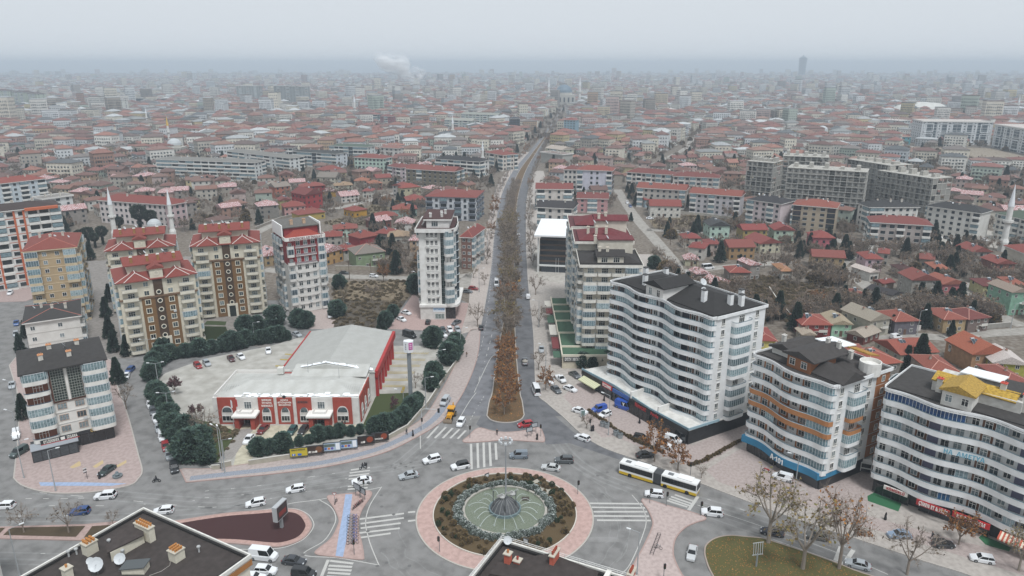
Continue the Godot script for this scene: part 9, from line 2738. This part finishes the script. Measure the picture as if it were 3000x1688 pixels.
		match k:
			0:
				lettering(o,"PARK ET DEVAM ET",.32,V(-.1,2.55,.08),0,mat("26282c",.6),false,3.2)
				part(o,"print",N().bx(-1.6,-.8,1.05,1.6,.06,.09).bx(-.3,.6,1.05,1.6,.06,.09),mat("2a5fb0",.6))
				lettering(o,"P",.4,V(-1.2,1.32,.11),0,mat("e8e8e6",.6))
			1,4,5:
				lettering(o,["","75₺ 250₺","","","35₺","ETLİEKMEK"][k],.4,V(-.8,1.4,.08),0,mat("e0dcd4",.6))
				part(o,"print",N().lathe([Vector2(.8,0),Vector2(0,.03)],14,V(0,0,0)),mat("8a5a38" if k == 1 else "a2492a",.7,"snowy",.8),V(.9,2.0,.06),0,V(1,1,1)).rotation.x = PI/2
			_:
				part(o,"print",N().bx(.9,1.8,1.1,2.8,.06,.09),mat("dfe2e4",.6))
				for j in 3:
					part(o,"print",N().lathe([Vector2(.32,0),Vector2(0,.03)],12),mat(["3a5fa8","c0743a","5a4a9a"][j],.6),V(-1.5+j*.75,1.5,.06)).rotation.x = PI/2
				part(o,"print",N().bx(-1.8,.7,1.95,2.7,.06,.08),mat("6f7f78",.7,"snowy",.7))
		k += 1
	# advertising pylon, station pylon, sign frames
	var ad := thing("advertising_pylon","double sided advertising board on a steel post in the mulch","billboard",V(-46.8,0,-127.5),1.28)
	part(ad,"post",N().bx(-.25,.25,.2,3.2,-.3,.3),mat("8b8d8e",.5))
	part(ad,"case",N().bx(-1.9,1.9,2.6,5.9,-.5,.5),mat("a9abac",.5))
	for s in [-1.0,1.0]:
		var po := part(ad,"poster",N().bx(-1.7,1.7,2.8,5.7,s*.52-.02,s*.52+.02),mat("4a3a3a",.6,"snowy",2.0))
		part(po,"print",N().bx(-1.2,1.2,3.4,4.4,s*.55-.01,s*.55+.01),mat("9a3a34",.6,"snowy",.9))
	var py := thing("pylon_sign","tall grey column with a white and pink box sign in the station yard","pylon sign",V(-28.3,0,-186))
	part(py,"column",N().bx(-.5,.5,0,15.0,-.5,.5),mat("7f8588",.5,"streak",4.0))
	var bxx := part(py,"sign_box",N().prism(pl([-1.3,.6,0,1.2,1.3,.6,1.3,-.6,0,-1.2,-1.3,-.6]),15.0,18.2,true),mat("d9dadb",.5))
	part(bxx,"pink_panel",N().box(V(.68,16.9,.95),V(1.1,2.0,.06),Basis(Vector3.UP,.43)),mat("b0488c",.5))
	for i in 3:
		part(bxx,"print",N().box(V(.68,17.4-i*.5,1.0),V(.6,.12,.06),Basis(Vector3.UP,.43)),mat("e4dfe3",.5))
	for i in 4:
		part(bxx,"print",N().box(V(-.65,17.5-i*.5,.95),V(.22,.22,.06),Basis(Vector3.UP,-.43)),mat("4a3f52",.5))
	var sf := thing("sign_frame","empty steel sign frame on the grass island","sign frame",V(45.8,0,-115.5),.2)
	part(sf,"post",N().tube(Vector3.ZERO,V(0,3.0,0),.18,.15,7),mat("7f8486",.5))
	for s in [-.9,-.45,0.0,.45,.9]:
		part(sf,"rail",N().box(V(s,4.0,0),V(.09,2.6,.09),Basis(Vector3.RIGHT,-.1)),mat("a9acad",.5))
	part(sf,"crossbar",N().bx(-1.1,1.1,2.7,2.82,-.05,.05).bx(-1.1,1.1,5.2,5.3,-.2,-.1),mat("a9acad",.5))
	board(V(-33.6,0,-138.4),-.7,2.0,1.2,2.2,"9ea2a4","direction_sign","left grey backed direction sign on the bicycle island","road sign")
	board(V(-32.4,0,-137.8),-.7,2.0,1.2,1.6,"9ea2a4","direction_sign","right grey backed direction sign on the bicycle island","road sign")
	board(V(4.4,0,-165.3),.5,1.6,1.0,1.8,"a9adb0","direction_sign","left grey sign on the crossing island","road sign")
	board(V(5.7,0,-167.3),.5,1.6,1.0,2.0,"a9adb0","direction_sign","right grey sign on the crossing island","road sign")
	board(V(-5.7,0,-145.5),.7,.9,.8,.8,"d5d7d7","garden_notice","white notice at the top of the garden","notice")
	board(V(2.7,0,-121.8),-.6,1.0,.8,.8,"d5d7d7","garden_notice","white notice behind the lower roof","notice")
	var yi := thing("yield_sign","red edged triangle sign on the bicycle island","road sign",V(-37.9,0,-135.8))
	part(yi,"post",N().tube(Vector3.ZERO,V(0,2.2,0),.05,.05,5),mat("7f8486",.5))
	part(yi,"plate",plate(pl([-.5,2.9,.5,2.9,0,2.1]),-.03,.0),mat("a23230",.5))
	part(yi,"face",plate(pl([-.36,2.83,.36,2.83,0,2.27]),.0,.02),mat("dcdcda",.5))
	# bicycles
	for i in 10:
		var t := i/9.0
		var p := (V(-33.4,0,-131)).lerp(V(-31.7,0,-122),t)
		bicycle(p+V(0,.14,0),.1+rng.randf_range(-.1,.1),"8a8f94","grey bicycle in the left rank of the island stand, %s from the top" % ordinal(i))
	for i in 8:
		var p := (V(-32.6,0,-130.6)).lerp(V(-30.9,0,-122.3),i/7.0)
		bicycle(p+V(0,.14,0),.1+rng.randf_range(-.1,.1),"3558a0","blue hire bicycle in the right rank of the island stand, %s from the top" % ordinal(i))
	for i in 6:
		bicycle((V(-33.4,0,-134.1)).lerp(V(-32.3,0,-136.2),i/5.0)+V(0,.14,0),1.0+rng.randf_range(-.15,.15),["2b2c2e","8a2a2c","3a3c40"][i % 3],"dark bicycle in the upper stand, %s from the left" % ordinal(i))
	bicycle(V(-38,0,-136.2)+V(.2,.14,0),1.4,"2b2c2e","black bicycle chained to the triangle sign")
	bicycle(V(28.4,0,-120.7)+V(0,.14,0),-.5,"6a6d70","lone bicycle at the empty rack")
	var rack := thing("bicycle_rack","long black bicycle rack on the right pink island","bicycle rack",V(26.8,0,-118.9)+V(0,.13,0),heading(V(26.8,0,-118.9),V(29.4,0,-125)))
	for i in 14:
		part(rack,"hoop",N().tube(V(i*.52,0,-.3),V(i*.52,.55,-.3),.03,.03,4).tube(V(i*.52,.55,-.3),V(i*.52,.55,.3),.03,.03,4).tube(V(i*.52,.55,.3),V(i*.52,0,.3),.03,.03,4),mat("26272a",.5))
	part(rack,"rail",N().tube(V(-.2,.06,-.3),V(7.1,.06,-.3),.03,.03,4).tube(V(-.2,.06,.3),V(7.1,.06,.3),.03,.03,4),mat("26272a",.5))
	# litter domes, planted strips, tank, kiosk and market
	for q in [[V(23.6,0,-171.1),"upper litter container on the right pavement"],[V(24.6,0,-170.4),"second litter container on the right pavement"],[V(26.4,0,-166.2),"third litter container on the right pavement"],[V(27.3,0,-164.9),"lowest litter container on the right pavement"]]:
		var o := thing("litter_container",q[1],"litter bin",q[0]+V(0,.13,0))
		part(o,"drum",N().lathe([Vector2(.65,0),Vector2(.75,1.1)],14),mat("8d9294",.5))
		part(o,"lid",N().lathe([Vector2(.78,1.1),Vector2(.7,1.3),Vector2(.35,1.45),Vector2(.3,1.4)],14),mat("5c6163",.5))
	for q in [[pl([20.9,-179.3,23.9,-174.4,27.1,-168.3,31,-163.2,36.9,-157.2]),"clipped strip between pavement and car park"],[pl([41.9,-151.5,45.6,-153.6,49.3,-156.6,53.2,-160,60.2,-165.6]),"clipped strip on the corner between the wavy blocks"]]:
		for p in along(q[0],1.0,.12):
			plant("strip_shrub",bushes[rng.randi() % 3],V(p.x,.1,p.y),rng.randf_range(.4,.6),"low brown shrub in the %s" % q[1],"shrub",q[1])
	var tank := thing("gas_tank","white cylindrical tank lying by the round conifers","tank",V(-22.7,0,-226)+V(0,1.2,0),.2)
	var tb := part(tank,"vessel",N().lathe([Vector2(0,-2.2),Vector2(.6,-2.1),Vector2(.9,-1.8),Vector2(.9,1.8),Vector2(.6,2.1),Vector2(0,2.2)],14),mat("d8d8d4",.5))
	tb.rotation.z = PI/2
	part(tank,"cradle",N().bx(-1.4,-1.1,-1.2,-.6,-.6,.6).bx(1.1,1.4,-1.2,-.6,-.6,.6),mat("6d7072",.7))
	part(tank,"mark",N().box(V(-1.2,.1,.92),V(.4,.4,.04),Basis(Vector3.BACK,.78)),mat("c9b02a",.6))
	for i in 5:
		var o := thing("market_stall","market stall with %s canopy before the green terraces, %s from the office" % [["dark green","dark green","dark green","red and white","grey"][i],ordinal(i)],"market stall",[V(17.3,0,-266.7),V(17.3,0,-256.8),V(16.9,0,-249.8),V(17.5,0,-218.8),V(16.8,0,-236.1)][i]+V(0,.13,0))
		part(o,"canopy",N().box(V(0,2.4,0),V(3.4,.08,2.2),Basis(Vector3.RIGHT,.12)),mat(["2f4a3a","2f4a3a","34503f","a8423f","6d7072"][i],.8))
		for s in [[-1.5,-.9],[1.5,-.9],[-1.5,.9],[1.5,.9]]:
			part(o,"leg",N().tube(V(s[0],0,s[1]),V(s[0],2.4,s[1]),.04,.04,4),mat("8d9092",.5))
		part(o,"counter",N().bx(-1.3,1.3,.6,.9,-.6,.6),mat(["6a4a3c","4c5a66","8a7a5c"][i % 3],.8,"snowy",.6))
	var bin := thing("billboard","small lit style poster stand by the planted strip","poster stand",V(18.9,0,-176)+V(0,.13,0),.3)
	part(bin,"case",N().bx(-.6,.6,.4,2.2,-.12,.12),mat("c3c8cb",.5))
	part(bin,"poster",N().bx(-.5,.5,.55,2.05,.12,.14),mat("7d9a9a",.6,"snowy",.7))
	# flag poles before the fire station
	for q in [[V(-71.8,0,-169.4),"left flag pole before the fire station","c9cacb"],[V(-70.8,0,-170.1),"right flag pole with red flag before the fire station","a82a2c"]]:
		var o := thing("flag_pole",q[1],"flag pole",q[0])
		part(o,"pole",N().tube(Vector3.ZERO,V(0,8.5,0),.06,.04,5),mat("c4c6c7",.4))
		part(o,"flag",N().bx(.03,.1,6.3,8.3,-.25,.25).bx(.1,.3,6.2,8.0,-.1,.1),mat(q[2],.8))
	# utility poles among the houses
	k = 0
	var up := [V(82.2,0,-419.4),V(84.5,0,-409.7),V(83.1,0,-372.4),V(83.9,0,-319.9),V(125.6,0,-403.5),V(126,0,-338),V(83.1,0,-317.5),V(164.2,0,-351.8),V(155.9,0,-297.2),V(180.3,0,-325.6),V(202.5,0,-318.9),V(196.8,0,-298.6),V(-71.4,0,-307.5),V(-62.9,0,-313.1),V(-57.7,0,-344.3),V(-89.5,0,-381.8),V(-95.6,0,-487.8),V(-87.3,0,-487.8),V(-89.3,0,-381.2)]
	up.sort_custom(func(a,b): return a.x < b.x)
	for q in up:
		var o := thing("utility_pole","wooden utility pole among the houses, %s from the left" % ordinal(k),"utility pole",q,rng.randf())
		part(o,"pole",N().tube(Vector3.ZERO,V(0,8.5,0),.13,.1,6),mat("5a4a3e",.9))
		part(o,"crossarm",N().bx(-.8,.8,7.8,7.95,-.06,.06),mat("5a4a3e",.9))
		k += 1
	wall_along(pl([106.9,-290.1,104,-270.1,103.2,-255.4]),2.0,"9c8560","crumbling tan garden wall through the orchard",0)
	wall_along(pl([137.3,-241.7,145.1,-243.2]),1.8,"cfc9c4","white garden wall beside the dark fir",0)
	wall_along(pl([161.6,-242.7,179.4,-246.8]),1.8,"8f8b84","grey garden wall at the street bend",0)
	wall_along(pl([106.6,-456.7,120.2,-451,140.5,-432.9]),1.4,"aaa59c","long pale wall before the grey gabled blocks",0)
	wall_along(pl([-147,-410,-141.3,-438.1,-129.8,-459,-112.1,-464.5]),1.6,"8d857c","long field wall behind the red and white tower",0)
	wall_along(pl([-81.2,-322.9,-69.3,-322.9,-54,-318.9]),2.0,"a09788","street wall below the green house",0)
	# people
	k = 0
	for q in [[V(25.8,0,-186.2),"2b2b2d","person in dark clothes walking near the pharmacy vans","robe"],[V(33.5,0,-172.8),"1f1f21","woman in a long black coat crossing the car park","robe"],[V(20.5,0,-168.4),"26262a","left one of two women in dark coats by the traffic light","robe"],[V(20.9,0,-168.5),"1f1f22","right one of two women in dark coats by the traffic light","robe"],[V(-3.8,0,-166.3),"2f2c2c","person in dark clothes walking on the crossing island","walk"],[V(6.3,0,-164),"1d1d1f","woman in a long black coat at the island's right tip","robe"],[V(-26.8,0,-166.6),"4a4a4c","left pedestrian by the station wall","walk"],[V(-25.1,0,-165.8),"1f1f22","right pedestrian in black by the station wall","robe"],[V(25.8,0,-185.8),"26262a","person in dark clothes before the pharmacy","walk"],[V(33.5,0,-172.7),"1b1b1d","woman in a long black coat on the shop forecourt","robe"],[V(77.2,0,-130.2),"1d1d20","person in a long black coat before the green mat","robe"],[V(83.3,0,-123.8),"2a2d33","man in dark clothes striding along the lower pavement","walk"],[V(68.2,0,-124.5),"4a4440","left one of two walkers under the reddish tree","walk"],[V(68.8,0,-124.5),"38383c","right one of two walkers under the reddish tree","stand"],[V(-44.2,0,-171.2),"26262a","left man standing by the fire station's right arch","stand"],[V(-43.5,0,-171.3),"222226","right man standing by the fire station's right arch","stand"],[V(2,0,-262.5),"2c3542","pedestrian crossing the avenue's dark lane","walk"],[V(14.8,0,-260),"5a3a36","shopper in red brown by the first stalls","walk"],[V(13.8,0,-229.4),"1d1d20","woman in black before the terrace shops","robe"],[V(9.2,0,-199),"26262a","walker on the kerb near the white minibus","walk"],[V(-14.6,0,-218.4),"6a5038","child in yellow brown on the left pavement","walk"],[V(-93.8,0,-145.9),"1f1f22","figure in black beside the green saloon","robe"],[V(14.9,0,-224.3),"3a2a2c","shopper at the clothes rails, left","stand"],[V(15.7,0,-222.5),"2b2b33","shopper at the clothes rails, middle","stand"],[V(17.3,0,-223.1),"453034","shopper at the clothes rails, right","walk"],[V(16.2,0,-213),"2b2b2d","stall keeper beside the red canopy","stand"]]:
		var g := ground_at(q[0])
		person(q[0]+V(0,g,0),rng.randf()*TAU,q[1],["26282e","2f2b28","33363c"][k % 3],q[2],q[3])
		k += 1
	for q in [[pl([77.6,-138.9,80.3,-140.6,83.6,-136,81.4,-133.1,76.8,-137]),"green turf mat before the first shop of the right block"],[pl([92.9,-124.2,94.1,-125.1,97.3,-121,96.1,-119.9,92.9,-122]),"green turf mat under the striped awning"]]:
		var o := thing("turf_mat",q[1],"mat")
		part(o,"mat",N().prism(q[0],.13,.17),mat("2f6a45",.95,"grain",1.5))
	# small things on the restaurant forecourt
	var mill := thing("stone_fountain","small round stone fountain on the restaurant forecourt","fountain",V(-90.1,0,-146.6)+V(0,.13,0))
	part(mill,"basin",N().lathe([Vector2(1.0,0),Vector2(1.1,.5),Vector2(.9,.5),Vector2(.85,.3),Vector2(0,.3)],14),mat("7d8487",.8,"grain",1.0))
	part(mill,"jug",N().lathe([Vector2(.3,.3),Vector2(.55,.7),Vector2(.3,1.1),Vector2(.35,1.3),Vector2(0,1.3)],12),mat("6b7478",.7))
	var sp := thing("signpost","black and white arrow signpost on the restaurant forecourt","signpost",V(-96.6,0,-145.9)+V(0,.13,0))
	part(sp,"post",N().tube(Vector3.ZERO,V(0,2.8,0),.05,.05,5),mat("2b2c2e",.5))
	for i in 4:
		part(sp,"arrow",N().box(V(-.2,1.6+i*.35,.05),V(.9,.2,.05),Basis(Vector3.BACK,.4)),mat(["26272a","c9c9c6"][i % 2],.5))
	# smoke over the far quarter
	var puff := mat("f4f4f4",.95)
	puff.transparency = BaseMaterial3D.TRANSPARENCY_ALPHA
	puff.albedo_color.a = .16
	var so := Node3D.new()
	so.name = "smoke"
	tag(so,"pale smoke plume drifting left over the far quarter","","","stuff")
	add_child(so)
	for i in 46:
		var t := i/45.0
		var r := lerpf(9,34,t)*rng.randf_range(.6,1.2)
		var pr := []
		for j in 9:
			var a := PI*j/8
			pr.append(Vector2(sin(a)*r*rng.randf_range(.85,1.15),-cos(a)*r*.8))
		part(so,"puff",N().lathe(pr,14),puff,V(-345-130*t+rng.randfn()*22,26+85*pow(t,.8)+rng.randfn()*9,-2900+rng.randfn()*25),rng.randf()*TAU)
func _ready() -> void:
	rng.seed = 20
	textures()
	sky_and_camera()
	ground_and_roads()
	corner_block()
	for q in [[V(-123.6,24.8,-218.6),V(-104,24.8,-230.5),"beige tower with brown centre strip nearest to the hedged car park",8],[V(-115.3,27.7,-255.3),V(-94.6,27.7,-262.4),"beige tower with brown centre strip beside the red and white tower",9],[V(-149.2,24.8,-260.2),V(-128,24.8,-269.3),"beige tower half hidden behind its twin, in front of the minarets",8]]:
		beige_tower(V(q[0].x,0,q[0].z),heading(q[0],q[1]),q[2],q[3])
	red_tower()
	round_tower()
	fire_station()
	terrace_blocks()
	modern_office()
	big_waves()
	near_roofs()
	for q in [[-58,-185,"fire station"],[-1.5,-133,"fountain"],[-105,-170,"restaurant block"],[-112,-232,"nearest beige tower"],[-108,-280,"second beige tower"],[-77,-275,"red and white tower"],[-28,-266,"round tower"],[18,-330,"white roofed office"],[30,-245,"cream row"],[45,-185,"tallest wavy block"],[66,-155,"blue banded block"],[95,-140,"yellow patched block"]]:
		landmarks.append([Vector2(q[0],q[1]),q[2]])
	old_quarter()
	scattered_houses()
	far_city()
	nature()
	city_trees()
	weeds()
	traffic()
	street()
	finish_labels()
